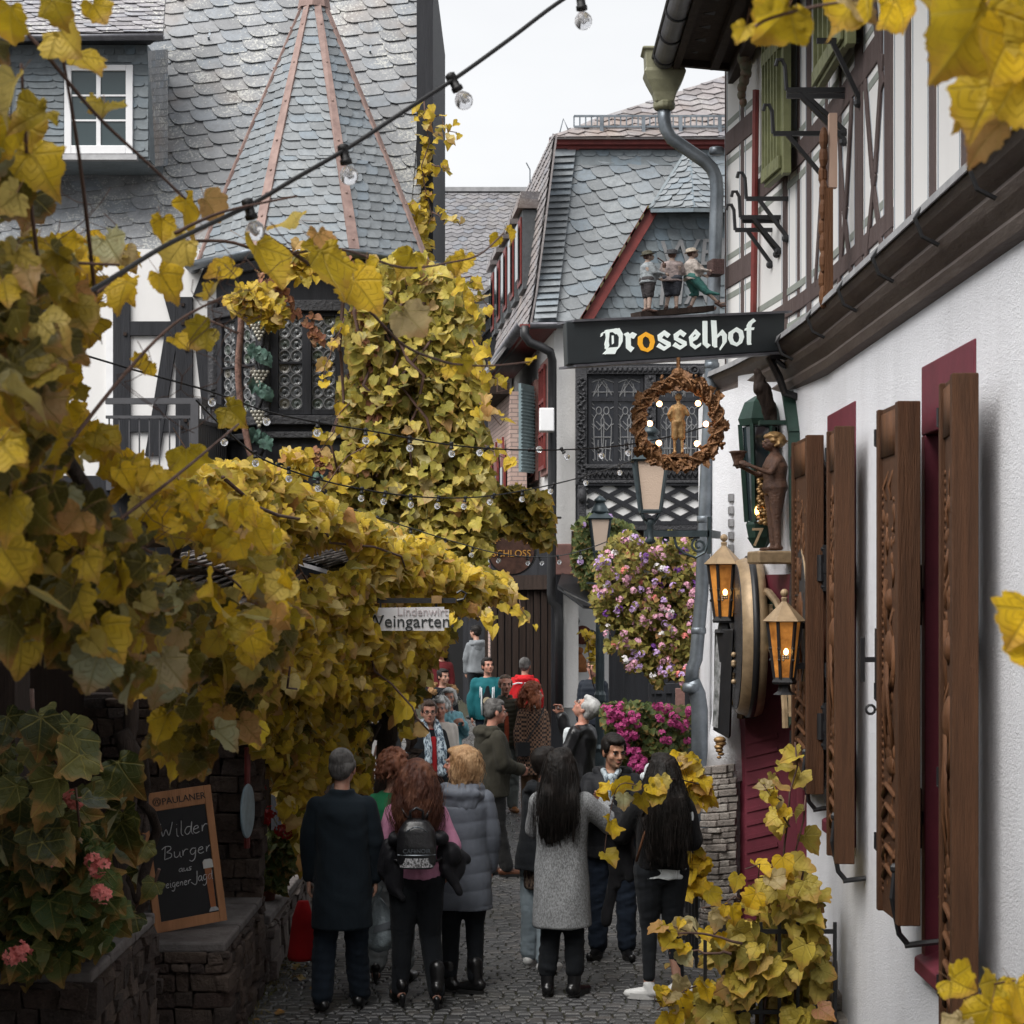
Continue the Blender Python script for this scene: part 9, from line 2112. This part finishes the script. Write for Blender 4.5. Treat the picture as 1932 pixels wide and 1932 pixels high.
p=person('grey-haired man in an olive puffer jacket over an orange pullover, facing the viewer',at(953,25.2),R(188),H=1.81,g=1.1,sh=1.06,arms={'L':((-.22,.05,-1),(.0,.15,-1)),'R':((.2,.05,-1),(0,.15,-1))},legs={'w':.10},head=(.02,-.03,0),skinm=SKP,
  top=dict(name='pullover',mat=mat_cloth('rust_pullover',(.30,.06,.03)),hem=.90,f=.02),coat=dict(name='puffer_jacket',mat=c_puff,hem=.86,f=.05,slv=.04,wr=.006,quilt=(.06,.011),collar=.022,open=1),trousers=sh(mat_cloth('grey_green_jeans',(.14,.155,.15)),hem=.06,w=1.2,r=(.11,.085,.075),wr=.008),shoes=sh(mk('tan_leather_shoe',(.30,.13,.05),.45,.3)),hair=dict(kind='fringe',mat=h_mid,vol=1.0),voxel=.012,seed=14)
pr=Prims(); pr.ell((0,-.01,.075),(.070,.078,.038)); pr.ell((0,-.04,.03),(.078,.075,.07)); pr.xf(p['HT']); fuse('hair',pr,h_mid,p['root'],.010,1,.003,60)
m=Prims(); m.rings([(0,.135,.92,.035,.04),(0,.15,1.15,.035,.035),(0,.12,1.40,.030,.03)]); fuse('pullover_front',m,mat_cloth('rust_pullover',(0,0,0)),p['root'],.012,2,.003)
p=person('woman with copper curly hair in a brown houndstooth coat, looking to the right',at(1004,25.0),R(200),H=1.68,g=1.08,arms={'L':((-.2,.0,-1),(.05,.25,-1)),'R':((.22,.0,-1),(0,.15,-1))},head=(R(75),0,0),skinm=SKP,
  top=dict(name='roll_neck',mat=c_cream,hem=.9,f=.02,collar=.02),coat=dict(name='houndstooth_coat',mat=c_hound,hem=.55,f=.055,slv=.04,wr=.008,collar=.032,open=1,waist=.90),trousers=sh(c_tan,w=1.2),shoes=sh(c_brown),hair=dict(kind='curly',mat=h_red,vol=1.18,nc=260,len=.22,n=50,wave=.015,spread=.08,arc=(math.pi*.8,math.pi*2.2)),voxel=.013,seed=15)
m=MB(); m.tube([(-.14,.10,1.42),(0,.19,1.20),(.17,.16,.92)],.010,6); m.box(.10,.27,.10,.19,.78,.96); m.build('shoulder_bag',c_leather,p['root'])
# --- back ---
p=person('tall man in a teal jacket over a black T-shirt, looking up to the right',at(920,30.2),R(178),H=1.86,g=1.2,sh=1.15,arms={'L':((-.22,.0,-1),(.0,.15,-1)),'R':((.25,.05,-1),(.0,.2,-1))},head=(.45,.12,0),skinm=SKP,
  top=dict(name='t_shirt',mat=c_blk,hem=.88,f=.02),coat=dict(name='jacket',mat=c_teal,hem=.84,f=.05,slv=.045,wr=.016,open=1),trousers=sh(c_jean),shoes=sh(c_shoe),hair=dict(kind='short',mat=h_dark,vol=1.01,front=0),voxel=.014,seed=16)
m=Prims(); m.rings([(0,.155,.95,.07,.05),(0,.165,1.2,.075,.05),(0,.12,1.44,.05,.04)]); ts=fuse('t_shirt_front',m,c_blk,p['root'],.013,2,.003)
m=MB(); m.lathe((0,.218,1.20),[(.062,0),(.062,.006)],18,axis=(0,1,.05)); bd=m.build('round_print',mk('beige_print',(.50,.42,.28),.7,.2),ts)
for s_ in (-1,1):
    m=MB(); m.tube([(s_*.075,.08,1.50),(s_*.09,.17,1.38),(s_*.085,.205,1.15),(s_*.08,.205,.98)],.013,6); m.tube([(s_*.11,.155,1.42),(s_*.115,.205,1.25)],.007,5); m.build('white_lining',c_wht,p['root'],True)
p=person('grey-haired man in a bright red hooded jacket, seen from behind',at(990,31.2),R(-8),H=1.82,g=1.15,sh=1.12,arms={'L':((-.3,.05,-1),(.1,.4,-.8)),'R':((.3,.05,-1),(-.1,.4,-.8))},head=(-.1,0,0),coat=dict(name='jacket',mat=c_red,hem=.80,f=.055,slv=.045,wr=.016,hood=.9),trousers=sh(c_blk),shoes=sh(c_shoe),hair=dict(kind='short',mat=h_salt,vol=1.03),voxel=.014,seed=17)
m=MB(); m.tube([(-.20,-.13,1.40),(-.1,-.165,1.43),(.1,-.165,1.43),(.20,-.13,1.40)],.012,5); m.build('reflective_band',c_wht,p['root'])
p=person('dark-haired woman with tied-back hair and a ginger fur collar',at(835,29.8),R(195),H=1.70,g=1.05,head=(.42,0,0),skinm=SK,arms={'L':((-.2,.0,-1),(0,.2,-1)),'R':((.2,.0,-1),(0,.2,-1))},top=dict(name='hoodie',mat=c_ghood,hem=.9,f=.02,hood=.8),coat=dict(name='coat',mat=c_blk,hem=.70,f=.055,slv=.04,wr=.012),trousers=sh(c_blk),shoes=sh(c_shoe),hair=dict(kind='bun',mat=h_dark,vol=.99),voxel=.014,seed=18)
pr=Prims(); rg=random.Random(3)
for s_ in (-1,1):
    for i in range(34): t=i/33; pr.ell(p['neck']+V3(s_*(.10+.09*math.sin(t*2.6))+rg.gauss(0,.012),-.10+.20*t+rg.gauss(0,.012),.02-.10*t+rg.gauss(0,.018)),(.038,.034,.036))
fuse('fur_collar',pr,c_fur,p['root'],.012,0,.010,70,wz=1)
p=person('man in a dark jacket standing behind the lamp post by the shop, mostly hidden',at(1119,29.6),R(160),H=1.86,g=1.1,head=(.1,0,0),skinm=SKP,coat=dict(name='jacket',mat=mat_cloth('dark_navy_nylon',(.02,.025,.035),200,.6),hem=.80,f=.05,slv=.04,quilt=(.08,.006)),trousers=sh(c_jean),shoes=sh(c_shoe),hair=dict(kind='short',mat=h_mid,vol=1.02),voxel=.016,seed=19)
p=person('man in a grey marl hoodie with a small rucksack, farthest figure up the lane',(X_(899,40),40,.24),R(22),H=1.95,g=1.05,arms={'L':((-.2,.1,-1),(.1,.3,-1)),'R':((.2,.1,-1),(0,.2,-1))},head=(.5,0,0),coat=dict(name='hoodie',mat=c_ghood,hem=.88,f=.05,slv=.04,wr=.014,hood=.9),trousers=sh(c_blk),shoes=sh(c_shoe),hair=dict(kind='short',mat=h_dark,vol=1.03),voxel=.018,seed=20)
p=person('person in a dark maroon coat standing in the shade at the back left',(X_(832,36),36,.10),R(180),H=1.80,g=1.15,skinm=SK,coat=dict(name='coat',mat=c_mar,hem=.6,f=.05,slv=.04,wr=.01),trousers=sh(c_blk),shoes=sh(c_shoe),hair=dict(kind='long',mat=h_dark,vol=1.08,len=.3,n=40),voxel=.018,seed=21)
# ------------------------------------------------------------------ light, sky, camera
w=bpy.data.worlds.new('World'); scene.world=w; w.use_nodes=True; nt=w.node_tree; nt.nodes.clear()
out=nt.nodes.new('ShaderNodeOutputWorld'); bg=nt.nodes.new('ShaderNodeBackground')
sky=nt.nodes.new('ShaderNodeTexSky'); sky.sky_type='NISHITA'; sky.sun_disc=False; sky.sun_elevation=R(52); sky.sun_rotation=R(222); sky.dust_density=4; sky.air_density=1.5
hs=nt.nodes.new('ShaderNodeHueSaturation'); hs.inputs['Saturation'].default_value=.18; hs.inputs['Value'].default_value=.5
tc=nt.nodes.new('ShaderNodeTexCoord'); mp=nt.nodes.new('ShaderNodeMapping'); mp.inputs['Scale'].default_value=(1,1,3)
nz=nt.nodes.new('ShaderNodeTexNoise'); nz.inputs['Scale'].default_value=2.2; nz.inputs['Detail'].default_value=5
rp=nt.nodes.new('ShaderNodeValToRGB'); rp.color_ramp.elements[0].position=.3; rp.color_ramp.elements[0].color=(5.35,5.5,5.75,1); rp.color_ramp.elements[1].position=.7; rp.color_ramp.elements[1].color=(6.6,6.68,6.8,1)
mx=nt.nodes.new('ShaderNodeMix'); mx.data_type='RGBA'; mx.inputs[0].default_value=.86
L=nt.links.new
L(sky.outputs[0],hs.inputs['Color']); L(tc.outputs['Generated'],mp.inputs[0]); L(mp.outputs[0],nz.inputs['Vector']); L(nz.outputs['Fac'],rp.inputs[0])
L(hs.outputs[0],mx.inputs[6]); L(rp.outputs[0],mx.inputs[7]); L(mx.outputs[2],bg.inputs[0]); bg.inputs[1].default_value=.05
L(bg.outputs[0],out.inputs[0])
sl=bpy.data.lights.new('sun','SUN'); sl.energy=1.5; sl.angle=R(50); sl.color=(1,.97,.93); so=bpy.data.objects.new('sun',sl); COL.objects.link(so)
so.rotation_euler=(R(38),0,R(-42)); so['kind']='helper'
cam=bpy.data.cameras.new('camera'); co=bpy.data.objects.new('camera',cam); COL.objects.link(co); scene.camera=co
co.location=(0,0,HC); co.rotation_euler=(R(90),0,0); cam.sensor_width=36; cam.sensor_fit='HORIZONTAL'; cam.lens=36*F/1932
cam.shift_y=(VH-966)/1932; cam.clip_start=.1; cam.clip_end=600
cam.dof.use_dof=True; cam.dof.focus_distance=15; cam.dof.aperture_fstop=9
scene.view_settings.view_transform='Standard'; scene.view_settings.look='None'; scene.view_settings.exposure=EXPO; scene.view_settings.gamma=1
scene.cycles.max_bounces=6; scene.cycles.diffuse_bounces=4; scene.cycles.glossy_bounces=3; scene.cycles.transmission_bounces=4; scene.cycles.transparent_max_bounces=8
scene.cycles.use_denoising=True
